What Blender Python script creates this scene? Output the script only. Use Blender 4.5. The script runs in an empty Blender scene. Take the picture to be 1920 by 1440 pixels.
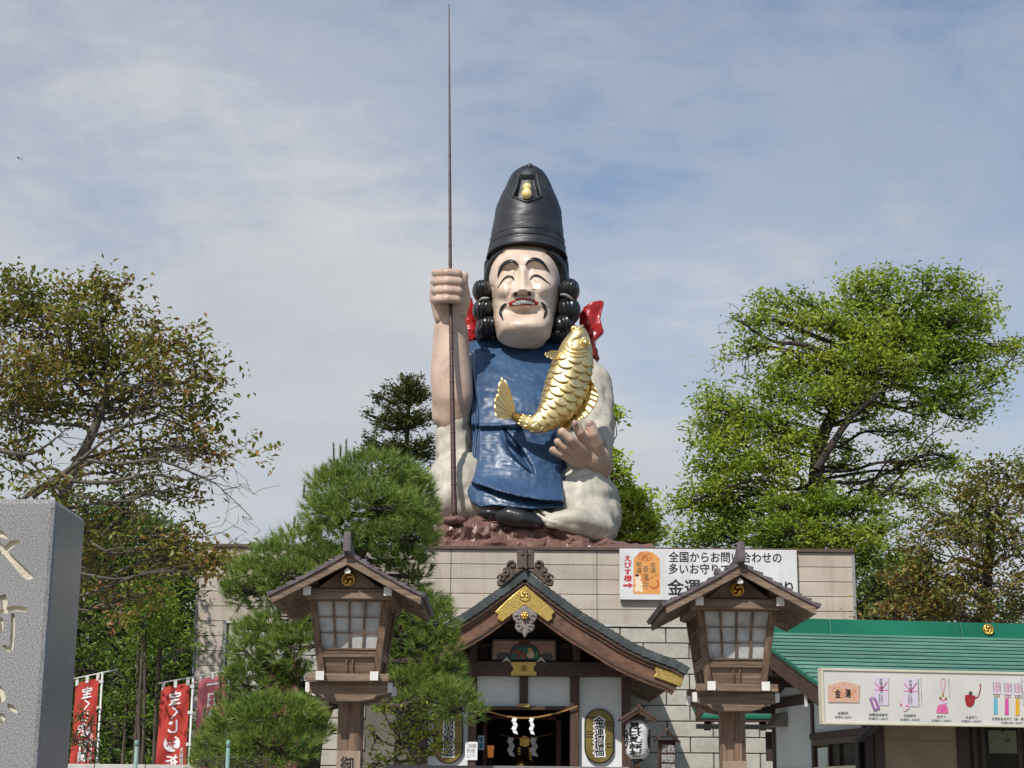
import bpy, math, random
import numpy as np
from mathutils import Vector, Matrix, noise
R_ = random.Random(7)
rad = math.radians
scene = bpy.context.scene
COL = scene.collection

# ------------------------------------------------------------------ camera
F = 3245.0
CAMLOC = Vector((0, 0, 1.6))
ROT = Matrix.Rotation(math.pi / 2 + rad(13.5), 3, 'X') @ Matrix.Rotation(0.009, 3, 'Z')
cam = bpy.data.cameras.new('camera')
cam.sensor_width = 36.0
cam.lens = 36.0 * F / 1920.0
cam.clip_start = 0.1
cam.clip_end = 3000
co = bpy.data.objects.new('camera', cam)
COL.objects.link(co)
co.matrix_world = Matrix.Translation(CAMLOC) @ ROT.to_4x4()
scene.camera = co

# ------------------------------------------------------------------ sky, sun, exposure
SUN_EL, SUN_AZ = rad(47), rad(-26)          # azimuth from straight behind the camera, negative = left
sun_dir = Vector((math.sin(SUN_AZ) * math.cos(SUN_EL), -math.cos(SUN_AZ) * math.cos(SUN_EL), math.sin(SUN_EL)))
world = bpy.data.worlds.new('World')
scene.world = world
world.use_nodes = True
nt = world.node_tree
nt.nodes.clear()
def N(tree, kind, **kw):
    n = tree.nodes.new(kind)
    for k, v in kw.items():
        if k.startswith('i_'):
            n.inputs[k[2:].replace('_', ' ')].default_value = v
        else:
            setattr(n, k, v)
    return n
def ramp(tree, fac, stops, interp='LINEAR'):
    r = tree.nodes.new('ShaderNodeValToRGB')
    r.color_ramp.interpolation = interp
    el = r.color_ramp.elements
    while len(el) < len(stops):
        el.new(0.5)
    for e, (p, c) in zip(el, stops):
        e.position = p
        e.color = (c[0], c[1], c[2], 1) if not isinstance(c, (int, float)) else (c, c, c, 1)
    tree.links.new(fac, r.inputs[0])
    return r.outputs[0]
def mth(tree, op, a, b=None, c=None, clamp=False):
    m = tree.nodes.new('ShaderNodeMath')
    m.operation = op
    m.use_clamp = clamp
    for i, v in enumerate((a, b, c)):
        if v is None:
            continue
        if isinstance(v, (int, float)):
            m.inputs[i].default_value = v
        else:
            tree.links.new(v, m.inputs[i])
    return m.outputs[0]
def mixc(tree, fac, a, b, mode='MIX'):
    m = tree.nodes.new('ShaderNodeMix')
    m.data_type = 'RGBA'
    m.blend_type = mode
    for s, v in ((0, fac), (6, a), (7, b)):
        if isinstance(v, (int, float)):
            m.inputs[s].default_value = v
        elif isinstance(v, (tuple, list)):
            m.inputs[s].default_value = (v[0], v[1], v[2], 1)
        else:
            tree.links.new(v, m.inputs[s])
    return m.outputs[2]
sky = N(nt, 'ShaderNodeTexSky')
sky.sky_type = 'NISHITA'
sky.sun_disc = False
sky.sun_elevation = SUN_EL
sky.sun_rotation = math.pi + SUN_AZ if False else math.atan2(sun_dir.x, sun_dir.y)
sky.air_density = 1.0
sky.dust_density = 0.6
tc = N(nt, 'ShaderNodeTexCoord')
sep = N(nt, 'ShaderNodeSeparateXYZ')
nt.links.new(tc.outputs['Generated'], sep.inputs[0])
zz = mth(nt, 'ADD', mth(nt, 'MAXIMUM', sep.outputs[2], 0.0), 0.22)
cx = mth(nt, 'DIVIDE', sep.outputs[0], zz)
cy = mth(nt, 'DIVIDE', sep.outputs[1], zz)
cmb = N(nt, 'ShaderNodeCombineXYZ')
nt.links.new(cx, cmb.inputs[0]); nt.links.new(cy, cmb.inputs[1])
def wnoise(scale, detail, rough, loc=(0, 0, 0), sc=(1, 1, 1), rot=0, dist=0.0):
    mp = N(nt, 'ShaderNodeMapping')
    mp.inputs['Location'].default_value = loc
    mp.inputs['Scale'].default_value = sc
    mp.inputs['Rotation'].default_value = (0, 0, rot)
    nt.links.new(cmb.outputs[0], mp.inputs[0])
    n = N(nt, 'ShaderNodeTexNoise')
    n.inputs['Scale'].default_value = scale
    n.inputs['Detail'].default_value = detail
    n.inputs['Roughness'].default_value = rough
    n.inputs['Distortion'].default_value = dist
    nt.links.new(mp.outputs[0], n.inputs['Vector'])
    return n.outputs[0]
n_big = wnoise(0.9, 4, 0.5, (3.3, 1.2, 0), (1.0, 0.9, 1))
n_mid = wnoise(2.4, 9, 0.58, (1.0, 5.0, 0), (1.2, 0.75, 1), 0.35, 0.4)
n_fine = wnoise(9.0, 10, 0.62, (8.0, 2.0, 0), (1.0, 1.6, 1), -0.5, 0.6)
m1 = mth(nt, 'MULTIPLY', n_big, 0.70)
m2 = mth(nt, 'MULTIPLY', n_mid, 0.42)
m3 = mth(nt, 'MULTIPLY', n_fine, 0.20)
hor = mth(nt, 'MULTIPLY', mth(nt, 'SUBTRACT', 0.42, sep.outputs[2]), 1.05)
lefty = mth(nt, 'MULTIPLY', sep.outputs[0], -0.40)
cl = mth(nt, 'ADD', mth(nt, 'ADD', mth(nt, 'ADD', m1, m2), mth(nt, 'ADD', m3, hor)), lefty)
mask = ramp(nt, cl, [(0.54, 0.18), (0.70, 0.58), (0.86, 0.94)], 'EASE')
shade = ramp(nt, wnoise(1.5, 6, 0.55, (5.5, 9.0, 0), (1, 1.3, 1), 0.2), [(0.3, (3.75, 4.05, 4.5)), (0.5, (4.4, 4.55, 4.8)), (0.7, (5.2, 5.25, 5.3))])
SKYK = 0.1
skb = mixc(nt, 1.0, sky.outputs[0], (0.60, 0.78, 0.92), 'MULTIPLY')
col = mixc(nt, mask, skb, shade)
bg = N(nt, 'ShaderNodeBackground')
bg.inputs[1].default_value = SKYK
nt.links.new(col, bg.inputs[0])
ow = N(nt, 'ShaderNodeOutputWorld')
nt.links.new(bg.outputs[0], ow.inputs[0])

sl = bpy.data.lights.new('sun', 'SUN')
sl.energy = 3.5
sl.angle = rad(0.8)
sl.color = (1.0, 0.955, 0.89)
so = bpy.data.objects.new('sun', sl)
COL.objects.link(so)
so.rotation_euler = (-sun_dir).to_track_quat('-Z', 'Y').to_euler()
so.location = sun_dir * 60
vs = scene.view_settings
scene.display_settings.display_device = 'sRGB'
vs.view_transform = 'Standard'
vs.look = 'None'
vs.exposure = 0.38
vs.gamma = 1.0
vs.use_curve_mapping = False
scene.cycles.max_bounces = 6
scene.cycles.transparent_max_bounces = 8

# ------------------------------------------------------------------ geometry helpers
def P(px, py, Y):
    """world point seen at photo pixel (px,py) that stands at distance Y"""
    d = ROT @ Vector(((px - 960) / F, -(py - 720) / F, -1))
    return CAMLOC + d * (Y / d.y)
def pj(v):
    q = ROT.transposed() @ (Vector(v) - CAMLOC)
    return (960 + F * q.x / -q.z, 720 - F * q.y / -q.z)
WM = {}
def place(o, parent):
    if parent is not None:
        o.parent = parent
        o.matrix_parent_inverse = WM[parent.name].inverted()
    return o
def thing(name, label, cat, loc=(0, 0, 0), group=None):
    o = bpy.data.objects.new(name, None)
    o.empty_display_size = 0.3
    COL.objects.link(o)
    o.location = loc
    WM[o.name] = Matrix.Translation(Vector(loc))
    o['label'] = label; o['category'] = cat
    if group: o['group'] = group
    return o
def tag(o, label, cat, group=None):
    o['label'] = label; o['category'] = cat
    if group: o['group'] = group
    return o
def put(name, me, parent=None, loc=(0, 0, 0), rot=(0, 0, 0), scl=(1, 1, 1), kind=None, label=None):
    o = bpy.data.objects.new(name, me)
    COL.objects.link(o)
    o.location = loc; o.rotation_euler = rot; o.scale = scl
    from mathutils import Euler
    WM[o.name] = Matrix.LocRotScale(Vector(loc), Euler(rot), Vector(scl))
    place(o, parent)
    if kind: o['kind'] = kind
    if label: o['label'] = label
    return o
class MB:
    def __init__(s):
        s.v = []; s.f = []; s.sm = []
    def add(s, vs_, fs, smooth=False):
        b = len(s.v)
        s.v += [tuple(v) for v in vs_]
        s.f += [tuple(i + b for i in f) for f in fs]
        s.sm += [smooth] * len(fs)
        return s
    def box(s, x0, x1, y0, y1, z0, z1):
        x0, x1 = min(x0, x1), max(x0, x1); y0, y1 = min(y0, y1), max(y0, y1); z0, z1 = min(z0, z1), max(z0, z1)
        V = [(x0, y0, z0), (x1, y0, z0), (x1, y1, z0), (x0, y1, z0), (x0, y0, z1), (x1, y0, z1), (x1, y1, z1), (x0, y1, z1)]
        return s.add(V, [(0, 3, 2, 1), (4, 5, 6, 7), (0, 1, 5, 4), (1, 2, 6, 5), (2, 3, 7, 6), (3, 0, 4, 7)])
    def pbox(s, px0, py0, px1, py1, Y0, Y1):
        my, mx = (py0 + py1) / 2, (px0 + px1) / 2
        return s.box(P(px0, my, Y0).x, P(px1, my, Y0).x, Y0, Y1, P(mx, py1, Y0).z, P(mx, py0, Y0).z)
    def hexa(s, V):
        return s.add(V, [(0, 3, 2, 1), (4, 5, 6, 7), (0, 1, 5, 4), (1, 2, 6, 5), (2, 3, 7, 6), (3, 0, 4, 7)])
    def beam(s, p0, p1, w, h, up=(0, 0, 1)):
        p0, p1, up = Vector(p0), Vector(p1), Vector(up)
        d = (p1 - p0).normalized()
        r = d.cross(up).normalized(); u = r.cross(d).normalized()
        r *= w / 2; u *= h / 2
        return s.hexa([p0 - r - u, p0 + r - u, p1 + r - u, p1 - r - u, p0 - r + u, p0 + r + u, p1 + r + u, p1 - r + u])
    def prism(s, pts, Y0, Y1, px=True):
        if px:
            pts = [(P(a, b, Y0).x, P(a, b, Y0).z) for a, b in pts]
        ar = sum(pts[i][0] * pts[(i + 1) % len(pts)][1] - pts[(i + 1) % len(pts)][0] * pts[i][1] for i in range(len(pts)))
        if ar < 0: pts = pts[::-1]
        n = len(pts)
        V = [(a, Y0, b) for a, b in pts] + [(a, Y1, b) for a, b in pts]
        fs = [tuple(range(n)), tuple(range(2 * n - 1, n - 1, -1))]
        fs += [(i, i + n, (i + 1) % n + n, (i + 1) % n) for i in range(n)]
        return s.add(V, fs)
    def tube(s, pts, rs, n=8, cap=True, smooth=True):
        pts = [Vector(p) for p in pts]
        if isinstance(rs, (int, float)): rs = [rs] * len(pts)
        V = []; prev = None
        for i, p in enumerate(pts):
            d = (pts[min(i + 1, len(pts) - 1)] - pts[max(i - 1, 0)])
            if d.length < 1e-9: d = Vector((0, 0, 1))
            d.normalize()
            if prev is None:
                prev = d.orthogonal().normalized()
            a = prev - d * prev.dot(d)
            if a.length < 1e-6: a = d.orthogonal()
            a.normalize(); prev = a
            b = d.cross(a)
            for k in range(n):
                t = 2 * math.pi * k / n
                V.append(p + (a * math.cos(t) + b * math.sin(t)) * rs[i])
        fs = []
        for i in range(len(pts) - 1):
            for k in range(n):
                k2 = (k + 1) % n
                fs.append((i * n + k, i * n + k2, (i + 1) * n + k2, (i + 1) * n + k))
        if cap:
            fs.append(tuple(range(n - 1, -1, -1)))
            fs.append(tuple(range((len(pts) - 1) * n, len(pts) * n)))
        return s.add(V, fs, smooth)
    def ell(s, c, r, nu=24, nv=14, fn=None, rot=None):
        c = Vector(c)
        if isinstance(r, (int, float)): r = (r, r, r)
        V = []
        for j in range(nv + 1):
            ph = math.pi * j / nv
            for i in range(nu):
                th = 2 * math.pi * i / nu
                k = fn(th, ph) if fn else 1
                q = Vector((r[0] * math.sin(ph) * math.cos(th), r[1] * math.sin(ph) * math.sin(th), r[2] * math.cos(ph))) * k
                if rot is not None: q = rot @ q
                V.append(c + q)
        fs = []
        for j in range(nv):
            for i in range(nu):
                i2 = (i + 1) % nu
                fs.append((j * nu + i, (j + 1) * nu + i, (j + 1) * nu + i2, j * nu + i2))
        return s.add(V, fs, True)
    def grid(s, fn, nu, nv, smooth=True, flip=False):
        V = [fn(i / nu, j / nv) for j in range(nv + 1) for i in range(nu + 1)]
        fs = []
        for j in range(nv):
            for i in range(nu):
                a = j * (nu + 1) + i
                q = (a, a + nu + 1, a + nu + 2, a + 1)
                fs.append(q[::-1] if flip else q)
        return s.add(V, fs, smooth)
    def mesh(s, name, mat):
        me = bpy.data.meshes.new(name)
        me.from_pydata(s.v, [], s.f)
        me.polygons.foreach_set('use_smooth', s.sm)
        me.materials.append(mat)
        me.update()
        return me
    def build(s, name, mat, parent=None, bevel=0, kind=None, label=None):
        o = put(name, s.mesh(name, mat), parent, kind=kind, label=label)
        if bevel:
            b = o.modifiers.new('bevel', 'BEVEL')
            b.width = bevel; b.segments = 2; b.limit_method = 'ANGLE'; b.angle_limit = rad(40)
            b.harden_normals = False
        return o
def bake(o):
    """apply modifiers into a fresh mesh"""
    dg = bpy.context.evaluated_depsgraph_get()
    me = bpy.data.meshes.new_from_object(o.evaluated_get(dg))
    o.modifiers.clear()
    o.data = me
    return o
def blob(name, items, mat, parent=None, voxel=0.05, smooth=4, disp=None, Y=50):
    """items: chains [(px,py,dy,rpx),...] of spheres or ('e',px,py,dy,rx,ry,rz) ellipsoids (metres)"""
    mb = MB()
    for it in items:
        if it[0] == 'e':
            _, a, b, c, rx, ry, rz = it
            mb.ell(P(a, b, Y + c), (rx, ry, rz), 24, 14)
        else:
            pts = [(P(a, b, Y + c), r / (F / (Y + 2))) for a, b, c, r in it]
            for (p, r), (q, t) in zip(pts[:-1], pts[1:]):
                mb.ell(p, r, 16, 10)
                mb.tube([p, q], [r, t], 16)
            mb.ell(pts[-1][0], pts[-1][1], 16, 10)
    o = mb.build(name, mat, parent)
    m = o.modifiers.new('r', 'REMESH'); m.mode = 'VOXEL'; m.voxel_size = voxel; m.use_smooth_shade = True
    if smooth:
        m = o.modifiers.new('s', 'SMOOTH'); m.factor = 0.5; m.iterations = smooth
    bake(o)
    if disp:
        me = o.data
        nn = [v.normal.copy() for v in me.vertices]
        cc = [v.co.copy() for v in me.vertices]
        for v, n_, c_ in zip(me.vertices, nn, cc):
            v.co = c_ + n_ * disp(c_)
        me.update()
    for p in o.data.polygons: p.use_smooth = True
    return o
def text(body, c, right, up, w=None, h=None, mat=None, parent=None, name='lettering', off=0.0, ext=0.0, space=1.0, line=1.0, vert=False, mirror=False, lift=0.0):
    """lettering fitted into a w x h rectangle centred on c"""
    cu = bpy.data.curves.new('t', 'FONT')
    cu.body = '\n'.join(body) if vert else body
    cu.size = 1; cu.offset = 0; cu.extrude = 0
    cu.align_x = 'CENTER'; cu.space_line = line; cu.space_character = space
    cu.resolution_u = 3
    t = bpy.data.objects.new('t', cu)
    COL.objects.link(t)
    dg = bpy.context.evaluated_depsgraph_get()
    dg.update()
    me = bpy.data.meshes.new_from_object(t.evaluated_get(dg))
    bpy.data.objects.remove(t); bpy.data.curves.remove(cu)
    n = len(me.vertices)
    if n == 0: return None
    a = np.empty(n * 3); me.vertices.foreach_get('co', a); a = a.reshape(-1, 3)
    lo, hi = a.min(0), a.max(0)
    sx = w / (hi[0] - lo[0]) if w else None
    sy = h / (hi[1] - lo[1]) if h else None
    sx = sx or sy; sy = sy or sx
    right = np.array(Vector(right).normalized()); up = np.array(Vector(up).normalized())
    nrm = np.cross(right, up)
    q = (a[:, :2] - (lo[:2] + hi[:2]) / 2) * [sx, sy]
    if mirror: q[:, 0] *= -1
    b = np.array(c)[None] + q[:, :1] * right + q[:, 1:2] * up + nrm * lift
    if off > 0.004:
        nf = len(me.polygons); tri = []
        me.calc_loop_triangles()
        tri = np.empty(len(me.loop_triangles) * 3, dtype=np.int32); me.loop_triangles.foreach_get('vertices', tri); tri = tri.reshape(-1, 3)
        V = []; T = []
        k = 8 if off > 0.025 else 4
        em = off * abs(sy)
        for i in range(k + 1):
            a_ = 2 * math.pi * i / k + 0.4
            d = (right * math.cos(a_) + up * math.sin(a_)) * em if i < k else 0 * right
            V.append(b + d + nrm * 0.00012 * i); T.append(tri + len(b) * i)
        V = np.concatenate(V); T = np.concatenate(T)
        me2 = bpy.data.meshes.new('t')
        me2.vertices.add(len(V)); me2.vertices.foreach_set('co', V.astype(np.float32).ravel())
        me2.loops.add(T.size); me2.loops.foreach_set('vertex_index', T.astype(np.int32).ravel())
        me2.polygons.add(len(T)); me2.polygons.foreach_set('loop_start', np.arange(0, T.size, 3, dtype=np.int32))
        me2.materials.append(mat); me2.update(calc_edges=True)
        bpy.data.meshes.remove(me)
        return put(name, me2, parent)
    me.vertices.foreach_set('co', b.astype(np.float32).ravel())
    me.materials.clear(); me.materials.append(mat)
    me.update()
    return put(name, me, parent)
def ptext(body, px0, py0, px1, py1, Y, mat, parent, **kw):
    a = P((px0 + px1) / 2, (py0 + py1) / 2, Y)
    w = P(px1, (py0 + py1) / 2, Y).x - P(px0, (py0 + py1) / 2, Y).x
    h = P((px0 + px1) / 2, py0, Y).z - P((px0 + px1) / 2, py1, Y).z
    return text(body, a, (1, 0, 0), (0, 0, 1), w, h, mat, parent, **kw)
def interp(xs, ys, x):
    return float(np.interp(x, xs, ys))
def smooth_pts(pts, k=4):
    """catmull-rom"""
    pts = [Vector(p) for p in pts]
    out = []
    for i in range(len(pts) - 1):
        p0 = pts[max(i - 1, 0)]; p1 = pts[i]; p2 = pts[i + 1]; p3 = pts[min(i + 2, len(pts) - 1)]
        for j in range(k):
            t = j / k
            out.append(0.5 * ((2 * p1) + (p2 - p0) * t + (2 * p0 - 5 * p1 + 4 * p2 - p3) * t * t + (3 * p1 - p0 - 3 * p2 + p3) * t ** 3))
    out.append(pts[-1])
    return out

# ------------------------------------------------------------------ materials
def srgb(h):
    if isinstance(h, str):
        c = [int(h[i:i + 2], 16) / 255 for i in (0, 2, 4)]
    else:
        c = [v / 255 for v in h]
    return tuple(v / 12.92 if v <= 0.04045 else ((v + 0.055) / 1.055) ** 2.4 for v in c)
MC = {}
def mat(name, c1, c2=None, rough=0.6, metal=0.0, scale=3.0, detail=6, stretch=(1, 1, 1), bump=0.0, bscale=None, dirt=None, dscale=1.5, damt=0.5, rnd=0.0, spec=0.5, coat=0.0, streak=None, samt=0.4, rvar=0.0, emit=None, bstretch=None, contrast=(0.35, 0.65), crack=0):
    if name in MC: return MC[name]
    m = bpy.data.materials.new(name)
    m.use_nodes = True
    t = m.node_tree
    b = t.nodes['Principled BSDF']
    g = N(t, 'ShaderNodeNewGeometry')
    def nz(sc, st, dt, ro=0.55):
        mp = N(t, 'ShaderNodeMapping'); mp.inputs['Scale'].default_value = st
        t.links.new(g.outputs['Position'], mp.inputs[0])
        n = N(t, 'ShaderNodeTexNoise'); n.inputs['Scale'].default_value = sc; n.inputs['Detail'].default_value = dt; n.inputs['Roughness'].default_value = ro
        t.links.new(mp.outputs[0], n.inputs['Vector'])
        return n.outputs[0]
    c1 = srgb(c1) if not isinstance(c1, tuple) else c1
    col = c1
    if c2:
        c2 = srgb(c2) if not isinstance(c2, tuple) else c2
        col = ramp(t, nz(scale, stretch, detail), [(contrast[0], c1), (contrast[1], c2)])
    if dirt:
        f = ramp(t, nz(dscale, (1, 1, 1), 8, 0.65), [(0.46, 0.0), (0.72, damt)])
        col = mixc(t, f, col, srgb(dirt))
    if streak:
        f = ramp(t, nz(3.0, (1.6, 1.6, 0.12), 6, 0.6), [(0.48, 0.0), (0.75, samt)])
        col = mixc(t, f, col, srgb(streak))
    if crack:
        vo = N(t, 'ShaderNodeTexVoronoi'); vo.feature = 'DISTANCE_TO_EDGE'; vo.inputs['Scale'].default_value = 0.55
        wv = N(t, 'ShaderNodeVectorMath'); wv.operation = 'ADD'
        n3 = N(t, 'ShaderNodeTexNoise'); n3.inputs['Scale'].default_value = 1.6; n3.inputs['Detail'].default_value = 6
        t.links.new(g.outputs['Position'], n3.inputs['Vector'])
        t.links.new(g.outputs['Position'], wv.inputs[0]); t.links.new(n3.outputs['Color'], wv.inputs[1])
        t.links.new(wv.outputs[0], vo.inputs['Vector'])
        f = ramp(t, vo.outputs['Distance'], [(0.0, crack), (0.018, 0.0)])
        brk = ramp(t, nz(1.1, (1, 1, 1), 3), [(0.45, 0.0), (0.55, 1.0)])
        col = mixc(t, mth(t, 'MULTIPLY', f, brk), col, srgb('3a332d'))
    if rnd:
        oi = N(t, 'ShaderNodeObjectInfo')
        v = mth(t, 'MULTIPLY_ADD', oi.outputs['Random'], rnd * 2, 1 - rnd)
        hs = N(t, 'ShaderNodeHueSaturation')
        t.links.new(v, hs.inputs['Value'])
        if isinstance(col, tuple): hs.inputs['Color'].default_value = (*col, 1)
        else: t.links.new(col, hs.inputs['Color'])
        col = hs.outputs[0]
    if isinstance(col, tuple): b.inputs['Base Color'].default_value = (*col, 1)
    else: t.links.new(col, b.inputs['Base Color'])
    b.inputs['Roughness'].default_value = rough
    if rvar:
        rr = ramp(t, nz(scale * 1.7, stretch, 6), [(0.3, max(rough - rvar, 0.03)), (0.7, min(rough + rvar, 1))])
        t.links.new(rr, b.inputs['Roughness'])
    b.inputs['Metallic'].default_value = metal
    b.inputs['Specular IOR Level'].default_value = spec
    b.inputs['Coat Weight'].default_value = coat
    if bump:
        bp = N(t, 'ShaderNodeBump'); bp.inputs['Strength'].default_value = min(1, bump); bp.inputs['Distance'].default_value = 0.02 * max(1, bump)
        t.links.new(nz(bscale or scale * 3, bstretch or stretch, 8, 0.6), bp.inputs['Height'])
        t.links.new(bp.outputs[0], b.inputs['Normal'])
    if emit:
        b.inputs['Emission Color'].default_value = (*srgb(emit[0]), 1); b.inputs['Emission Strength'].default_value = emit[1]
    MC[name] = m
    return m
def leafmat(name, cols, trans=0.35, var=0.5, nscale=0.8, rough=0.45):
    m = bpy.data.materials.new(name); m.use_nodes = True
    t = m.node_tree; b = t.nodes['Principled BSDF']; out = t.nodes['Material Output']
    g = N(t, 'ShaderNodeNewGeometry')
    n = N(t, 'ShaderNodeTexNoise'); n.inputs['Scale'].default_value = nscale; n.inputs['Detail'].default_value = 3
    t.links.new(g.outputs['Position'], n.inputs['Vector'])
    f = mth(t, 'ADD', mth(t, 'MULTIPLY', g.outputs['Random Per Island'], var), mth(t, 'MULTIPLY', mth(t, 'SUBTRACT', n.outputs[0], 0.5), 1.7 * (1 - var)), None)
    f = mth(t, 'ADD', f, 0.5 * (1 - var), None, True)
    k = len(cols)
    col = ramp(t, f, [(i / (k - 1), srgb(c)) for i, c in enumerate(cols)])
    t.links.new(col, b.inputs['Base Color'])
    b.inputs['Roughness'].default_value = rough
    b.inputs['Specular IOR Level'].default_value = 0.35
    tr = N(t, 'ShaderNodeBsdfTranslucent')
    hs = N(t, 'ShaderNodeHueSaturation'); hs.inputs['Saturation'].default_value = 1.0; hs.inputs['Value'].default_value = 1.3
    t.links.new(col, hs.inputs['Color']); t.links.new(hs.outputs[0], tr.inputs['Color'])
    mx = N(t, 'ShaderNodeMixShader'); mx.inputs[0].default_value = trans
    t.links.new(b.outputs[0], mx.inputs[1]); t.links.new(tr.outputs[0], mx.inputs[2])
    t.links.new(mx.outputs[0], out.inputs['Surface'])
    return m
M_wood = mat('weathered_wood', '5c4636', '8a735f', rough=0.75, scale=2.5, stretch=(1, 1, 1), bump=0.5, bscale=30, dirt='3a2d24', dscale=2.2, damt=0.6, rnd=0.12)
M_woodh = mat('weathered_wood_grain', '65503f', '8e7966', rough=0.75, scale=6, stretch=(0.35, 0.6, 6), bump=0.5, bscale=9, dirt='3d3027', dscale=2.5, damt=0.55, rnd=0.12)
M_woodv = mat('weathered_post_wood', '5b4535', '846b57', rough=0.75, scale=6, stretch=(6, 6, 0.3), bump=0.5, bscale=9, dirt='3a2c22', dscale=1.6, damt=0.6, rnd=0.10)
M_dwood = mat('dark_stained_wood', '33231a', '4d3527', rough=0.55, scale=5, stretch=(2, 2, 2), bump=0.3, bscale=20, dirt='6a4c36', dscale=1.1, damt=0.35, rnd=0.10)
M_dwoodv = mat('dark_post_wood', '38281f', '543b2d', rough=0.6, scale=6, stretch=(6, 6, 0.3), bump=0.3, bscale=10, rnd=0.1)
M_shingle = mat('grey_wood_shingle', '4a4245', '6b6063', rough=0.7, scale=4, stretch=(3, 0.6, 3), bump=0.4, bscale=14, rnd=0.14)
M_white = mat('white_end_paint', 'dcdad5', 'c9c6bf', rough=0.55, scale=8, dirt='8d857a', dscale=6, damt=0.25)
M_plaster = mat('white_plaster', 'dcdfe0', 'd0d3d4', rough=0.85, scale=1.3, bump=0.1, bscale=40, dirt='b4b2ac', dscale=0.9, damt=0.3)
M_gold = mat('gold_leaf', 'e2bb6a', 'c99c46', rough=0.3, metal=0.95, scale=6, bump=0.12, bscale=12, rvar=0.08)
M_goldp = mat('gilt_plate', 'cdb069', 'b3934a', rough=0.42, metal=0.75, scale=20, bump=0.35, bscale=30, rvar=0.1)
M_paper = mat('lantern_paper', 'bcbcba', 'a5a5a4', rough=0.9, scale=7, detail=10, bump=0.1, bscale=40, contrast=(0.42, 0.58))
M_black = mat('black_ink', '141214', None, rough=0.5)
M_red = mat('red_ink', 'b8262a', None, rough=0.5)
M_steel = mat('grey_trim', '8e8e8c', '7a7b7b', rough=0.5, scale=4)

# ================================================================== ground
g = MB().add([(-400, -40, 0), (400, -40, 0), (400, 900, 0), (-400, 900, 0)], [(0, 1, 2, 3)])
g.build('ground', mat('pale_gravel', '8d877c', '6e695f', rough=0.95, scale=8, bump=0.5, bscale=60, dirt='56534c', dscale=0.3), kind='structure')
g = MB().box(-9, 12, 10, 44, 0.0, 0.012)
g.build('pavement', mat('pale_paving', 'a39d92', '8a857b', rough=0.9, scale=3, bump=0.3, bscale=40, dirt='6a675f', dscale=0.6), kind='structure')

# ================================================================== big hall that carries the statue
HY = 45.0
hall = thing('hall_building', 'wide flat roofed hall clad in beige boards and pale blocks, carrying the giant statue', 'building', (0.5, HY, 0))
hx0 = P(376, 1026, HY).x; hx1 = P(1598, 1032, HY).x
ztop = P(960, 1026, HY).z
z0b = P(960, 1031, HY).z
zsid = P(1300, 1172.5, HY).z
M_core = mat('hall_core', '6c675f', '5c5850', rough=0.9, scale=1)
MB().box(hx0 + 0.05, hx1 - 0.05, HY + 0.06, HY + 14, 0, z0b - 0.05).build('wall_core', M_core, hall)
MB().box(hx0 - 0.03, hx1 + 0.03, HY - 0.07, HY + 14.1, z0b, ztop + 0.02).build('parapet_cap', mat('brown_metal_cap', '5a473c', '4c3b31', rough=0.45, scale=2), hall, bevel=0.01)
M_sid = mat('beige_siding', 'b8ada0', 'a99e90', rough=0.7, scale=0.9, stretch=(0.5, 1, 3), bump=0.25, bscale=30, bstretch=(0.3, 1, 3), dirt='8d8176', dscale=0.8, damt=0.35, rnd=0.06, streak='837566', samt=0.5)
nrow = 5
rh = (z0b - zsid) / nrow
xj = [hx0]
jx = [P(p, 1100, HY).x for p in (570, 845, 1119.6, 1395)]
xj += jx + [hx1]
for r in range(nrow):
    for a, b in zip(xj[:-1], xj[1:]):
        MB().box(a + 0.006, b - 0.006, HY, HY + 0.05, z0b - (r + 1) * rh + 0.010, z0b - r * rh - 0.003).build('siding_board', M_sid, hall, bevel=0.012)
# left strip of siding runs down to the ground
xs1 = P(421, 1200, HY).x
r = 0
z = zsid
while z > 0.2:
    MB().box(hx0 + 0.006, xs1 - 0.05, HY, HY + 0.05, z - rh + 0.010, z - 0.003).build('siding_board', M_sid, hall, bevel=0.012)
    z -= rh
MB().box(xs1 - 0.05, xs1 + 0.04, HY - 0.03, HY + 0.055, 0, zsid).build('corner_trim', M_steel, hall)
MB().box(xs1 + 0.04, hx1, HY - 0.035, HY + 0.055, zsid - 0.05, zsid + 0.008).build('siding_drip_edge', mat('pale_trim', 'bdbab2', 'a8a59d', rough=0.5, scale=3), hall)
MB().box(hx1 - 0.02, hx1 + 0.05, HY - 0.02, HY + 0.06, zsid - 0.05, z0b).build('corner_trim', M_steel, hall)
MB().box(hx0 - 0.05, hx0 + 0.0, HY - 0.02, HY + 0.06, 0, z0b).build('corner_trim', M_steel, hall)
M_blk = mat('pale_block', 'b5b0a4', 'a29d91', rough=0.9, scale=2.2, bump=0.6, bscale=28, dirt='7b776d', dscale=5, damt=0.35, rnd=0.06)
bh = P(1300, 1201, HY).z - P(1300, 1230, HY).z
bw = P(1400, 1300, HY).x - P(1400 - 86.6, 1300, HY).x
blk = MB().box(0, bw - 0.03, 0, 0.06, 0, bh - 0.025).mesh('block', M_blk)
zt = zsid - 0.055
row = 0
bx = P(1468, 1300, HY).x
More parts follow.
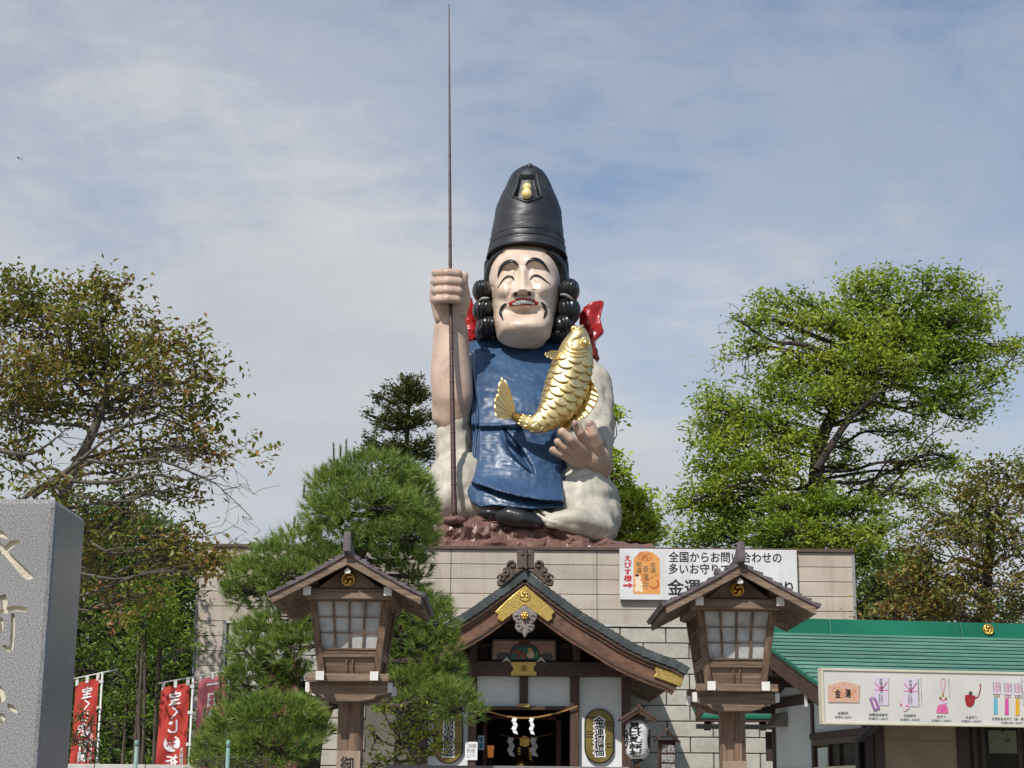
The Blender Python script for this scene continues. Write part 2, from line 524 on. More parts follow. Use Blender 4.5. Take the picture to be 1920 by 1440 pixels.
while zt > 0.3:
    x = P(1208 if row % 2 else 1251, 1300, HY).x - 10 * bw
    while x < hx1 + 0.1:
        a = max(x, xs1 + 0.1); b = min(x + bw, hx1)
        pa = pj((a, HY, zt))[0]; pb = pj((b, HY, zt))[0]
        if b - a > 0.15 and (pb > 425 and pa < 640 or pb > 1130):
            o = put('block', blk, hall, (a, HY + R_.uniform(0, 0.008), zt - bh))
            if b - a < bw - 0.01: o.scale.x = (b - a - 0.03) / (bw - 0.03)
            bv = o.modifiers.new('b', 'BEVEL'); bv.width = 0.012; bv.segments = 1
        x += bw
    zt -= bh
    row += 1
# small dark roof lights seen on the parapet
for px in (393, 1580):
    q = P(px, 1020, HY + 0.3)
    tag(MB().ell((q.x, HY + 0.3, ztop + 0.05), (0.09, 0.09, 0.06), 14, 8).build('roof_lamp', M_black), ('small dark dome lamp on the left end of the hall parapet' if px < 900 else 'small dark dome lamp on the right end of the hall parapet'), 'lamp', 'lamps on the hall parapet')

# banner sign on the hall ------------------------------------------------
SY = HY - 0.16
sg = thing('amulet_sign', 'long white signboard with orange amulet picture fixed on the hall parapet', 'sign', (P(1328, 1075, SY).x, SY, P(1328, 1075, SY).z))
M_sw = mat('signboard_white', 'd3d3d2', 'c6c6c5', rough=0.5, scale=2, streak='a9a49c', samt=0.3)
MB().pbox(1162, 1030, 1495, 1125.5, SY, SY + 0.12).build('board', M_sw, sg, bevel=0.006)
def onsign(pts, m, d=0.004, name='print'):
    pts = [(a, b) for a, b in pts]
    MB().prism(pts, SY - d, SY - d + 0.0015).build(name, m, sg)
def A5(x, y): return (1150 + x / 5.333, 1015 + y / 5.333)
M_orange = mat('amulet_orange', 'd99b56', 'd08c49', rough=0.5, scale=3)
M_dorange = mat('amulet_line', 'bd6436', None, rough=0.5)
tagp = [A5(*p) for p in ((203, 170), (245, 130), (258, 108), (330, 97), (400, 112), (420, 132), (463, 170), (468, 530), (198, 525))]
onsign(tagp, M_orange)
def ringp(cx, cy, r, w, m, d, Y, parent, n=20, a0=0, a1=2 * math.pi, name='print', sq=1.0):
    mb = MB()
    c = P(cx, cy, Y); k = Y / F
    V = []
    for i in range(n + 1):
        t = a0 + (a1 - a0) * i / n
        for rr in (r - w / 2, r + w / 2):
            V.append((c.x + math.cos(t) * rr * k, Y - d, c.z + math.sin(t) * rr * k * sq))
    mb.add(V, [(2 * i, 2 * i + 1, 2 * i + 3, 2 * i + 2) for i in range(n)])
    mb.add([(v[0], v[1] + 0.001, v[2]) for v in V], [(2 * i, 2 * i + 2, 2 * i + 3, 2 * i + 1) for i in range(n)])
    return mb.build(name, m, parent)
for a, b, rr in ((280, 150, 7), (350, 155, 7), (280, 150, 3.5), (350, 155, 3.5), (315, 175, 5)):
    ringp(*A5(a, b), rr, 1.3, M_dorange, 0.008, SY, sg)
M_grey = mat('sign_grey_ink', '6b5a3c', None, rough=0.6)
ptext('開運', *A5(228, 205), *A5(285, 318), SY - 0.008, M_grey, sg, vert=True)
ptext('金運', *A5(368, 205), *A5(425, 318), SY - 0.008, M_grey, sg, vert=True)
ptext('幸運守', *A5(293, 240), *A5(355, 480), SY - 0.008, M_grey, sg, vert=True)
M_cream = mat('sign_cream', 'e2d0b0', None, rough=0.6)
onsign([A5(*p) for p in ((215, 500), (210, 470), (228, 440), (212, 410), (232, 385), (265, 385), (285, 410), (300, 430), (282, 450), (298, 500), (270, 512), (250, 490), (235, 512))], M_cream, 0.008, 'print')
onsign([A5(*p) for p in ((212, 350), (235, 322), (262, 345), (250, 352), (228, 352))], M_black, 0.010, 'print')
ringp(*A5(243, 368), 3.6, 5, M_cream, 0.009, SY, sg)
ringp(*A5(405, 425), 8, 4.0, M_dorange, 0.008, SY, sg, a0=-2.6, a1=0.9)
onsign([A5(*p) for p in ((285, 415), (455, 318), (457, 322), (288, 421))], M_dorange, 0.009, 'print')
ptext('えびす様', *A5(106, 142), *A5(182, 400), SY - 0.004, M_red, sg, vert=True, off=0.035)
onsign([A5(*p) for p in ((98, 430), (155, 430), (155, 410), (197, 440), (155, 470), (155, 452), (98, 452))], M_red, 0.004, 'print')
ptext('全国からお問い合わせの', *A5(555, 106), *A5(1680, 212), SY - 0.004, M_black, sg, off=0.018)
ptext('多いお守りです', *A5(555, 225), *A5(1270, 328), SY - 0.004, M_black, sg, off=0.018)
ptext('金運', *A5(545, 380), *A5(868, 535), SY - 0.004, M_black, sg, off=0.02)
ptext('アップのお守り', *A5(890, 392), *A5(1795, 532), SY - 0.004, M_black, sg, off=0.02)

# ================================================================== shrine porch
GY = 37.0      # plane of the gable bargeboards
WY = 38.6      # wall plane
porch = thing('shrine_porch', 'wooden shrine entrance with curved gabled roof, gold fittings and white plaster walls', 'shrine', (P(984, 1300, WY).x, WY, 0))
pcx = P(984, 1067, GY).x
prof_r = [(984, 1067), (999, 1080), (1029, 1103), (1059, 1125), (1089, 1147), (1119, 1165), (1149, 1183), (1178, 1201), (1223, 1222), (1268, 1239), (1291, 1252)]
top = [(P(a, b, GY).x - pcx, P(a, b, GY).z) for a, b in prof_r]
def band(pr, t0, t1, Y0, Y1, side):
    """strip that follows the roof profile, t0..t1 below it, measured square to the slope"""
    n = len(pr)
    out = []
    for i, (x, z) in enumerate(pr):
        a = pr[max(i - 1, 0)]; b = pr[min(i + 1, n - 1)]
        dx, dz = b[0] - a[0], b[1] - a[1]
        if i == 0: dx, dz = 1, 0
        L = math.hypot(dx, dz); nx, nz = dz / L, -dx / L
        if i == 0: nx, nz = 0, -1.25
        out.append(((x + nx * t0, z + nz * t0), (x + nx * t1, z + nz * t1)))
    V = []
    for Y in (Y0, Y1):
        for (p, q) in out:
            V.append((pcx + side * p[0], Y, p[1])); V.append((pcx + side * q[0], Y, q[1]))
    m = 2 * n
    fs = []
    for i in range(n - 1):
        a = 2 * i
        fs += [(a, a + 1, a + 3, a + 2), (m + a, m + a + 2, m + a + 3, m + a + 1), (a, a + 2, m + a + 2, m + a), (a + 1, m + a + 1, m + a + 3, a + 3)]
    fs += [(0, m, m + 1, 1), (2 * n - 2, 2 * n - 1, m + 2 * n - 1, m + 2 * n - 2)]
    if side < 0: fs = [f[::-1] for f in fs]
    return MB().add(V, fs)
def dense(pr, k=3):
    v = smooth_pts([(a, b, 0) for a, b in pr], k)
    return [(p.x, p.y) for p in v]
topd = dense(top, 3)
M_slate = mat('green_grey_copper_shingle', '33383a', '44494b', rough=0.75, scale=3, bump=0.3, bscale=20, rnd=0.3)
M_barge = mat('bargeboard_wood', '55392a', '7a5640', rough=0.6, scale=2.2, stretch=(1.5, 3, 3), bump=0.35, bscale=12, dirt='2e2019', dscale=1.4, damt=0.6, rnd=0.06)
for side in (1, -1):
    # copper shingles laid in short courses
    NN = len(topd)
    for i in range(0, NN - 1, 1):
        seg = topd[i:i + 2]
        a, b = Vector(seg[0]), Vector(seg[1])
        d = (b - a).normalized(); nrm = Vector((d.y, -d.x)) if True else None
        if nrm.y > 0: nrm = -nrm
        lift = 0.018
        q = [a - nrm * 0.0, b - nrm * lift + d * 0.03, b + nrm * 0.15 + d * 0.03, a + nrm * 0.17]
        pts = [(pcx + side * v.x, v.y) for v in q]
        MB().prism(pts, GY - 0.05 + R_.uniform(0, 0.006), HY - 0.05, px=False).build('roof_shingle', M_slate, porch)
    band(topd, 0.172, 0.235, GY - 0.01, GY + 0.5, side).build('fascia_board', M_dwood, porch)
    band(topd, 0.237, 0.30, GY + 0.05, GY + 0.45, side).build('fascia_board', M_barge, porch)
    band(topd, 0.302, 0.66, GY + 0.10, GY + 0.22, side).build('bargeboard', M_barge, porch, bevel=0.01)
    band(topd, 0.56, 0.60, GY + 0.075, GY + 0.10, side).build('bargeboard_bead', M_dwood, porch)
    band(topd, 0.24, 0.27, GY + 0.5, HY - 0.1, side).build('roof_lining', M_dwood, porch)
    # rafters under the eave
    i0, i1 = NN * 6 // 10, NN - 2
    a, b = Vector(topd[i0]), Vector(topd[i1])
    for k in range(24):
        Y = GY + 0.65 + k * 0.3
        mb = MB(); d = (b - a).normalized(); nn = Vector((d.y, -d.x))
        if nn.y > 0: nn = -nn
        mid = Vector(topd[(i0 + i1) // 2])
        pts = []
        for v in (a, mid, b): pts.append(v + nn * 0.28)
        for v in (b, mid, a): pts.append(v + nn * 0.38)
        MB().prism([(pcx + side * v.x, v.y) for v in pts], Y, Y + 0.13, px=False).build('rafter', M_wood, porch)
    # gold end plate on the bargeboard
    ge = [(1230, 1249), (1283, 1268), (1277, 1288), (1226, 1269), (1231, 1262), (1228, 1256)]
    pts = [(P(u, v, GY + 0.05).x - pcx, P(u, v, GY + 0.05).z) for u, v in ge]
    MB().prism([(pcx + side * u, v) for u, v in pts], GY + 0.04, GY + 0.26, px=False).build('gilt_end_plate', M_goldp, porch, bevel=0.012)
# gold chevron at the apex
YG = GY + 0.02
chev = [(984, 1096), (1016, 1124), (1041, 1147), (1035, 1153), (1036, 1160), (1027, 1166), (1003, 1148), (984, 1134), (965, 1148), (941, 1166), (932, 1160), (934, 1153), (928, 1147), (952, 1124)]
MB().prism(chev, YG, YG + 0.10).build('gilt_gable_plate', M_goldp, porch, bevel=0.015)
def crest(cx, cy, rpx, Y, parent, m=None, name='crest', th=0.03):
    """three-comma tomoe crest: disc rim plus three comma lobes"""
    m = m or M_gold
    c = P(cx, cy, Y); r = rpx * Y / F
    mb = MB()
    n = 28
    V = []
    for i in range(n):
        t = 2 * math.pi * i / n
        for rr, yy in ((r, 0), (r, -th * 0.5), (r * 0.86, -th * 0.6), (r * 0.8, -th * 0.1)):
            V.append((c.x + rr * math.cos(t), Y + yy, c.z + rr * math.sin(t)))
    fs = []
    for i in range(n):
        for k in range(3):
            a = i * 4 + k; b = ((i + 1) % n) * 4 + k
            fs.append((a, a + 1, b + 1, b))
    mb.add(V, fs, True)
    for q in range(3):
        base = 2 * math.pi * q / 3 + math.pi / 2
        pts = []; rs = []
        for k in range(13):
            u = k / 12
            ang = base - u * 2.1
            rr = r * (0.40 + 0.38 * min(1, u * 1.5))
            w = r * (0.30 * (1 - u) ** 0.8 + 0.02)
            pts.append((c.x + rr * math.cos(ang), Y - th * 0.2, c.z + rr * math.sin(ang))); rs.append(w)
        b0 = len(mb.v)
        mb.ell(pts[0], (rs[0] * 1.05, th * 0.9, rs[0] * 1.05), 14, 8)
        for k in range(1, 13):
            mb.ell(pts[k], (rs[k], th * 0.9 * max(0.35, rs[k] / rs[0]), rs[k]), 10, 6)
    return mb.build(name, m, parent)
crest(984, 1116.5, 10.5, YG - 0.01, porch, M_goldp)
# hanging carved pendant (gegyo)
gp = [(966, 1146), (984, 1134), (1002, 1146), (1008, 1153), (1005, 1163), (1000, 1166), (1003, 1176), (998, 1184), (990, 1186), (984, 1197), (978, 1186), (970, 1184), (965, 1176), (968, 1166), (963, 1163), (960, 1153)]
M_pend = mat('bleached_carving', '6f645f', '8f8480', rough=0.8, scale=12, bump=0.6, bscale=25)
pend = MB().prism(gp, GY + 0.0, GY + 0.14).build('carved_pendant', M_pend, porch, bevel=0.03)
pm = MB()
for sx in (-1, 1):
    for (ox, oy, r0) in ((13, 1158, 7), (9, 1177, 6.5), (12, 1169, 4)):
        pts = []
        for k in range(16):
            t = k / 15; an = t * 4.6 + 0.4; rr = r0 * (1 - t * 0.75)
            q = P(984 + sx * (ox + rr * math.cos(an) * 0.8), oy - rr * math.sin(an), GY - 0.01); pts.append(q)
        MB().tube(pts, 0.022, 6).build('scroll_carving', M_pend, pend)
mb = MB(); c = P(984, 1154.5, GY - 0.06)
for k in range(6):
    t = k * math.pi / 3
    mb.ell((c.x + 0.055 * math.cos(t), c.y, c.z + 0.055 * math.sin(t)), (0.035, 0.04, 0.035), 10, 6)
mb.ell(c, (0.05, 0.06, 0.05), 12, 8)
mb.build('gilt_boss', M_gold, pend)
# gable infill (dark recess) and beams
def gable_fill(Y, t, m, name, zb):
    pr = [(x, z) for x, z in topd]
    L = [(pcx - x, z - t) for x, z in pr[::-1] if z - t > zb] + [(pcx + x, z - t) for x, z in pr if z - t > zb]
    x0 = L[0][0]; x1 = L[-1][0]
    L = [(x0, zb)] + L + [(x1, zb)]
    return MB().prism(L, Y, Y + 0.08, px=False).build(name, m, porch)
zbm = P(1000, 1240, WY).z
gable_fill(WY + 0.35, 0.45, M_dwood, 'gable_boarding', zbm)
for k in range(5):
    py = 1168 + k * 14
    hw = 36 + 26 * k
    MB().pbox(984 - hw, py + 1, 984 + hw, py + 12.5, WY + 0.30, WY + 0.345).build('gable_plank', M_dwood, porch, bevel=0.006)
MB().pbox(806, 1240, 1171, 1267, WY - 0.32, WY + 0.02).build('lintel_beam', M_dwood, porch, bevel=0.015)
MB().pbox(835, 1205, 1130, 1216, WY + 0.12, WY + 0.29).build('tie_beam', M_dwood, porch, bevel=0.01)
for a in (887, 1081):
    MB().pbox(a - 7, 1206, a + 7, 1240, WY - 0.28, WY + 0.1).build('purlin_strut', M_dwoodv, porch, bevel=0.01)
    MB().pbox(a - 9, 1209, a + 9, 1214, WY - 0.31, WY + 0.1).build('bearing_block', M_dwoodv, porch, bevel=0.01)
for a, b, c, d in ((879, 1199, 893, 1207), (1074, 1201, 1088, 1209), (1171, 1247, 1191, 1264), (777, 1245, 797, 1262)):
    MB().pbox(a, b, c, d, WY - 1.25, WY - 1.246).build('white_beam_end', M_white, porch)
    MB().pbox(a + .3, b + .3, c - .3, d - .3, WY - 1.245, WY + 0.3).build('purlin', M_dwood, porch)
# carved frieze panel
fr = MB().pbox(921, 1198, 1044, 1238.5, WY - 0.30, WY - 0.2).build('frieze_panel', mat('black_lacquer', '1c1b1e', '2a282a', rough=0.35, scale=3), porch, bevel=0.01)
MB().pbox(925, 1202, 1040, 1235, WY - 0.312, WY - 0.29).build('frieze_board', mat('pale_cedar', '957260', 'a98570', rough=0.6, scale=5, stretch=(0.5, 1, 5)), fr)
MB().pbox(973, 1200, 993, 1212, WY - 0.325, WY - 0.30).build('frieze_tablet', mat('dark_red_paint', '5e1d1a', None, rough=0.5), fr)
M_blk2 = MC['black_lacquer']
strut = [(936, 1236), (930, 1230), (936, 1225), (946, 1224), (956, 1228), (958, 1219), (962, 1212), (972, 1208), (984, 1207), (997, 1208), (1006, 1213), (1011, 1222), (1013, 1229), (1022, 1225), (1032, 1226), (1037, 1232), (1031, 1236)]
MB().prism(strut, WY - 0.345, WY - 0.312).build('frog_leg_strut', M_blk2, fr, bevel=0.006)
MB().prism([(958, 1235), (960, 1222), (966, 1214), (1003, 1214), (1009, 1224), (1010, 1235)], WY - 0.36, WY - 0.344).build('painted_field', mat('teal_paint', '1f7a62', '175a4c', rough=0.5, scale=6), fr, bevel=0.004)
def relief(pts, m, nm='painted_carving', dd=0.0):
    MB().prism([(820 + a / 3.348, 1010 + b / 3.348) for a, b in pts], WY - 0.385 - dd, WY - 0.36).build(nm, m, fr, bevel=0.008)
M_horse = mat('carving_brown', '8b4a2c', '6d3721', rough=0.5, scale=9)
relief([(472, 700), (490, 690), (510, 700), (540, 715), (560, 720), (568, 738), (548, 750), (530, 735), (510, 740), (498, 722), (480, 716)], M_horse)
relief([(500, 735), (520, 745), (512, 752), (492, 745)], M_horse)
relief([(568, 712), (560, 735), (575, 750), (605, 748), (612, 725), (600, 705), (585, 700)], mat('carving_cream', 'c3b08f', None, rough=0.5), dd=0.01)
relief([(566, 690), (580, 684), (596, 690), (594, 702), (578, 704), (568, 700)], mat('carving_yellow', 'c9a43a', None, rough=0.5), dd=0.02)
relief([(530, 742), (548, 736), (552, 748), (536, 752)], mat('carving_orange', 'c8692f', None, rough=0.5))
relief([(620, 700), (632, 715), (628, 745), (616, 740)], mat('carving_green', '3f8f4c', None, rough=0.5))
for sx in (435, 652):
    c = [(sx - 32, 775), (sx - 12, 757), (sx, 741), (sx + 12, 757), (sx + 30, 780), (sx + 8, 768), (sx, 760), (sx - 8, 768)]
    MB().prism([(820 + a / 3.348, 1010 + b / 3.348) for a, b in c], WY - 0.36, WY - 0.335).build('white_scroll', M_white, porch)
# gold plate with crest on lintel
pl = [(958, 1241), (1005, 1241), (1005, 1247), (1001, 1250), (1001, 1257), (1006, 1260), (1006, 1266.5), (958, 1266.5), (958, 1260), (962, 1257), (962, 1250), (958, 1247)]
MB().prism(pl, WY - 0.345, WY - 0.322).build('gilt_lintel_plate', M_goldp, porch, bevel=0.006)
crest(982.5, 1253.5, 6.3, WY - 0.35, porch, M_goldp)
# posts, plaster panels
def post(a, b, y0=1267, Y=None, nm='post'):
    Y = Y or WY
    x0 = P(a, 1330, Y - 0.15).x; x1 = P(b, 1330, Y - 0.15).x
    return MB().box(x0, x1, Y - 0.15, Y + 0.12, 0.3, P(985, y0, Y - 0.15).z).build(nm, M_dwoodv, porch, bevel=0.015)
post(878, 894); post(1069, 1086); post(1166, 1183); post(786, 803)
x0, x1 = P(974, 1295, WY).x, P(990, 1295, WY).x
MB().box(x0, x1, WY - 0.12, WY + 0.1, P(982, 1324, WY).z, P(982, 1267, WY).z).build('post', M_dwoodv, porch, bevel=0.012)
MB().pbox(894, 1267, 974, 1324, WY, WY + 0.08).build('plaster_panel', M_plaster, porch)
MB().pbox(990, 1267, 1069, 1324, WY, WY + 0.08).build('plaster_panel', M_plaster, porch)
def wallp(a, b):
    x0, x1 = P(a, 1330, WY).x, P(b, 1330, WY).x
    MB().box(x0, x1, WY, WY + 0.08, 0.3, P(985, 1268, WY).z).build('plaster_panel', M_plaster, porch)
wallp(1086, 1166); wallp(803, 878)
MB().pbox(894, 1324, 1069, 1331, WY - 0.12, WY + 0.1).build('door_head', M_dwood, porch, bevel=0.01)
MB().pbox(970, 1319, 993, 1326, WY - 0.2, WY - 0.12).build('gilt_bracket', mat('dull_brass', 'a68d58', '8e7646', rough=0.5, metal=0.4, scale=6), porch, bevel=0.006)
# side walls of the porch back to the hall, and the dark interior
zf_ = 0.95
xL, xR = P(786, 1330, WY).x, P(1183, 1330, WY).x
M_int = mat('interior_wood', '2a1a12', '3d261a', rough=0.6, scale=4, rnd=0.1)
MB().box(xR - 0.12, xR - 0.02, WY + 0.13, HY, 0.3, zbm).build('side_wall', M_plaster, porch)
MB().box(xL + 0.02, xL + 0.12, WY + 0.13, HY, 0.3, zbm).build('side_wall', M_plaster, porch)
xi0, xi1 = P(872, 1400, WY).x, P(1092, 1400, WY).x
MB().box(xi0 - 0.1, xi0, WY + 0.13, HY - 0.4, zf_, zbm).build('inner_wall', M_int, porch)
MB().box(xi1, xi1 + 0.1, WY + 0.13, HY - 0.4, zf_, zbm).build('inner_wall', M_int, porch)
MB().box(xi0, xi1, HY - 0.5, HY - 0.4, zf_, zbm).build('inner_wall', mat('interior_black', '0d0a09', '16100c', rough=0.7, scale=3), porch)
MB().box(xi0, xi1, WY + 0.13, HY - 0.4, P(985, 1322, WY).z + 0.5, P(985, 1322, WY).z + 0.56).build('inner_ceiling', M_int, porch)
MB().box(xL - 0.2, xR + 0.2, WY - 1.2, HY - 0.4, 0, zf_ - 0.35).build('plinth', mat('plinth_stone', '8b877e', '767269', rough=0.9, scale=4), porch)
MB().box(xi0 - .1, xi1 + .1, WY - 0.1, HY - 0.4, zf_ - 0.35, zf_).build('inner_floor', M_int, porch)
# inner door frame
IY = WY + 1.6
for a, b in ((905, 913), (1043, 1052)):
    MB().pbox(a, 1334, b, 1460, IY, IY + 0.15).build('inner_post', mat('inner_red_wood', '4a2318', '5d2f20', rough=0.5, scale=4), porch)
MB().pbox(905, 1342, 1052, 1349, IY, IY + 0.15).build('inner_beam', MC['inner_red_wood'], porch)
# ridge ornament
M_oni = mat('weathered_ridge_carving', '43362e', '5f5045', rough=0.7, scale=9, bump=0.5, bscale=20)
RY = GY - 0.12
ro = MB().prism([(969, 1033), (972, 1031), (999, 1031), (1002, 1033), (1001, 1066), (984, 1052 + 12), (970, 1066)], RY, RY + 0.22).build('ridge_ornament', M_oni, porch, bevel=0.02)
MB().prism([(984.3, 1022), (987.8, 1022), (988.5, 1066), (983.5, 1066)], RY - 0.06, RY + 0.3).build('ridge_spike', M_oni, ro, bevel=0.006)
MB().prism([(977, 1037), (995, 1037), (995, 1040), (977, 1040)], RY - 0.02, RY + 0.0).build('ridge_bar', M_oni, ro)
wing = [(969, 1066), (967, 1055), (963, 1050), (955, 1050), (950, 1055), (950, 1062), (942, 1066), (944, 1071), (939, 1076), (938, 1085), (931, 1089), (933, 1098), (942, 1098), (955, 1088), (968, 1077), (984, 1066)]
for s in (1, -1):
    w2 = [(985 + s * (985 - a), b) for a, b in wing]
    MB().prism(w2, RY + 0.02, RY + 0.2).build('scroll_wing', M_oni, ro, bevel=0.025)
    sw = MB()
    for (ox, oy, r0, sg_) in ((25, 1059, 8, 1), (36, 1073, 7, -1), (44, 1084, 8, 1)):
        pts = []
        for k in range(18):
            t = k / 17; an = sg_ * t * 6.0; rr = r0 * (1 - t * 0.8)
            pts.append(P(985 + s * (ox + rr * math.cos(an)), oy - rr * math.sin(an), RY + 0.0))
        MB().tube(pts, 0.028, 6).build('scroll_carving', M_oni, ro)
zr = P(985, 1060, RY).z
MB().box(pcx - 0.12, pcx + 0.12, RY + 0.2, HY - 0.05, zr - 0.3, zr + 0.1).build('ridge_beam', M_slate, porch, bevel=0.02)

# oval boards beside the door
def oval(cx, body, lab, d=1):
    Y = WY - 0.07
    c = P(cx, 1380, Y); k = (Y + 1) / F
    rx, rz = 26.5 * k, 48.5 * k
    t = thing('oval_plaque', lab, 'plaque', (c.x, Y, c.z), 'gold oval plaques beside the shrine door')
    def ovl(rx, rz, y0, y1, m, nm):
        pts = []
        st = rz - rx
        for i in range(16): 
            a = math.pi * i / 15; pts.append((c.x + rx * math.cos(a), c.z + st + rx * math.sin(a)))
        for i in range(16):
            a = math.pi + math.pi * i / 15; pts.append((c.x + rx * math.cos(a), c.z - st + rx * math.sin(a)))
        MB().prism(pts, y0, y1, px=False).build(nm, m, t)
    ovl(rx, rz, Y, Y + 0.06, M_black, 'rim')
    ovl(rx - 0.028, rz - 0.028, Y - 0.008, Y + 0.004, mat('olive_gold', '6d5f2c', '85743a', rough=0.4, scale=2, metal=0.3), 'face')
    for (u, v, s0, s1) in ((1345, 0, -25, -3), (1353.5, 0, 3, 25), (1359, 0, 3, 25), (1371, 0, -25, -3), (1376, 0, -25, -3), (1381, 0, -25, -3), (1394, 0, -16, -3), (1394, 0, 3, 25), (1400, 0, 3, 25)):
        MB().pbox(cx + s0, u, cx + s1, u + 1.4, Y - 0.014, Y - 0.009).build('stripe_print', M_black, t)
    M_w = mat('white_ink', 'e6e6e6', None, rough=0.5)
    ptext(body, cx - 11.5, 1342.5, cx + 11.5, 1419, Y - 0.016, M_w, t, vert=True, off=0.055, line=0.85)
    ptext(body, cx - 9.5, 1344, cx + 9.5, 1417.5, Y - 0.020, M_black, t, vert=True, off=0.018, line=0.85)
oval(1123.5, '金運招福', 'gold oval plaque with black lettering on the white wall right of the door')
oval(841, '商売繁盛', 'gold oval plaque half hidden by pine branches left of the door')

# rope with paper streamers across the doorway
RYY = WY - 0.22
rope = [P(a, b, RYY) for a, b in ((893, 1326), (907, 1331), (930, 1338), (955, 1344), (981, 1346.5), (1010, 1344.5), (1040, 1338), (1065, 1331), (1083, 1324))]
rp = MB().tube(smooth_pts(rope, 5), 0.018, 8).build('sacred_rope', mat('straw_rope', 'b08246', '8f6632', rough=0.9, scale=20, stretch=(8, 1, 1)))
tag(rp, 'thin straw rope strung across the top of the shrine doorway', 'rope')
M_pap = mat('white_paper', 'dfe0e2', None, rough=0.8)
def shide(px, py0, py1, w, Y, lab):
    n = 4; mb = MB(); h = (py1 - py0) / n
    for k in range(n):
        s = -1 if k % 2 == 0 else 1
        ya = py0 + k * h
        yy = Y - 0.012 * k
        V = [P(px + s * -w * 0.1 - w / 2, ya - h * .1, yy), P(px - s * w * 0.1 + w / 2, ya - h * .1 + 2, yy), P(px + s * w * 0.28 + w / 2, ya + h * 1.1, yy - 0.03), P(px + s * w * 0.28 - w / 2, ya + h * 1.1 - 2, yy - 0.03)]
        V += [v + Vector((0, 0.004, 0)) for v in V]
        mb.add(V, [(0, 3, 2, 1), (4, 5, 6, 7), (0, 1, 5, 4), (1, 2, 6, 5), (2, 3, 7, 6), (3, 0, 4, 7)])
    o = mb.build('paper_streamer', M_pap)
    tag(o, lab, 'paper streamer', 'white zigzag paper streamers in the shrine doorway')
shide(965, 1346, 1376, 8, RYY - 0.02, 'left one of two small zigzag paper streamers on the front rope')
shide(997, 1346, 1377, 7, RYY - 0.02, 'right one of two small zigzag paper streamers on the front rope')
shide(958, 1383, 1418, 10, IY - 0.1, 'left one of two larger paper streamers deeper in the doorway')
shide(1001, 1383, 1418, 11, IY - 0.1, 'right one of two larger paper streamers deeper in the doorway')
rp2 = MB().tube([P(a, b, IY - 0.05) for a, b in ((935, 1377), (958, 1382), (985, 1384), (1010, 1381), (1040, 1375))], 0.01, 6).build('inner_rope', MC['straw_rope'])
tag(rp2, 'faint cord carrying the larger streamers inside the dark doorway', 'rope')
# altar pieces
AY = WY + 3.2
al = thing('altar', 'gilt altar plaque with studded doors deep inside the shrine doorway', 'altar', (P(984, 1410, AY).x, AY, zf_))
MB().prism([(974, 1398), (974, 1384), (984, 1378), (993, 1384), (993, 1398), (984, 1401)], AY, AY + 0.06).build('gilt_tablet', M_gold, al, bevel=0.01)
for a in (970, 991):
    dm = MB()
    for k in range(7):
        dm.pbox(a + 1, 1402 + k * 5, a + 6, 1404.5 + k * 5, AY - 0.02, AY)
    dm.build('stud_column', M_gold, al, kind='stuff')
MB().pbox(966, 1401, 1000, 1460, AY + 0.01, AY + 0.3).build('altar_cabinet', M_int, al)
xm = P(984, 1440, AY)
MB().box(P(960, 1440, AY).x, P(1006, 1440, AY).x, AY, AY + 0.6, zf_, P(984, 1459, AY).z).build('altar_base', M_int, al)
gb = thing('gilt_drum', 'shiny amber gold drum shaped ornament at the bottom of the doorway', 'ornament', (P(977, 1440, AY - 0.8).x, AY - 0.8, zf_))
c = P(977, 1437, AY - 0.8)
MB().ell(c, (0.26, 0.3, 0.26), 24, 14, fn=lambda th, ph: 1 + 0.03 * math.sin(th * 8)).build('body', M_gold, gb)
MB().box(c.x - 0.25, c.x + 0.25, c.y - 0.2, c.y + 0.3, zf_, c.z - 0.2).build('stand', M_int, gb)
lp = thing('paper_lamp', 'small glowing paper lamp inside the doorway by the left post', 'lamp', (P(920, 1410, WY + 0.8).x, WY + 0.8, zf_))
c = P(920, 1409, WY + 0.8)
V = []
for zz_, r_ in ((-0.13, 0.07), (0.13, 0.09)):
    for k in range(4):
        a = math.pi / 4 + k * math.pi / 2
        V.append((c.x + r_ * math.cos(a) * 1.2, c.y + r_ * math.sin(a), c.z + zz_))
MB().hexa(V).build('shade', mat('warm_lamp_paper', '9a6a3c', None, rough=0.8, emit=('e08a3c', 0.22)), lp)
MB().box(c.x - 0.012, c.x + 0.012, c.y - .012, c.y + .012, zf_, c.z - 0.131).build('stem', M_black, lp)
# notices
no = thing('notice_sheet', 'white notice sheet with columns of small writing on the left door post', 'notice', tuple(P(883, 1408, WY - 0.19)))
MB().pbox(872, 1391, 895, 1425, WY - 0.19, WY - 0.152).build('sheet', M_pap, no)
ptext('この先は祈願\n受付けの後に\nお上り下さい', 875, 1394, 892, 1421, WY - 0.193, M_black, no)
po = thing('blue_poster', 'small pale poster with two blue pictures just inside the left door post', 'poster', tuple(P(901, 1393, WY + 0.3)))
MB().pbox(896, 1379, 908, 1406, WY + 0.3, WY + 0.32).build('sheet', mat('poster_grey', 'a9b3b6', None, rough=0.6), po)
MB().pbox(898.5, 1382, 905.5, 1391, WY + 0.296, WY + 0.299).build('picture', mat('poster_blue', '3b7f95', '2b5d70', rough=0.6, scale=20), po)
MB().pbox(898.5, 1394, 905.5, 1403, WY + 0.296, WY + 0.299).build('picture', MC['poster_blue'], po)

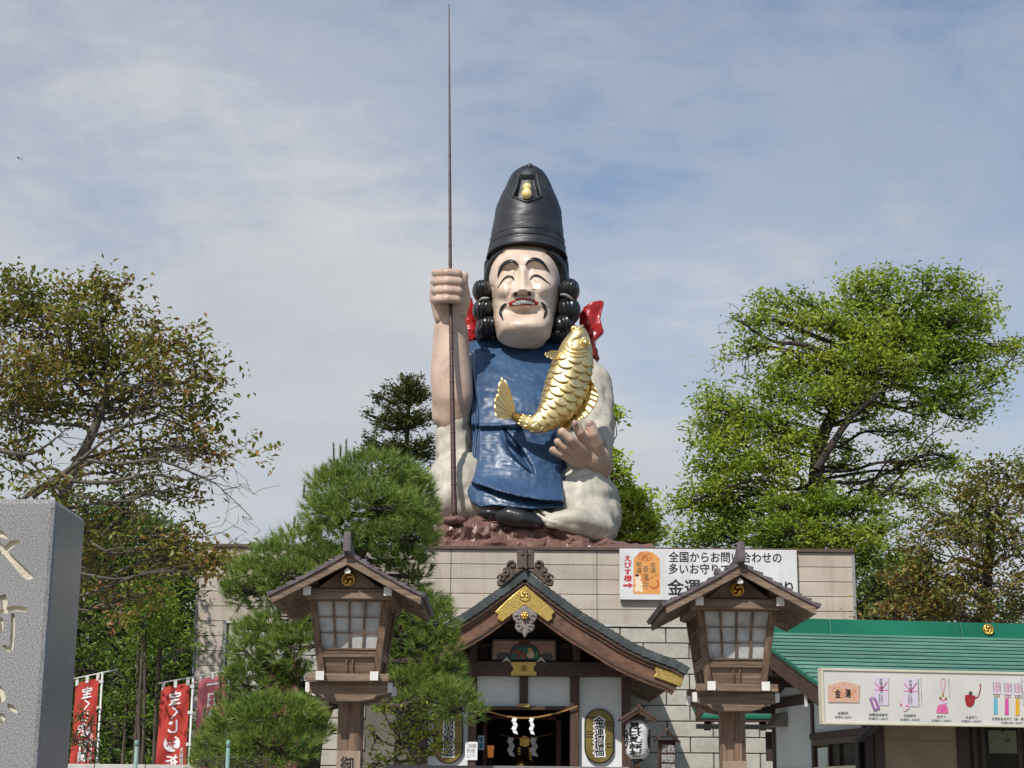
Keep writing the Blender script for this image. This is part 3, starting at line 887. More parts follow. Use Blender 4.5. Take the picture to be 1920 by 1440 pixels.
# paper lantern on a roofed stand ---------------------------------------
CY = 35.5
ch = thing('paper_lantern_stand', 'white paper lantern with bold black writing under a tiny wooden roof', 'paper lantern', (P(1195, 1400, CY).x, CY, 0))
c = P(1195, 1386, CY); kk = CY / F
prof = [(0.0, 11), (0.04, 15), (0.12, 20), (0.25, 22), (0.5, 22.3), (0.75, 22), (0.88, 20), (0.96, 15), (1.0, 11)]
H = 72 * kk; NR = 46
pts = []; rs = []
for i in range(NR + 1):
    u = i / NR
    r = interp([p[0] for p in prof], [p[1] for p in prof], u) * kk * (1 + 0.012 * math.sin(u * 2 * math.pi * 16))
    pts.append((c.x, c.y, c.z - H / 2 + H * u)); rs.append(r)
bd = MB().tube(pts, rs, 32).build('lantern_body', mat('white_lantern_skin', 'dedfe0', 'd0d1d2', rough=0.55, scale=4), ch)
MB().tube([(c.x, c.y, c.z - H / 2 - 0.05), (c.x, c.y, c.z - H / 2 + 0.01)], 11.5 * kk, 24, smooth=False).build('bottom_ring', M_black, ch)
MB().tube([(c.x, c.y, c.z + H / 2 - 0.01), (c.x, c.y, c.z + H / 2 + 0.05)], 12 * kk, 24, smooth=False).build('top_ring', M_black, ch)
def wrap(o, cx_, cy_, R0, sq=1.0, push=0.006):
    """bend flat lettering round the lantern"""
    for v in o.data.vertices:
        u = (v.co.z - (c.z - H / 2)) / H
        r = interp([p[0] for p in prof], [p[1] for p in prof], u) * kk + push + (CY - 0.3 - v.co.y)
        a = (v.co.x - cx_) / (22 * kk)
        v.co.x = cx_ + r * math.sin(a); v.co.y = cy_ - r * math.cos(a)
chars = '恵比寿神社'
for i, cc in enumerate(chars):
    o = ptext(cc, 1195 - 16, 1354 + i * 13.2, 1195 + 16, 1366 + i * 13.2, CY - 0.3, M_black, ch, off=0.045)
    wrap(o, P(1195, 1386, CY - 0.3).x, c.y, 0)
    o.location = (0, 0, 0)
tm = MB()
for s in (-1, 1):
    for k in range(8):
        a = s * (1.25 + 0.12 * math.sin(k)); zc = c.z + 0.02
    for rr, w in ((0.13, 0.03), (0.06, 0.028)):
        pp = []
        for k in range(14):
            t = 2 * math.pi * k / 13
            zz_ = c.z + rr * 1.4 * math.sin(t); an = s * 1.32 + rr * 3.3 * math.cos(t) * 0.9
            r = 22.4 * kk
            pp.append((c.x + r * math.sin(an), c.y - r * math.cos(an), zz_))
        MB().tube(pp, w * 0.6, 6).build('side_emblem', M_black, ch)
zr_ = P(1195, 1325, CY).z
ex0, ex1 = P(1161, 1350, CY).x, P(1231, 1350, CY).x; ez = P(1195, 1351, CY).z
for s, ex in ((-1, ex0), (1, ex1)):
    mx = (ex0 + ex1) / 2
    MB().beam((mx - s * 0.01, CY - 0.02, zr_ - 0.03), (ex, CY - 0.02, ez), 0.75, 0.045, (s * 0.5, 0, 1)).build('roof_board', M_dwood, ch, bevel=0.005)
    MB().beam((mx, CY - 0.36, zr_ - 0.09), (ex - s * 0.03, CY - 0.36, ez - 0.03), 0.03, 0.07, (s * 0.5, 0, 1)).build('roof_edge', M_dwood, ch, bevel=0.004)
MB().prism([(1177, 1349), (1195, 1334), (1213, 1349)], CY - 0.2, CY - 0.17).build('gable_board', M_dwood, ch)
MB().box(mx - 0.03, mx + 0.03, CY - 0.4, CY + 0.38, zr_ - 0.03, zr_ + 0.03).build('ridge_cap', M_dwood, ch, bevel=0.006)
MB().box(c.x - 0.05, c.x + 0.05, CY + 0.29, CY + 0.39, 0, zr_ - 0.1).build('post', M_dwoodv, ch)
MB().box(c.x - 0.04, c.x + 0.04, CY - 0.1, CY + 0.29, c.z - H / 2 - 0.16, c.z - H / 2 - 0.09).build('rest', M_dwood, ch)
MB().tube([(c.x, CY - 0.02, c.z - H / 2 - 0.1), (c.x, CY - 0.02, c.z - H / 2 - 0.5)], 0.05, 8).build('tassel', M_dwood, ch)
# plaque stand with little roof
QY = 35.0
qs = thing('verse_board', 'brown roofed signboard covered in white columns of writing, right of paper lantern', 'signboard', (P(1250, 1440, QY).x, QY, 0))
xa, xb = P(1235, 1410, QY).x, P(1268, 1410, QY).x
rotb = 0.35
mb = MB(); z1 = P(1250, 1387, QY).z
yb = QY + 0.12
MB().hexa([(xa, QY, 0.6), (xb, yb, 0.6), (xb, yb + 0.06, 0.6), (xa, QY + 0.06, 0.6), (xa, QY, z1), (xb, yb, z1), (xb, yb + 0.06, z1), (xa, QY + 0.06, z1)]).build('board', mat('red_brown_board', '4a2f27', '3c251e', rough=0.55, scale=5), qs, bevel=0.006)
rgt = Vector((xb - xa, yb - QY, 0)); wq = rgt.length
cz = z1 - 0.6
text('天皇陛下御即位奉祝\n御神徳商売繁盛家内\n開運招福厄除祈願所\n縁結安産交通安全守', Vector(((xa + xb) / 2 + .02, (QY + yb) / 2 - 0.006, z1 - 0.45)), rgt, (0, 0, 1), wq * 0.78, 0.72, mat('white_ink', 'e6e6e6', None, rough=0.5), qs, line=1.1)
za, zp = P(1231, 1385, QY).z, P(1252, 1369, QY).z
xm_, xl_, xr_ = P(1250, 1385, QY).x, P(1229, 1385, QY).x, P(1273, 1390, QY).x
MB().beam((xm_ + .01, QY + 0.08, zp), (xl_, QY + 0.03, za - 0.02), 0.4, 0.04, (-1, 0, 1)).build('roof_board', M_dwood, qs, bevel=0.005)
MB().beam((xm_ - .01, QY + 0.08, zp), (xr_, QY + 0.15, za - 0.05), 0.4, 0.04, (1, 0, 1)).build('roof_board', M_dwood, qs, bevel=0.005)
for xx in (xa + 0.03, xb - 0.03):
    MB().box(xx - 0.03, xx + 0.03, QY + 0.13, QY + 0.19, 0, z1).build('leg', M_dwood, qs)
MB().box(xm_ - .02, xm_ + .02, QY - 0.14, QY + 0.3, zp - .01, zp + .035).build('ridge_cap', M_wood, qs)

# ================================================================== roofed wooden lanterns
LY = 15.0
def make_lantern():
    c0 = P(653, 1087, LY + 0.15)
    X = c0.x
    CYc = LY + 0.83
    t = thing('wooden_lantern', 'tall roofed wooden lantern in front of the pine, left of the porch', 'lantern', (X, CYc, 0), 'roofed wooden lanterns flanking the porch')
    def z(py, Y): return P(651, py, Y).z
    # roof
    zA = z(1040, LY)              # apex of shingles at the front
    zE = z(1118, LY)
    W = 0.665
    D0, D1 = LY, LY + 1.65
    n = 8
    def rz(u):                     # roof surface height at fraction u from ridge to eave
        return zA + (zE - zA) * (u * 1.12 - 0.12 * u * u)
    for s in (-1, 1):
        for k in range(n):
            u0, u1 = k / n, (k + 1) / n
            x0, x1 = W * u0, W * u1 + 0.012
            za, zb = rz(u0), rz(u1) - 0.006
            d = Vector((x1 - x0, zb - za)).normalized(); nn = Vector((-d.y, d.x))
            pts = [(x0, za), (x1, zb), (x1 + nn.x * 0.042, zb + nn.y * 0.042), (x0 + nn.x * 0.018, za + nn.y * 0.018)]
            MB().prism([(X + s * a, b) for a, b in pts], D0 - 0.01 + R_.uniform(0, .006), D1, px=False).build('roof_shingle', M_shingle, t, bevel=0.003)
        # bargeboards front and back
        for (ya, yb) in ((D0 + 0.012, D0 + 0.05), (D1 - 0.05, D1 - 0.012)):
            pts = [(0, zA - 0.002), (W * 0.5, rz(0.5) - 0.002), (W * 0.985, rz(0.985) - 0.002), (W * 0.97, rz(0.985) - 0.068), (W * 0.5, rz(0.5) - 0.072), (0, zA - 0.085)]
            MB().prism([(X + s * a, b) for a, b in pts], ya, yb, px=False).build('bargeboard', M_woodh, t, bevel=0.004)
        pts = [(0, zA - 0.004), (W * 0.5, rz(0.5) - 0.004), (W * 0.96, rz(0.96) - 0.004), (W * 0.96, rz(0.96) - 0.016), (W * 0.5, rz(0.5) - 0.016), (0, zA - 0.016)]
        MB().prism([(X + s * a, b) for a, b in pts], D0 + 0.052, D1 - 0.052, px=False).build('roof_lining', M_dwood, t)  # darker wood on the lining paints in the shade between the rafters
        for k in range(15):
            y = D0 + 0.07 + k * 0.105
            pts = [(W * 0.42, rz(0.42) - 0.018), (W * 0.985, rz(0.985) - 0.018), (W * 0.98, rz(0.985) - 0.062), (W * 0.42, rz(0.42) - 0.062)]
            MB().prism([(X + s * a, b) for a, b in pts], y, y + 0.046, px=False).build('rafter', M_woodh, t)
        # purlins with white ends
        xp = 0.352; zp = rz(xp / W) - 0.10
        MB().box(X + s * xp - 0.034, X + s * xp + 0.034, D0 + 0.10, D1 - 0.10, zp - 0.04, zp + 0.035).build('purlin', M_wood, t, bevel=0.004)
        MB().box(X + s * xp - 0.034, X + s * xp + 0.034, D0 + 0.092, D0 + 0.0985, zp - 0.04, zp + 0.035).build('white_beam_end', M_white, t)
    # ridge
    zR = z(998, LY)
    MB().prism([(-0.032, zA - 0.02), (0.032, zA - 0.02), (0.032, zA + 0.07), (-0.032, zA + 0.07)], D0 + 0.03, D1 - 0.03, px=False)
    rb = MB()
    V = []
    for (y, zt) in ((D0 - 0.07, zR), (D0 + 0.12, zR - 0.07), (D0 + 0.35, zA + 0.075), (D1 - 0.35, zA + 0.075), (D1 - 0.12, zR - 0.07), (D1 + 0.07, zR)):
        zb = zA - 0.01 if D0 < y < D1 else zA + 0.02
        V += [(X - 0.034, y, zb), (X + 0.034, y, zb), (X + 0.03, y, zt), (X - 0.03, y, zt)]
    fs = []
    for i in range(5):
        a = i * 4
        for k in range(4):
            fs.append((a + k, a + (k + 1) % 4, a + 4 + (k + 1) % 4, a + 4 + k))
    fs += [(3, 2, 1, 0), (20, 21, 22, 23)]
    rb.add(V, fs).build('ridge_board', M_shingle, t, bevel=0.006)
    MB().prism([(X - 0.022, zA - 0.155), (X + 0.022, zA - 0.155), (X + 0.026, zA - 0.135), (X, zA - 0.105), (X - 0.026, zA - 0.135)], D0 + 0.05, D0 + 0.09, px=False).build('white_beam_end', M_white, t)
    # gable board + crest
    zt_ = z(1104, LY + 0.3)
    gy = LY + 0.22
    MB().prism([(X - 0.36, rz(0.56) - 0.1 - .02), (X, zA - 0.06), (X + 0.36, rz(0.56) - 0.1 - .02), (X + 0.36, zt_ - 0.0), (X - 0.36, zt_)], gy, gy + 0.03, px=False).build('gable_board', M_wood, t)
    MB().prism([(X - 0.36, rz(0.56) - 0.12), (X, zA - 0.06), (X + 0.36, rz(0.56) - 0.12), (X + 0.36, zt_ - 0.0), (X - 0.36, zt_)], LY + 1.4, LY + 1.43, px=False).build('gable_board', M_wood, t)
    crest(653, 1087, 13, gy - 0.003, t, M_gold)
    MB().box(X - 0.37, X + 0.37, LY + 0.18, LY + 0.26, z(1123, LY + .2), z(1105, LY + .2)).build('tie_beam', M_woodh, t, bevel=0.005)
    MB().box(X - 0.37, X + 0.37, LY + 1.38, LY + 1.46, z(1123, LY + .2), z(1105, LY + .2)).build('tie_beam', M_woodh, t, bevel=0.005)
    # body frustum
    zT = z(1121, LY + 0.3); zB = z(1262, LY + 0.45)
    tw, bw_, td, bd_ = 0.352, 0.275, 0.52, 0.36
    CC = Vector((X, CYc, 0))
    def cor(sx, sy, u, inx=0.0, iny=0.0):       # u: 0 top .. 1 bottom
        w = tw + (bw_ - tw) * u - inx; d = td + (bd_ - td) * u - iny
        return Vector((X + sx * w, CYc + sy * d, zT + (zB - zT) * u))
    pw = 0.062
    for sx in (-1, 1):
        for sy in (-1, 1):
            MB().beam(cor(sx, sy, -0.03, pw / 2, pw / 2), cor(sx, sy, 1.0, pw / 2, pw / 2), pw, pw, (0, 1, 0)).build('corner_post', M_woodv, t, bevel=0.005)
    uG = 0.665                                   # bottom of the paper window
    faces = []
    for ax, s in (('f', -1), ('f', 1), ('s', -1), ('s', 1)):
        def pt(a, u, off):                        # a -1..1 across the face
            if ax == 'f':
                w = (tw + (bw_ - tw) * u) - pw
                return Vector((X + a * w, CYc + s * ((td + (bd_ - td) * u) - off), zT + (zB - zT) * u))
            w = (td + (bd_ - td) * u) - pw
            return Vector((X + s * ((tw + (bw_ - tw) * u) - off), CYc + a * w, zT + (zB - zT) * u))
        nrm = Vector((0, s, 0)) if ax == 'f' else Vector((s, 0, 0))
        def quad(a0, a1, u0, u1, o0, o1):
            return MB().hexa([pt(a0, u1, o0), pt(a1, u1, o0), pt(a1, u1, o1), pt(a0, u1, o1), pt(a0, u0, o0), pt(a1, u0, o0), pt(a1, u0, o1), pt(a0, u0, o1)])
        quad(-1, 1, 0.0, 0.045, 0.01, 0.05).build('window_rail', M_woodh, t, bevel=0.003)
        quad(-1, 1, uG, uG + 0.025, 0.0, 0.05).build('window_rail', M_woodh, t, bevel=0.003)
        quad(-1, 1, uG + 0.03, uG + 0.125, 0.008, 0.05).build('transom', M_woodh, t, bevel=0.004)
        ncol = 4
        for i in range(ncol):
            for j in range(3):
                a0 = -1 + 2 * i / ncol; a1 = -1 + 2 * (i + 1) / ncol
                u0 = 0.045 + (uG - 0.045) * j / 3; u1 = 0.045 + (uG - 0.045) * (j + 1) / 3
                quad(a0, a1, u0, u1, 0.040, 0.044).build('paper_pane', M_paper, t)
        for i in range(1, ncol):
            a = -1 + 2 * i / ncol
            quad(a - 0.032, a + 0.032, 0.045, uG, 0.016, 0.038).build('muntin', M_woodv, t)
        for j in (1, 2):
            u = 0.045 + (uG - 0.045) * j / 3
            quad(-1, 1, u - 0.007, u + 0.007, 0.022, 0.0385).build('muntin', M_woodh, t)
        quad(-1, 1, uG + 0.127, 1.0, 0.035, 0.05).build('skirt_board', M_woodh, t)
        for a in (-0.14, 0.1):
            quad(a, a + 0.075, uG + 0.127, 1.0, 0.018, 0.034).build('skirt_strut', M_woodv, t)
    # sill tray
    ty0, ty1 = z(1277, LY + 0.4), z(1263, LY + 0.4)
    for sy in (-1, 1):
        yy = CYc + sy * 0.40
        MB().box(X - 0.36, X + 0.36, yy - 0.035, yy + 0.035, ty0, ty1).build('tray_beam', M_woodh, t, bevel=0.005)
    for sx in (-1, 1):
        xx = X + sx * 0.237
        MB().box(xx - 0.034, xx + 0.034, CYc - 0.52, CYc + 0.52, ty0 + 0.004, ty1 + 0.012).build('tray_joist', M_woodh, t, bevel=0.004)
        MB().box(xx - 0.036, xx + 0.036, CYc - 0.527, CYc - 0.521, ty0 + 0.002, ty1 + 0.014).build('white_beam_end', M_white, t)
    MB().box(X - 0.27, X + 0.27, CYc - 0.36, CYc + 0.36, ty0 + 0.01, ty0 + 0.03).build('tray_board', M_woodh, t)
    # cross brackets
    b1, b0 = ty0 - 0.002, z(1299, LY + 0.5)
    hb = b1 - b0
    prof = lambda L: [(-L, b1), (L, b1), (L, b0 + 0.03), (L - 0.02, b0), (L - 0.12, b0 - 0.02), (L - 0.16, b0 - 0.055), (0.10, b0 - 0.075), (-0.10, b0 - 0.075), (-L + 0.16, b0 - 0.055), (-L + 0.12, b0 - 0.02), (-L + 0.02, b0), (-L, b0 + 0.03)]
    for yy in (CYc - 0.30, CYc + 0.26):
        MB().prism([(X + a, b) for a, b in prof(0.375)], yy - 0.04, yy + 0.05, px=False).build('bracket_arm', M_woodh, t, bevel=0.006)
        for s in (-1, 1):
            MB().box(X + s * 0.3755, X + s * 0.382, yy - 0.04, yy + 0.05, b0 + 0.012, b1 - 0.004).build('white_beam_end', M_white, t)
            MB().box(X + s * 0.345, X + s * 0.377, yy - 0.046, yy - 0.0405, b0 + 0.005, b1 - 0.004).build('white_beam_end', M_white, t)
    pr = prof(0.52)
    V = []
    mb = MB()
    for s in ():
        mb = MB(); n_ = len(pr); x0, x1 = X + s * 0.13 - 0.04, X + s * 0.13 + 0.04
        V = [(x0, CYc + a, b - 0.012) for a, b in pr] + [(x1, CYc + a, b - 0.012) for a, b in pr]
        mb.add(V, [tuple(range(n_)), tuple(range(2 * n_ - 1, n_ - 1, -1))] + [(i, i + n_, (i + 1) % n_ + n_, (i + 1) % n_) for i in range(n_)])
        mb.build('bracket_arm', M_wood, t, bevel=0.005)
    # main post, chamfered
    hw, cf = 0.112, 0.04
    pts = [(-hw + cf, -hw), (hw - cf, -hw), (hw, -hw + cf), (hw, hw - cf), (hw - cf, hw), (-hw + cf, hw), (-hw, hw - cf), (-hw, -hw + cf)]
    V = [(X + a, CYc + b, 0) for a, b in pts] + [(X + a, CYc + b, ty0 + 0.01) for a, b in pts]
    MB().add(V, [tuple(range(7, -1, -1)), tuple(range(8, 16))] + [(i, (i + 1) % 8, (i + 1) % 8 + 8, i + 8) for i in range(8)]).build('main_post', M_woodv, t)
    for s in (-1, 1):
        V = [(X + s * 0.02, CYc - 0.1, b0 - 0.30), (X + s * 0.02, CYc - 0.1, b1 - 0.01), (X + s * 0.25, CYc - 0.1, b1 - 0.01)]
    MB().box(X - 0.2, X + 0.2, CYc - 0.2, CYc + 0.2, 0, 0.35).build('stone_foot', mat('foot_granite', '8f8c88', '75726e', rough=0.8, scale=30), t, bevel=0.02)
    zpl = z(1408, CYc - hw)
    MB().box(X - 0.105, X + 0.105, CYc - hw - 0.032, CYc - hw - 0.002, 1.0, zpl).build('name_plate', mat('new_cedar', '84705f', '9a8674', rough=0.7, scale=6, stretch=(6, 6, 0.3)), t, bevel=0.003)
    return t, X, CYc, hw, zpl
lan, LX, LCY, Lhw, Lz = make_lantern()
def dup(root, delta, label):
    r = root.copy(); COL.objects.link(r)
    r.location = root.location + Vector(delta); r['label'] = label
    WM[r.name] = Matrix.Translation(r.location)
    def rec(src, dst):
        for ch in list(src.children):
            c = ch.copy(); COL.objects.link(c); c.parent = dst; c.matrix_parent_inverse = ch.matrix_parent_inverse.copy()
            WM[c.name] = WM[ch.name]
            rec(ch, c)
    rec(root, r)
    return r
rx = P(1385.5, 1106, LY + 0.15)
DX = rx.x - LX; DZ = rx.z - P(653, 1087, LY + 0.15).z
lan2 = dup(lan, (DX, 0, DZ), 'tall roofed wooden lantern overlapping the white signboard, right of the porch')
yf = LCY - Lhw - 0.034
text('御神燈', Vector((LX - 0.01, yf - 0.001, Lz - 0.27)), (1, 0, 0), (0, 0, 1), 0.115, 0.44, M_black, lan, vert=True, off=0.012, line=0.9)
text('令和燈', Vector((LX + DX - 0.01, yf - 0.001, Lz + DZ - 0.29)), (1, 0, 0), (0, 0, 1), 0.115, 0.44, M_black, lan2, vert=True, off=0.012, line=0.9)

# ================================================================== giant seated statue
SY0 = 50.0
PX = F / 51.5            # px per metre at the statue
def S(a, b, d): return P(a, b, SY0 + d)
st = thing('giant_statue', 'giant seated smiling deity statue in tall black hat and blue robe above the hall', 'statue', tuple(S(985, 1010, 0)))
M_skin = mat('painted_skin', 'ceb5a2', 'bfa491', rough=0.42, scale=0.7, bump=0.12, bscale=5, dirt='7f6656', dscale=1.1, damt=0.42, streak='8c7262', samt=0.3, crack=0.2)
M_face = mat('painted_face', 'dcc8b4', 'd0b9a5', rough=0.36, scale=0.8, bump=0.06, bscale=4, dirt='8d7160', dscale=1.6, damt=0.42, streak='937868', samt=0.15, crack=0.16)
M_hand = mat('painted_hand', 'c2a490', 'b39581', rough=0.45, scale=0.9, bump=0.15, bscale=6, dirt='6e584c', dscale=2.2, damt=0.35)
M_cloth = mat('white_painted_cloth', 'c2bcae', 'b0a999', rough=0.55, scale=0.7, bump=0.35, bscale=3.2, dirt='736d60', dscale=1.3, damt=0.38, streak='746e62', samt=0.4, crack=0.3)
M_blue = mat('glossy_blue_paint', '273f5e', '34506f', rough=0.4, scale=0.7, bump=0.5, bscale=3.2, bstretch=(0.45, 1, 2.6), dirt='3d5d80', dscale=1.2, damt=0.3, rvar=0.08, streak='5b7896', samt=0.32, crack=0.3)
M_hair = mat('glossy_black_paint', '1a1b1d', '27282b', rough=0.26, scale=1.5, bump=0.5, bscale=5, dirt='3a3b3e', dscale=2, damt=0.4, rvar=0.08)
M_hat = mat('black_hat_paint', '1d1f22', '2a2c30', rough=0.44, scale=1.2, stretch=(1, 1, 2), bump=0.55, bscale=5, bstretch=(0.5, 0.5, 2.5), dirt='45474b', dscale=1.1, damt=0.45, rvar=0.1)
M_redp = mat('glossy_red_paint', '8e1418', 'a81c1f', rough=0.22, scale=2, bump=1.2, bscale=4, dirt='c04a3f', dscale=2, damt=0.3)
M_fish = mat('fish_gold', 'ecd59c', 'dcbf7c', rough=0.34, metal=0.9, scale=2.5, bump=0.25, bscale=6, rvar=0.1)
M_fishd = mat('fish_gold_groove', 'a8894a', '8a6c34', rough=0.4, metal=0.85, scale=2.5)
M_fish.node_tree.nodes['Principled BSDF'].inputs['Coat Weight'].default_value = 0.3
M_rod = mat('rod_brown', '4d322b', '3b2621', rough=0.45, scale=6)
M_rock = mat('brown_painted_rock', '644840', '7d6158', rough=0.38, scale=1.2, bump=0.6, bscale=5, dirt='8f6a62', dscale=2.5, damt=0.45, rvar=0.1)
M_lipr = mat('lip_red', 'a31f1c', None, rough=0.3)
M_tooth = mat('tooth_white', 'd5d8d6', None, rough=0.3)
def ndisp(amp, sc, seed=0):
    o = Vector((seed * 13.7, seed * 5.1, 0))
    return lambda p: amp * noise.noise(p * sc + o)
# ---- body, sleeves and legs (white), one continuous figure
def c2(x, y): return (780 + x / 3.274, 600 + y / 3.274)
body = [
    ('e', 985, 790, 1.2, 2.15, 1.35, 2.2), ('e', 990, 900, 0.3, 2.3, 1.9, 1.8),
    [(1085, 700, 0.4, 40), (1112, 760, 0.2, 37), (1118, 830, -0.3, 33), (1110, 885, -0.9, 30)],
    [(1110, 720, 0.3, 36), (1117, 800, 0.1, 34), (1114, 880, -0.2, 30)],
    [(884, 690, 0.6, 32), (866, 760, 0.2, 36), (852, 825, -0.9, 33)],
    [(853, 800, -1.2, 31), (853, 845, -1.1, 36), (858, 880, -0.6, 34)],
    ('e', 862, 918, -1.0, 1.02, 1.4, 1.12), ('e', 850, 940, -1.2, 0.80, 1.2, 0.85), ('e', 905, 945, -1.6, 1.0, 0.9, 0.62),
    ('e', 1078, 955, -1.0, 1.30, 1.5, 1.25), ('e', 1105, 978, -1.5, 0.86, 1.2, 0.8), ('e', 1085, 910, -1.3, 0.78, 1.0, 0.72),
    [(1120, 965, -1.6, 32), (1080, 985, -2.1, 26), (1030, 984, -2.6, 14)],
    [(1030, 978, -3.1, 11), (1075, 975, -3.0, 22), (1125, 992, -2.4, 26)],
    ('e', 985, 1000, 0.2, 2.6, 2.2, 0.5),
]
def bdisp(p):
    r1 = abs(noise.noise(Vector((p.x * 0.75 + 0.3 * p.z, p.y * 0.7, p.z * 0.9 + 7))))
    r2 = abs(noise.noise(Vector((p.x * 1.7, p.y * 1.4, p.z * 1.2 + 3 + 0.5 * p.x))))
    return 0.34 * min(r1, 0.22) - 0.05 + 0.12 * min(r2, 0.2) + 0.03 * noise.noise(p * 2.3) + 0.02 * abs(noise.noise(Vector((p.x * 1.5, p.y, p.z * 3))))
blob('white_garment', body, M_cloth, st, voxel=0.075, smooth=5, disp=bdisp)
# folds on the white trousers
mb = MB()
for pts, r in (([(1001, 958, -2.7), (1015, 972, -3.05), (1042, 980, -3.2), (1075, 978, -3.1)], 0.09), ([(1010, 955, -2.7), (1030, 966, -3.1), (1060, 968, -3.15), (1095, 962, -3.0)], 0.07)):
    MB().tube(smooth_pts([S(*p) for p in pts], 4), [r * (0.6 + 0.4 * math.sin(math.pi * i / (4 * (len(pts) - 1)))) for i in range(4 * (len(pts) - 1) + 1)], 10).build('trouser_fold', M_cloth, st)
# ---- forearm
blob('forearm', [[(846, 598, -1.5, 25), (846, 640, -1.5, 28), (846, 700, -1.45, 36), (848, 745, -1.4, 38), (849, 780, -1.3, 32), (851, 808, -1.2, 24)], [(828, 610, -1.4, 14), (828, 700, -1.4, 20), (832, 780, -1.3, 22)], [(862, 615, -1.4, 14), (866, 700, -1.4, 17)]], M_skin, st, voxel=0.06, smooth=6, disp=ndisp(0.03, 1.1, 1))
def c1(x, y): return (780 + x / 4, 300 + y / 4)
fist = []
for (y, xl, xr, r) in ((848, 150, 318, 8.4), (912, 140, 330, 8.4), (980, 138, 328, 8.2), (1045, 142, 318, 7.8)):
    a = c1(xl, y); b = c1((xl + xr) / 2, y - 2); d = c1(xr, y + 4)
    fist.append([(a[0], a[1], -1.75, r), (a[0] + 6, a[1], -2.25, r), (b[0], b[1], -2.42, r), (d[0] - 3, d[1], -2.32, r), (d[0] + 0.5, d[1] + 0.5, -2.0, r * 0.9)])
fist += [('e', 833, 548, -1.7, 0.42, 0.42, 0.72), ('e', 850, 560, -1.6, 0.50, 0.38, 0.72),
         [(822, 525, -1.7, 14), (820, 560, -1.7, 14), (830, 592, -1.6, 17)],
         [(846, 590, -1.5, 22), (846, 606, -1.5, 24)],
         [(864, 588, -1.65, 12), (868, 565, -1.75, 12), (869, 545, -1.9, 10.5), (868, 526, -2.05, 9.5), (870, 517, -2.1, 8.5)]]
blob('fist_hand', fist, M_skin, st, voxel=0.024, smooth=2, disp=ndisp(0.012, 2.5, 2))
# ---- open hand under the fish
hand = [
    [c2(1105, 880) + (-1.7, 25), c2(1085, 840) + (-2.1, 24), c2(1070, 805) + (-2.25, 17)],
    [c2(1120, 905) + (-1.6, 24), c2(1100, 850) + (-1.9, 27)],
    [c2(1078, 800) + (-2.3, 12), c2(1038, 742) + (-2.62, 9.6), c2(1006, 690) + (-2.88, 9), c2(982, 643) + (-2.95, 8.4)],
    [c2(1055, 828) + (-2.35, 11), c2(1000, 784) + (-2.75, 8.8), c2(946, 731) + (-3.08, 8.4), c2(899, 690) + (-3.12, 8.2)],
    [c2(1035, 858) + (-2.25, 10), c2(976, 822) + (-2.6, 7.9), c2(916, 780) + (-2.88, 7.6), c2(871, 750) + (-2.92, 7.3)],
    [c2(1020, 890) + (-2.15, 10), c2(952, 860) + (-2.5, 7.8), c2(889, 823) + (-2.72, 7.0), c2(842, 800) + (-2.75, 6.8)],
    [c2(1110, 820) + (-2.2, 15), c2(1105, 760) + (-2.5, 13), c2(1085, 700) + (-2.7, 11.5), c2(1072, 650) + (-2.75, 10)],
]
hand = [[tuple(p) for p in ch] for ch in hand]
blob('open_hand', hand, M_hand, st, voxel=0.022, smooth=1, disp=ndisp(0.012, 2.5, 3))
nb = MB()
for (x, y, d, r) in ((976, 632, -3.13, 6), (889, 683, -3.12, 6), (862, 744, -2.97, 5.5), (834, 796, -2.82, 5), (1068, 636, -2.88, 7)):
    a = c2(x, y)
    MB().ell(S(a[0], a[1], d), (r / PX * 0.85, 0.04, r / PX * 0.9), 12, 8).build('fingernail', mat('nail_paint', 'a88d80', '95796c', rough=0.4, scale=3), st)
cf = MB()
cuff = [c2(1158, 740), c2(1172, 790), c2(1170, 850), c2(1150, 910), c2(1112, 950)]
cf.tube(smooth_pts([S(a, b, -1.75 + 0.1 * i) for i, (a, b) in enumerate(cuff)], 4), 0.10, 10)
cf.build('cuff_edge', M_cloth, st)
# ---- blue robe front
def robe_depth(x, y):
    """depth in metres (negative = towards the viewer) at crop coordinates"""
    d = interp([120, 200, 330, 480, 640, 668, 800, 950, 1060, 1160], [0.1, -0.45, -1.25, -1.85, -2.25, -2.2, -2.45, -2.75, -2.98, -3.1], y)
    d += 0.55 * ((x - 620) / 330) ** 2
    # waist overlap
    d += -0.10 * max(0, 1 - abs(y - 650 + 0.02 * (x - 350)) / 14) if x < 530 else 0
    if y > 658: d += 0.10 * math.exp(-((y - 664) / 18) ** 2)
    # slit fold: curve from (530,665) to (720,945)
    if 655 < y < 955:
        t = max(0.0, (y - 660) / 285)
        xc = 535 + 190 * t ** 1.25
        w = 46 * math.sin(math.pi * min(1, max(0, t * 0.85 + 0.08)))
        s = (x - xc) / max(w, 4)
        d += -0.26 * math.exp(-((s + 0.55) * 1.9) ** 2) * max(0, math.sin(math.pi * t)) ** 0.7 + 0.30 * math.exp(-((s - 0.35) * 2.2) ** 2) * max(0, math.sin(math.pi * t)) ** 0.5
    # hem fold: ridge from (345,990) to (900,1110)
    yc = interp([300, 345, 480, 620, 760, 900, 960], [985, 995, 1042, 1080, 1105, 1112, 1110], x)
    s = y - yc
    amp = interp([300, 360, 900, 925], [0.0, 1, 1, 0], x)
    if s < 0: d += -0.30 * amp * math.exp(-(s / 70) ** 2)
    else: d += amp * (0.28 * math.exp(-(s / 22) ** 2) - 0.05)
    d += 0.035 * noise.noise(Vector((x / 120, y / 60, 0))) + 0.02 * noise.noise(Vector((x / 40, y / 25, 5)))
    return d
ysL = [125, 430, 620, 760, 850, 960, 1110, 1165]
xsL = [298, 332, 366, 368, 352, 340, 300, 300]
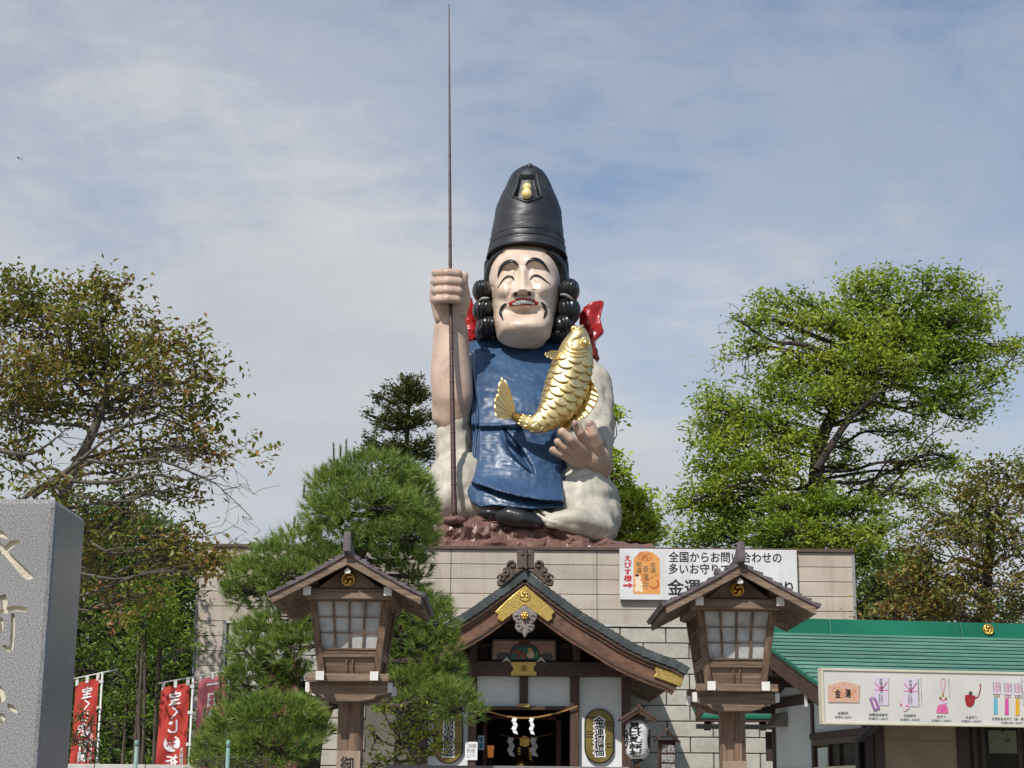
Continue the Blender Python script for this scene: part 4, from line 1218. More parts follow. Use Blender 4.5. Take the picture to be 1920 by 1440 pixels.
ysR = [125, 300, 520, 700, 860, 900, 1000, 1175]
xsR = [905, 900, 880, 872, 885, 890, 905, 925]
def robe(u, v):
    x0 = interp([125, 300, 640, 900, 1000, 1100, 1170], [350, 345, 380, 372, 345, 306, 330], 125 + v * 1045); x1 = interp(ysR, xsR, 125 + v * 1045)
    x = x0 + (x1 - x0) * u
    ybot = interp([300, 400, 470, 600, 700, 880, 940], [1108, 1160, 1148, 1162, 1172, 1160, 1178], x)
    y = 125 + v * (ybot - 125)
    e = min(u, 1 - u)
    d = robe_depth(x, y) + (0.20 * (1 - min(1, e / 0.03)) ** 2) + 1.1 * (1 - min(1, e / 0.011))
    if v > 0.99: d += 0.8 * (v - 0.99) / 0.01
    a = c2(x, y)
    return S(a[0], a[1], d)
MB().grid(robe, 180, 230).build('robe_front', M_blue, st)
# under layers showing at the sides
def strip(xa, xb, off, y0, y1, name, ext=0.0):
    def f(u, v):
        y = y0 + v * (y1 - y0)
        a0 = interp([p[1] for p in xa], [p[0] for p in xa], y); b0 = interp([p[1] for p in xb], [p[0] for p in xb], y)
        x = a0 + (b0 - a0) * u
        d = robe_depth(x, min(y, 1150)) + off + 0.05 * math.sin(u * 9 + y / 60)
        if v > 0.97: d += 0.4 * (v - .97) / .03
        q = c2(x, y)
        return S(q[0], q[1], d)
    MB().grid(f, 14, 60).build(name, M_blue, st)
strip([(298, 125), (330, 430), (345, 700), (345, 860), (325, 980), (293, 1100)], [(352, 125), (372, 430), (385, 640), (380, 900), (360, 1010), (345, 1130)], 0.28, 125, 1125, 'robe_underlayer')
strip([(880, 840), (900, 920), (925, 1165)], [(905, 840), (935, 920), (955, 1020), (976, 1182)], 0.17, 845, 1180, 'robe_underlayer')
# collar mound behind the chin and shoulders of the robe
blob('robe_shoulder', [[(896, 672, 0.5, 25), (940, 672, 0.7, 28), (1000, 672, 0.7, 30), (1060, 672, 0.7, 28), (1090, 674, 0.6, 22)], ('e', 985, 720, 0.5, 1.6, 1.1, 0.9)], M_blue, st, voxel=0.08, smooth=6)
# ---- shoe
sh = blob('black_shoe', [[c2(520, 1205) + (-3.0, 11), c2(570, 1195) + (-3.1, 14), c2(650, 1215) + (-3.15, 14), c2(745, 1240) + (-3.1, 11)], [c2(530, 1225) + (-3.0, 9), c2(640, 1240) + (-3.1, 10), c2(755, 1258) + (-3.0, 8)], [c2(540, 1180) + (-2.9, 8), c2(620, 1185) + (-3.0, 8), c2(730, 1215) + (-3.0, 8)]], M_hair, st, voxel=0.05, smooth=4)
blob('far_shoe', [[c2(405, 1180) + (-2.9, 6), c2(450, 1180) + (-3.0, 6), c2(500, 1190) + (-3.0, 5)]], M_hair, st, voxel=0.05, smooth=3)

# ---- head
def cf_(x, y): return (900 + x / 6.545, 440 + y / 6.545)
outl = [(540, 96), (400, 106), (300, 132), (210, 205), (150, 310), (108, 430), (100, 540), (130, 640), (135, 800), (155, 1000), (190, 1180), (218, 1290), (300, 1352), (400, 1385), (520, 1402), (650, 1382), (780, 1325), (852, 1270), (885, 1150), (915, 1000), (958, 850), (975, 700), (992, 560), (985, 470), (940, 330), (880, 225), (790, 150), (680, 115)]
HCX, HCY = 545.0, 720.0
oang = []
for (x, y) in outl:
    oang.append((math.atan2(y - HCY, x - HCX) % (2 * math.pi), math.hypot(x - HCX, y - HCY)))
oang.sort()
OA = [oang[-1][0] - 2 * math.pi] + [a for a, r in oang] + [oang[0][0] + 2 * math.pi]
OR = [oang[-1][1]] + [r for a, r in oang] + [oang[0][1]]
def G(x, y, cx, cy, sx, sy, rot=0):
    dx, dy = x - cx, y - cy
    if rot:
        c, s = math.cos(rot), math.sin(rot); dx, dy = c * dx + s * dy, -s * dx + c * dy
    return math.exp(-(dx / sx) ** 2 - (dy / sy) ** 2)
def face_depth(x, y):
    a = math.atan2(y - HCY, x - HCX) % (2 * math.pi)
    R = interp(OA, OR, a)
    t = min(1, math.hypot(x - HCX, y - HCY) / R)
    prot = np.mean([interp([100, 200, 300, 420, 500, 620, 760, 860, 960, 1060, 1130, 1200, 1300, 1400], [0.80, 0.98, 1.08, 1.12, 1.06, 1.14, 1.22, 1.20, 1.14, 1.24, 1.30, 1.10, 0.62, 0.25], y + e_) for e_ in (-60, -30, 0, 30, 60)])
    hx = (x - HCX) / 450
    d = -prot * max(0.0, 1 - abs(hx) ** interp([950, 1300], [2.8, 2.2], y)) ** 0.5
    edge = max(0, 1 - t ** 9)
    d *= edge ** 0.5
    d -= interp([900, 1400], [0.0, 0.55], y)
    cx = 525 + (y - 700) * -0.015
    # nose
    if y < 668:
        k = max(0, min(1, (y - 410) / 258))
        wn = 50 + 44 * k ** 1.5
        d -= (0.10 + 0.36 * k ** 1.2) * math.exp(-(abs(x - cx) / wn) ** 2.0) * min(1, max(0, (y - 380) / 60))
    else:
        k = max(0, 1 - (y - 668) / 88)
        d -= 0.46 * k ** 0.9 * math.exp(-(abs(x - cx) / 92) ** 2.6)
    d -= 0.20 * G(x, y, 428, 706, 50, 44) + 0.20 * G(x, y, 618, 700, 50, 44)
    # sockets, lids
    d += 0.10 * G(x, y, 350, 430, 100, 54, -0.12) + 0.10 * G(x, y, 690, 415, 105, 50, 0.12)
    d += 0.08 * G(x, y, 450, 480, 36, 80) + 0.08 * G(x, y, 598, 475, 36, 80)
    d -= 0.13 * G(x, y, 345, 555, 85, 52, -0.25) + 0.13 * G(x, y, 705, 545, 90, 52, 0.25)
    # brow ridges
    d -= 0.07 * G(x, y, 350, 345, 120, 36, -0.3) + 0.07 * G(x, y, 700, 325, 120, 36, 0.3)
    # cheeks
    d -= 0.22 * G(x, y, 270, 670, 130, 95) + 0.22 * G(x, y, 790, 650, 135, 98)
    d += 0.05 * G(x, y, 290, 810, 80, 50) + 0.05 * G(x, y, 790, 785, 90, 50)
    # smile folds
    d += 0.07 * G(x, y, 385, 690, 22, 70, 0.5) + 0.07 * G(x, y, 668, 690, 22, 70, -0.5)
    # muzzle, lower lip hollow, chin ball
    d -= 0.12 * G(x, y, 525, 800, 200, 80)
    d += 0.20 * G(x, y, 535, 950, 175, 52)
    d -= 0.10 * G(x, y, 525, 1075, 190, 60)
    d -= 0.06 * G(x, y, 530, 890, 150, 24)
    return d
def facepos(x, y, off=0.0):
    a = cf_(x, y)
    return S(a[0], a[1], face_depth(x, y) + off)
NA, NR_ = 220, 120
V = [facepos(HCX, HCY)]
for j in range(1, NR_ + 1):
    t = j / NR_
    t = 1 - (1 - t) ** 1.25
    for i in range(NA):
        a = 2 * math.pi * i / NA
        R = interp(OA, OR, a)
        V.append(facepos(HCX + math.cos(a) * R * t, HCY + math.sin(a) * R * t))
fs = [(0, 1 + (i + 1) % NA, 1 + i) for i in range(NA)]
for j in range(NR_ - 1):
    for i in range(NA):
        a = 1 + j * NA + i; b = 1 + j * NA + (i + 1) % NA
        fs.append((a, b, b + NA, a + NA))
fc = MB().add(V, fs, True).build('face', M_face, st)
# neck / skull core
blob('head_core', [('e', 984, 545, 0.35, 1.04, 1.1, 1.55), [(984, 600, 0.2, 42), (984, 650, 0.3, 40)]], M_skin, st, voxel=0.08, smooth=3)
def ribbon(pts, ws, m, nm, h=0.05, off=-0.01, k=5, parent=None):
    """raised painted strip lying on the face; pts in face crop px"""
    c = smooth_pts([(p[0], p[1], 0) for p in pts], k)
    W = np.interp(np.linspace(0, 1, len(c)), np.linspace(0, 1, len(ws)), ws)
    mb = MB(); V = []
    for i, p in enumerate(c):
        t = (c[min(i + 1, len(c) - 1)] - c[max(i - 1, 0)]).normalized()
        nx, ny = -t.y, t.x
        for s, hh in ((-1, 0.02), (-0.75, -h * 0.75), (0, -h), (0.75, -h * 0.75), (1, 0.02)):
            V.append(facepos(p.x + nx * s * W[i] / 2, p.y + ny * s * W[i] / 2, off + hh))
    fs = []
    for i in range(len(c) - 1):
        for q in range(4):
            fs.append((i * 5 + q, i * 5 + q + 1, i * 5 + q + 6, i * 5 + q + 5))
    return mb.add(V, fs, True).build(nm, m, parent or st)
ribbon([(216, 528), (228, 470), (262, 395), (310, 345), (370, 322), (425, 335), (468, 375)], [6, 28, 40, 44, 41, 34, 15], M_hair, 'eyebrow', 0.06)
ribbon([(562, 375), (600, 325), (655, 300), (715, 308), (770, 345), (815, 400), (855, 455)], [14, 36, 44, 44, 39, 26, 6], M_hair, 'eyebrow', 0.06)
ribbon([(216, 655), (255, 590), (300, 535), (350, 512), (395, 522), (418, 555)], [4, 15, 25, 32, 29, 12], M_hair, 'eye_line', 0.03)
ribbon([(612, 555), (640, 515), (690, 500), (745, 520), (800, 560), (864, 607)], [11, 27, 34, 28, 18, 4], M_hair, 'eye_line', 0.03)
ribbon([(322, 842), (285, 870), (258, 920), (255, 980), (284, 1045)], [9, 32, 40, 40, 10], M_hair, 'moustache', 0.06)
ribbon([(750, 825), (785, 860), (805, 920), (802, 975), (778, 1022)], [9, 32, 42, 38, 10], M_hair, 'moustache', 0.06)
for (x, y) in ((438, 728), (605, 722)):
    mb = MB(); V = [facepos(x, y, -0.03)]
    for i in range(14):
        a = 2 * math.pi * i / 14
        V.append(facepos(x + 24 * math.cos(a) + (6 if x > 500 else -4) * math.sin(a), y + 30 * math.sin(a), -0.035))
    mb.add(V, [(0, 1 + (i + 1) % 14, 1 + i) for i in range(14)], True).build('nostril', M_black, st)
# mouth
def patch(poly, m, nm, off, parent=st, n=16):
    """filled patch between an upper and a lower edge (crop px)"""
    up, lo = poly
    mb = MB()
    def f(u, v):
        x0 = up[0][0] + (up[-1][0] - up[0][0]) * u
        yu = interp([p[0] for p in up], [p[1] for p in up], x0); yl = interp([p[0] for p in lo], [p[1] for p in lo], x0)
        y = yu + (yl - yu) * v
        return facepos(x0, y, off - 0.02 * math.sin(math.pi * v))
    return mb.grid(f, n * 2, 6).build(nm, m, parent)
mouth = patch((((345, 842), (400, 812), (460, 785), (540, 778), (620, 785), (680, 808), (720, 832)), ((345, 848), (380, 876), (450, 872), (540, 864), (620, 868), (680, 868), (708, 862), (720, 836))), M_lipr, 'lips', -0.03)
gap = patch((((395, 852), (440, 815), (480, 803), (540, 799), (600, 804), (640, 822), (680, 850)), ((395, 856), (440, 862), (540, 850), (620, 854), (680, 854))), M_black, 'mouth_gap', -0.055, mouth)
for i in range(8):
    xa = 402 + i * 34; xb = xa + 32
    yt = interp([395, 440, 480, 540, 600, 640, 680], [850, 818, 806, 802, 807, 824, 850], (xa + xb) / 2)
    yb = interp([395, 440, 480, 500, 600, 660, 680], [858, 862, 862, 846, 846, 858, 856], (xa + xb) / 2)
    if yb - yt < 8: yt = yb - 8
    mb = MB(); V = []
    mb.grid(lambda u, v: facepos(xa + (xb - xa) * u, yt + (yb - yt) * v, -0.075 - 0.012 * math.sin(math.pi * u)), 4, 3).build('tooth', M_tooth, mouth)
# mole dots
mb = MB()
for (x, y, r) in ((497, 1072, 9), (340, 1097, 6)):
    MB().ell(facepos(x, y, 0.0), (r / 6.545 / PX, 0.02, r / 6.545 / PX), 10, 6).build('mole', M_skin, fc)
# hair band under the hat
hb = []
def hair_side(s):
    a = [(919 if s < 0 else 1053, 524), (922 if s < 0 else 1051, 500), (930 if s < 0 else 1044, 484), (944 if s < 0 else 1031, 474)]
    return [[(p[0], p[1], 0.05 - 0.22 * i, 13 - i * 2.2) for i, p in enumerate(a)],
            [(922 if s < 0 else 1052, 496, 0.3, 15), (921 if s < 0 else 1053, 530, 0.35, 15), (916 if s < 0 else 1060, 590, 0.4, 20), (925 if s < 0 else 1052, 630, 0.4, 18)]]
blob('hair', hair_side(-1) + hair_side(1) + [('e', 985, 570, 0.9, 1.12, 1.0, 1.6), [(952, 470, -0.2, 4.5), (1020, 470, -0.2, 4.5)]], M_hair, st, voxel=0.05, smooth=3)
def curl(x, y, rx, ry, dy, ph0=0.0, tilt=0.0):
    a = c1(x, y)
    R = Matrix.Rotation(tilt, 3, 'Y') @ Matrix.Rotation(ph0, 3, 'Z')
    def fn(th, ph):
        return 1 + 0.035 * math.cos(th * 14) * max(0, math.sin(ph)) ** 0.5 + 0.02 * noise.noise(Vector((th, ph * 2, x)))
    MB().ell(S(a[0], a[1], dy), (rx / 4 / PX, 0.62, ry / 4 / PX), 84, 26, fn, R).build('hair_curl', M_hair, st)
curl(494, 985, 72, 78, -0.25, 0, -0.15); curl(503, 1128, 80, 86, -0.15, 0.1, 0.1); curl(532, 1250, 84, 80, -0.1, 0.2, 0.2)
curl(1148, 985, 78, 92, -0.25, 0, 0.15); curl(1140, 1135, 92, 104, -0.15, 0.1, -0.1); curl(1095, 1255, 90, 92, -0.1, 0.2, -0.3)
curl(500, 1300, 60, 55, 0.1); curl(1060, 1330, 60, 40, 0.1)
for pts in ([(470, 1062, -0.62), (500, 1040, -0.75), (550, 1036, -0.8)], [(1080, 1010, -0.8), (1120, 1012, -0.8), (1165, 1040, -0.72), (1190, 1075, -0.55)]):
    q = smooth_pts([S(*c1(p[0], p[1]), p[2]) for p in pts], 5)
    MB().tube(q, [0.05 * (0.4 + 0.6 * math.sin(math.pi * i / (len(q) - 1))) for i in range(len(q))], 8).build('worn_band', mat('worn_grey_paint', '77766f', '8c8b83', rough=0.5, scale=5), st)
# ---- hat
HX, HY_ = 988.0, 0.05
ctr0 = S(988, 490, 0.25)
prof = [(487, 76.5, 988), (478, 75.5, 988), (469, 74, 988.3), (467, 73, 988.4), (450, 71, 988.7), (430, 69.2, 989), (410, 66.5, 990), (390, 62, 990.4), (362, 50.5, 991.5), (348, 44, 992), (337.5, 38.5, 992), (325, 30.5, 992), (318.7, 23, 992), (314, 14, 992.3), (311.6, 6.5, 992.4), (310.6, 0.3, 992.5)]
def hp(pp, v):
    ys = [p[0] for p in prof][::-1]
    y = 487 + (310 - 487) * v
    sm = min(7, max(0, (y - 311) * 0.8)) if y < 440 else 0
    return y, float(np.mean([interp(ys, [p[1] for p in prof][::-1], y + q * sm) for q in (-1, -0.5, 0, 0.5, 1)])), interp(ys, [p[2] for p in prof][::-1], y)
def hatpt(u, v, ro=0.0):
    y, r, cxp = hp(0, v)
    # the front of each ring is seen higher up than its sides, so centre lies below
    base = S(cxp, y, 0.25)
    rm = r / PX + ro
    a = 2 * math.pi * u
    p = Vector((base.x + rm * math.cos(a), base.y + rm * 1.02 * math.sin(a), base.z - 0.17 * max(0, 1 - v / 0.5) ** 1.5 * math.sin(a)))
    return p
def hat_mesh(u, v):
    v2 = v
    p = hatpt(u, v2)
    y, r, cxp = hp(0, v2)
    # dent on the front
    q = pj(p)
    if p.y < 49.8 + 0.4 and math.sin(2 * math.pi * u) < 0:
        x, yy = (q[0] - 780) * 4, (q[1] - 300) * 4
        if 105 < yy < 285:
            k = (yy - 105) / 180
            xl = 768 - 50 * k ** 2; xr = 903 + 42 * k ** 1.5
            if xl < x < xr:
                e = min((x - xl) / 22, (xr - x) / 22, (285 - yy) / 12, (yy - 105) / 30, 1)
                p.y += 0.30 * max(0, e) * (0.45 + 0.55 * k)
    n = 0.03 * noise.noise(p * 1.1) + 0.012 * noise.noise(Vector((p.x * 2, p.y * 2, p.z * 6)))
    dirv = Vector((math.cos(2 * math.pi * u), math.sin(2 * math.pi * u), 0))
    return p + dirv * n
NU, NV = 220, 150
mb = MB()
V = [hat_mesh(i / NU, 1 - (1 - j / NV) ** 1.0) for j in range(NV + 1) for i in range(NU)]
fs = []
for j in range(NV):
    for i in range(NU):
        i2 = (i + 1) % NU
        fs.append((j * NU + i, j * NU + i2, (j + 1) * NU + i2, (j + 1) * NU + i))
# closing underside
b0 = len(V)
V += [hatpt(i / NU, 0, -0.07) for i in range(NU)] + [hatpt(0, 0).lerp(hatpt(0.5, 0), 0.5) + Vector((0, 0, 0.2))]
for i in range(NU):
    i2 = (i + 1) % NU
    fs.append((i2, i, b0 + i, b0 + i2)); fs.append((b0 + i2, b0 + i, b0 + NU))
hat = mb.add(V, fs, True).build('tall_hat', M_hat, st)
# raised band lines around the hat
def ring(v, ro, r, nm='hat_band'):
    pts = [hatpt(i / 72, v, ro) for i in range(73)]
    MB().tube(pts, r, 6).build(nm, M_hat, hat)
ring(0.118, 0.0, 0.022); ring(0.19, 0.0, 0.014); ring(0.004, 0.0, 0.03)
# lip of the dent and gourd
def hatfront(x, y, off):
    a = c1(x, y)
    best = None
    for d in np.linspace(-1.6, 0.6, 120):
        p = S(a[0], a[1], d)
        # inside the hat?
        lo, hi = 0.0, 1.0
        vv = None
        zz0, zz1 = hatpt(0, 0).z, hatpt(0, 1).z
        if not (zz0 < p.z < zz1): continue
        for _ in range(18):
            m_ = (lo + hi) / 2
            if hatpt(0, m_).z < p.z: lo = m_
            else: hi = m_
        yv, r, cxp = hp(0, lo)
        cc = S(cxp, yv, 0.25)
        if math.hypot(p.x - cc.x, (p.y - cc.y) / 1.02) < r / PX:
            best = p; break
    if best is None: best = S(a[0], a[1], -1.0)
    return best + Vector((0, off, 0))
lip = [(716, 272), (760, 290), (800, 306), (832, 312), (870, 302), (910, 288), (944, 270)]
q = smooth_pts([hatfront(x, y, -0.02) for x, y in lip], 4)
MB().tube(q, 0.035, 8).build('dent_lip', M_hat, hat)
gd = MB()
gc = hatfront(830, 262, -0.10); gc2 = hatfront(833, 214, -0.10)
gd.ell(gc, (9.8 / PX, 0.16, 10.5 / PX), 24, 16)
gd.ell(gc2, (8.6 / PX, 0.16, 8.6 / PX), 24, 16)
gd.ell((gc + gc2) / 2, (6.5 / PX, 0.12, 7.5 / PX), 16, 12)
gd.build('gold_gourd', mat('sun_glint_gold', 'ffeaa6', 'ffdc84', rough=0.18, metal=0.25, scale=4), hat)  # pale gold stands in for the sun's glint on the gourd
a = c1(853, 72)
MB().tube([S(992.5, 313.5, -0.2), S(993, 312, -0.05)], 0.10, 14).build('hat_stud', M_hat, hat)

# ---- rock base (stands on the hall roof)
rk0, rk1 = P(795, 1000, 46.2).x, P(1236, 1000, 46.2).x
zr0 = ztop - 0.6
def rocktop(x_px):
    return interp([780, 815, 850, 880, 915, 960, 1010, 1040, 1085, 1160, 1200, 1224, 1240], [990, 988, 978, 969, 964, 970, 985, 990, 998, 1012, 1016, 1021, 1030], x_px)
rock = thing('rock_base', 'crumpled brown painted rock plinth under the giant statue on the hall roof', 'plinth', (0.5, 48, ztop))
def rk(u, v):
    pxx = 795 + u * 441
    yf = 46.3 + 1.1 * v
    p = P(pxx, 1045 + (rocktop(pxx) - 1045) * min(1, v * 1.0), yf)
    if v <= 1:
        q = p * 1.1
        f = abs(noise.noise(Vector((q.x * 0.9 + q.z * 0.5, q.z * 1.7, 3)))) * 0.9 + abs(noise.noise(Vector((q.x * 2.2 - q.z, q.z * 3.0, 7)))) * 0.5 + 0.10 * noise.noise(Vector((q.x * 6, q.z * 6, 1)))
        p = p + Vector((0.10 * noise.noise(Vector((q.x * 3, q.z * 4, 9))), -0.75 * f + 0.2, 0.10 * noise.noise(Vector((q.x * 3, q.z * 4, 29)))))
    return p
mb = MB().grid(rk, 84, 13, smooth=False)
def rk2(u, v):
    p = rk(u, 1.0)
    return Vector((p.x, p.y + v * 5.5, p.z + 0.15 * noise.noise(Vector((p.x, v * 4, 2))) - (0.4 * v if True else 0)))
mb.grid(rk2, 84, 10, smooth=False)
mb.build('rock_shell', M_rock, rock)

# ---- fishing rod
rod = thing('fishing_rod', 'very long thin brown bamboo fishing rod held upright in the statue fist', 'fishing rod', tuple(S(852, 968, -2.5)))
A_, B_ = S(852, 975, -3.0), S(842, 8, -0.85)
Mid = S(844.5, 548, -2.04)
pts = []; rs = []
NJ = 60
for i in range(NJ + 1):
    t = i / NJ
    if t < 0.45: p = A_.lerp(Mid, t / 0.45)
    else: p = Mid.lerp(B_, (t - 0.45) / 0.55)
    pts.append(p); rs.append((4.3 * (1 - t) ** 0.9 + 0.9) / PX)
# keep the fist closed round it
MB().tube(pts, rs, 12).build('rod', M_rod, rod)
for i in range(1, 30):
    t = 1 - (1 - i / 30) ** 1.0
    if t < 0.45: p = A_.lerp(Mid, t / 0.45)
    else: p = Mid.lerp(B_, (t - 0.45) / 0.55)
    r = (4.3 * (1 - t) ** 0.9 + 0.9) / PX
    MB().tube([p - Vector((0, 0, 0.03)), p, p + Vector((0, 0, 0.03))], [r * 1.0, r * 1.12, r * 1.0], 12).build('rod_joint', M_rod, rod)
MB().ell(S(852, 976, -2.95), (0.30, 0.3, 0.13), 14, 8, fn=lambda t, p: 1 + 0.2 * math.sin(5 * t + 2 * p)).build('rod_socket', M_rock, rod)

# ---- golden fish
fish = thing('golden_fish', 'large golden carp cradled head up against the blue robe of the statue', 'fish', tuple(S(1045, 800, -2.9)))
spine = [(1012, 40, 12), (1008, 62, 36), (1000, 105, 64), (988, 160, 88), (975, 225, 106), (955, 300, 118), (930, 390, 124), (903, 460, 118), (868, 530, 104), (830, 578, 86), (785, 615, 68), (740, 636, 56), (695, 632, 45), (650, 612, 34), (612, 592, 27), (590, 582, 26)]
sp = smooth_pts([(a, b, 0) for a, b, c in spine], 6)
hw_ = np.interp(np.linspace(0, 1, len(sp)), np.linspace(0, 1, len(spine)), [c for a, b, c in spine])
arc = [0]
for i in range(1, len(sp)): arc.append(arc[-1] + (sp[i] - sp[i - 1]).length)
def fdep(s):       # centre depth along the fish
    return interp([0, 300, 600, 900, 1100], [-2.75, -2.75, -2.85, -2.95, -2.95], s)
def fpt(s, th, lift=0.0):
    """s = arc length px crop2, th = 0 front centre, +-pi/2 edges"""
    x = interp(arc, [p.x for p in sp], s); y = interp(arc, [p.y for p in sp], s); w = interp(arc, hw_, s)
    x2 = interp(arc, [p.x for p in sp], s + 6); y2 = interp(arc, [p.y for p in sp], s + 6)
    x1 = interp(arc, [p.x for p in sp], max(s - 6, 0)); y1 = interp(arc, [p.y for p in sp], max(s - 6, 0))
    t = Vector((x2 - x1, y2 - y1)).normalized(); n = Vector((-t.y, t.x))       # n points screen-left when going down
    o = math.sin(th) * (w + lift * 200)
    q = c2(x + n.x * o, y + n.y * o)
    dep = fdep(s) - math.cos(th) * (w / 3.274 / PX * 0.62 + lift)
    return S(q[0], q[1], dep)
NS, NT = 90, 40
V = []
for i in range(NS + 1):
    s = arc[-1] * i / NS
    for k in range(NT):
        V.append(fpt(s, 2 * math.pi * k / NT))
fs = []
for i in range(NS):
    for k in range(NT):
        k2 = (k + 1) % NT
        fs.append((i * NT + k, i * NT + k2, (i + 1) * NT + k2, (i + 1) * NT + k))
fs.append(tuple(range(NT))); fs.append(tuple(range((NS + 1) * NT - 1, NS * NT - 1, -1)))
fb = MB().add(V, fs, True).build('fish_body', M_fishd, fish)
# head shell
V = []; n1 = 22
mb = MB()
mb.grid(lambda u, v: fpt(4 + 178 * v + 22 * math.cos((u - 0.5) * 2.6) * v, (u - 0.5) * 3.3, 0.02 * math.sin(v * math.pi * 0.5 + 0.2) + 0.02), 36, 26).build('fish_head', M_fish, fish)
# scales: overlapping shield shaped plates, each its own part
srow = 190.0; row = 0
s = srow
while s < arc[-1] - 60:
    w = interp(arc, hw_, s)
    stp = interp([190, 500, 800, 1000, 1100], [47, 44, 38, 26, 20], s)
    nacross = max(4, int(round(2 * w * 1.25 / interp([190, 700, 1000, 1100], [74, 60, 44, 34], s))))
    dth = math.pi / nacross
    for k in range(-(nacross // 2) - 1, nacross // 2 + 2):
        th = (k + (0.5 if row % 2 else 0)) * dth
        if abs(th) > 1.75: continue
        nu, nv = 8, 5
        V = []
        for j in range(nv + 1):
            v = j / nv
            for i in range(nu + 1):
                u = -1 + 2 * i / nu
                bow = math.sqrt(max(0, 1 - u * u * 0.98))
                ss = s - stp * 0.75 + v * stp * (0.75 + 0.85 * bow)
                lift = (0.022 + 0.042 * v + 0.028 * (1 - u * u) * v) * min(1, (w / 95) ** 1.2)
                if v == 1 : pass
                V.append(fpt(ss, th + u * dth * 0.56, lift))
        # edge skirt
        for i in range(nu + 1):
            u = -1 + 2 * i / nu
            bow = math.sqrt(max(0, 1 - u * u * 0.98))
            ss = s - stp * 0.75 + stp * (0.75 + 0.85 * bow) + 1.5
            V.append(fpt(ss, th + u * dth * 0.56, 0.0))
        m = nu + 1
        fs = [(j * m + i, j * m + i + 1, (j + 1) * m + i + 1, (j + 1) * m + i) for j in range(nv + 1) for i in range(nu)]
        MB().add(V, fs, True).build('scale', M_fish, fish)
    s += stp; row += 1
# fins
def fin(edge_in, edge_out, dep0, dep1, nm, nrib, th=0.05, amp=0.035, parent=fish, m=None, mapc=c2):
    """ribbed fin between two edges (root and tip)"""
    a = smooth_pts([(p[0], p[1], 0) for p in edge_in], 6); b = smooth_pts([(p[0], p[1], 0) for p in edge_out], 6)
    def at(l, u):
        f = u * (len(l) - 1); i = min(int(f), len(l) - 2)
        return l[i].lerp(l[i + 1], f - i)
    nu, nv = nrib * 8, 8
    mb = MB(); V = []
    for side in (0, 1):
        for j in range(nv + 1):
            for i in range(nu + 1):
                u, v = i / nu, j / nv
                q = at(a, u).lerp(at(b, u), v)
                rib = abs(math.sin(math.pi * nrib * u))
                if v > 0.9: q = q + (at(b, u) - at(a, u)) * (0.04 * (rib - 0.5))
                d = dep0 + (dep1 - dep0) * v - amp * rib * (0.35 + 0.65 * v) + side * th
                z = mapc(q.x, q.y)
                V.append(S(z[0], z[1], d))
    m_ = (nu + 1) * (nv + 1)
    fs = []
    for j in range(nv):
        for i in range(nu):
            q0 = j * (nu + 1) + i
            fs.append((q0, q0 + nu + 1, q0 + nu + 2, q0 + 1)); fs.append((m_ + q0, m_ + q0 + 1, m_ + q0 + nu + 2, m_ + q0 + nu + 1))
    for i in range(nu):
        q0 = nv * (nu + 1) + i; fs.append((q0, m_ + q0, m_ + q0 + 1, q0 + 1))
    for j in range(nv):
        q0 = j * (nu + 1); fs.append((q0, m_ + q0, m_ + q0 + nu + 1, q0 + nu + 1))
        q1 = q0 + nu; fs.append((q1, q1 + nu + 1, m_ + q1 + nu + 1, m_ + q1))
    return mb.add(V, fs, True).build(nm, m or M_fish, parent)
fin([(612, 552), (602, 570), (592, 588), (585, 606)], [(575, 420), (530, 352), (505, 400), (503, 445), (482, 480), (480, 535), (492, 598), (560, 609)], -2.98, -3.2, 'tail_fin', 9, 0.07, 0.04)
fin([(884, 190), (880, 240)], [(835, 186), (790, 206), (802, 226), (845, 243)], -2.95, -3.1, 'pectoral_fin', 5, 0.05, 0.03)
fin([(1066, 365), (1050, 440), (1020, 510), (970, 575), (900, 620), (885, 640)], [(1078, 368), (1116, 450), (1112, 500), (1070, 570), (1010, 612), (948, 622), (945, 672), (885, 652)], -2.7, -2.85, 'long_fin', 13, 0.06, 0.04)
# head details
def ftube(pts, r, nm, dd=-0.03):
    q = []
    for x, y in pts:
        # find surface depth at this pixel on the fish
        best = 1e9; bs = 0; 
        for i in range(0, len(sp)):
            d = (sp[i].x - x) ** 2 + (sp[i].y - y) ** 2
            if d < best: best = d; bs = arc[i]
        w = interp(arc, hw_, bs); o = min(0.98, math.sqrt(best) / w)
        z = c2(x, y)
        q.append(S(z[0], z[1], fdep(bs) - math.sqrt(1 - o * o) * w / 3.274 / PX * 0.62 + dd))
    q = smooth_pts(q, 5)
    n = len(q)
    return MB().tube(q, [r * (0.35 + 0.65 * math.sin(math.pi * (0.08 + 0.84 * i / (n - 1)))) for i in range(n)], 10).build(nm, M_fish, fish)
ftube([(957, 158), (955, 128), (968, 112), (990, 105), (1008, 92), (1012, 78)], 0.055, 'cheek_curl', -0.045)
ftube([(913, 120), (935, 158), (975, 176), (1022, 172), (1052, 156)], 0.05, 'gill_ridge', -0.045)
ftube([(900, 150), (925, 185), (975, 200), (1030, 196), (1072, 180)], 0.05, 'gill_ridge', -0.045)
ftube([(892, 185), (920, 212), (975, 226), (1035, 218), (1078, 205)], 0.045, 'gill_ridge', -0.045)
ftube([(956, 66), (962, 48), (975, 45), (985, 62)], 0.05, 'lip', -0.02)
ftube([(985, 62), (1000, 55), (1015, 40), (1028, 33)], 0.05, 'lip', -0.02)
zq = c2(1040, 138)
MB().ell(S(zq[0], zq[1], -3.08), (0.095, 0.07, 0.095), 18, 12).build('fish_eye', M_fish, fish)
z = c2(1040, 138); c = S(z[0], z[1], -3.04)
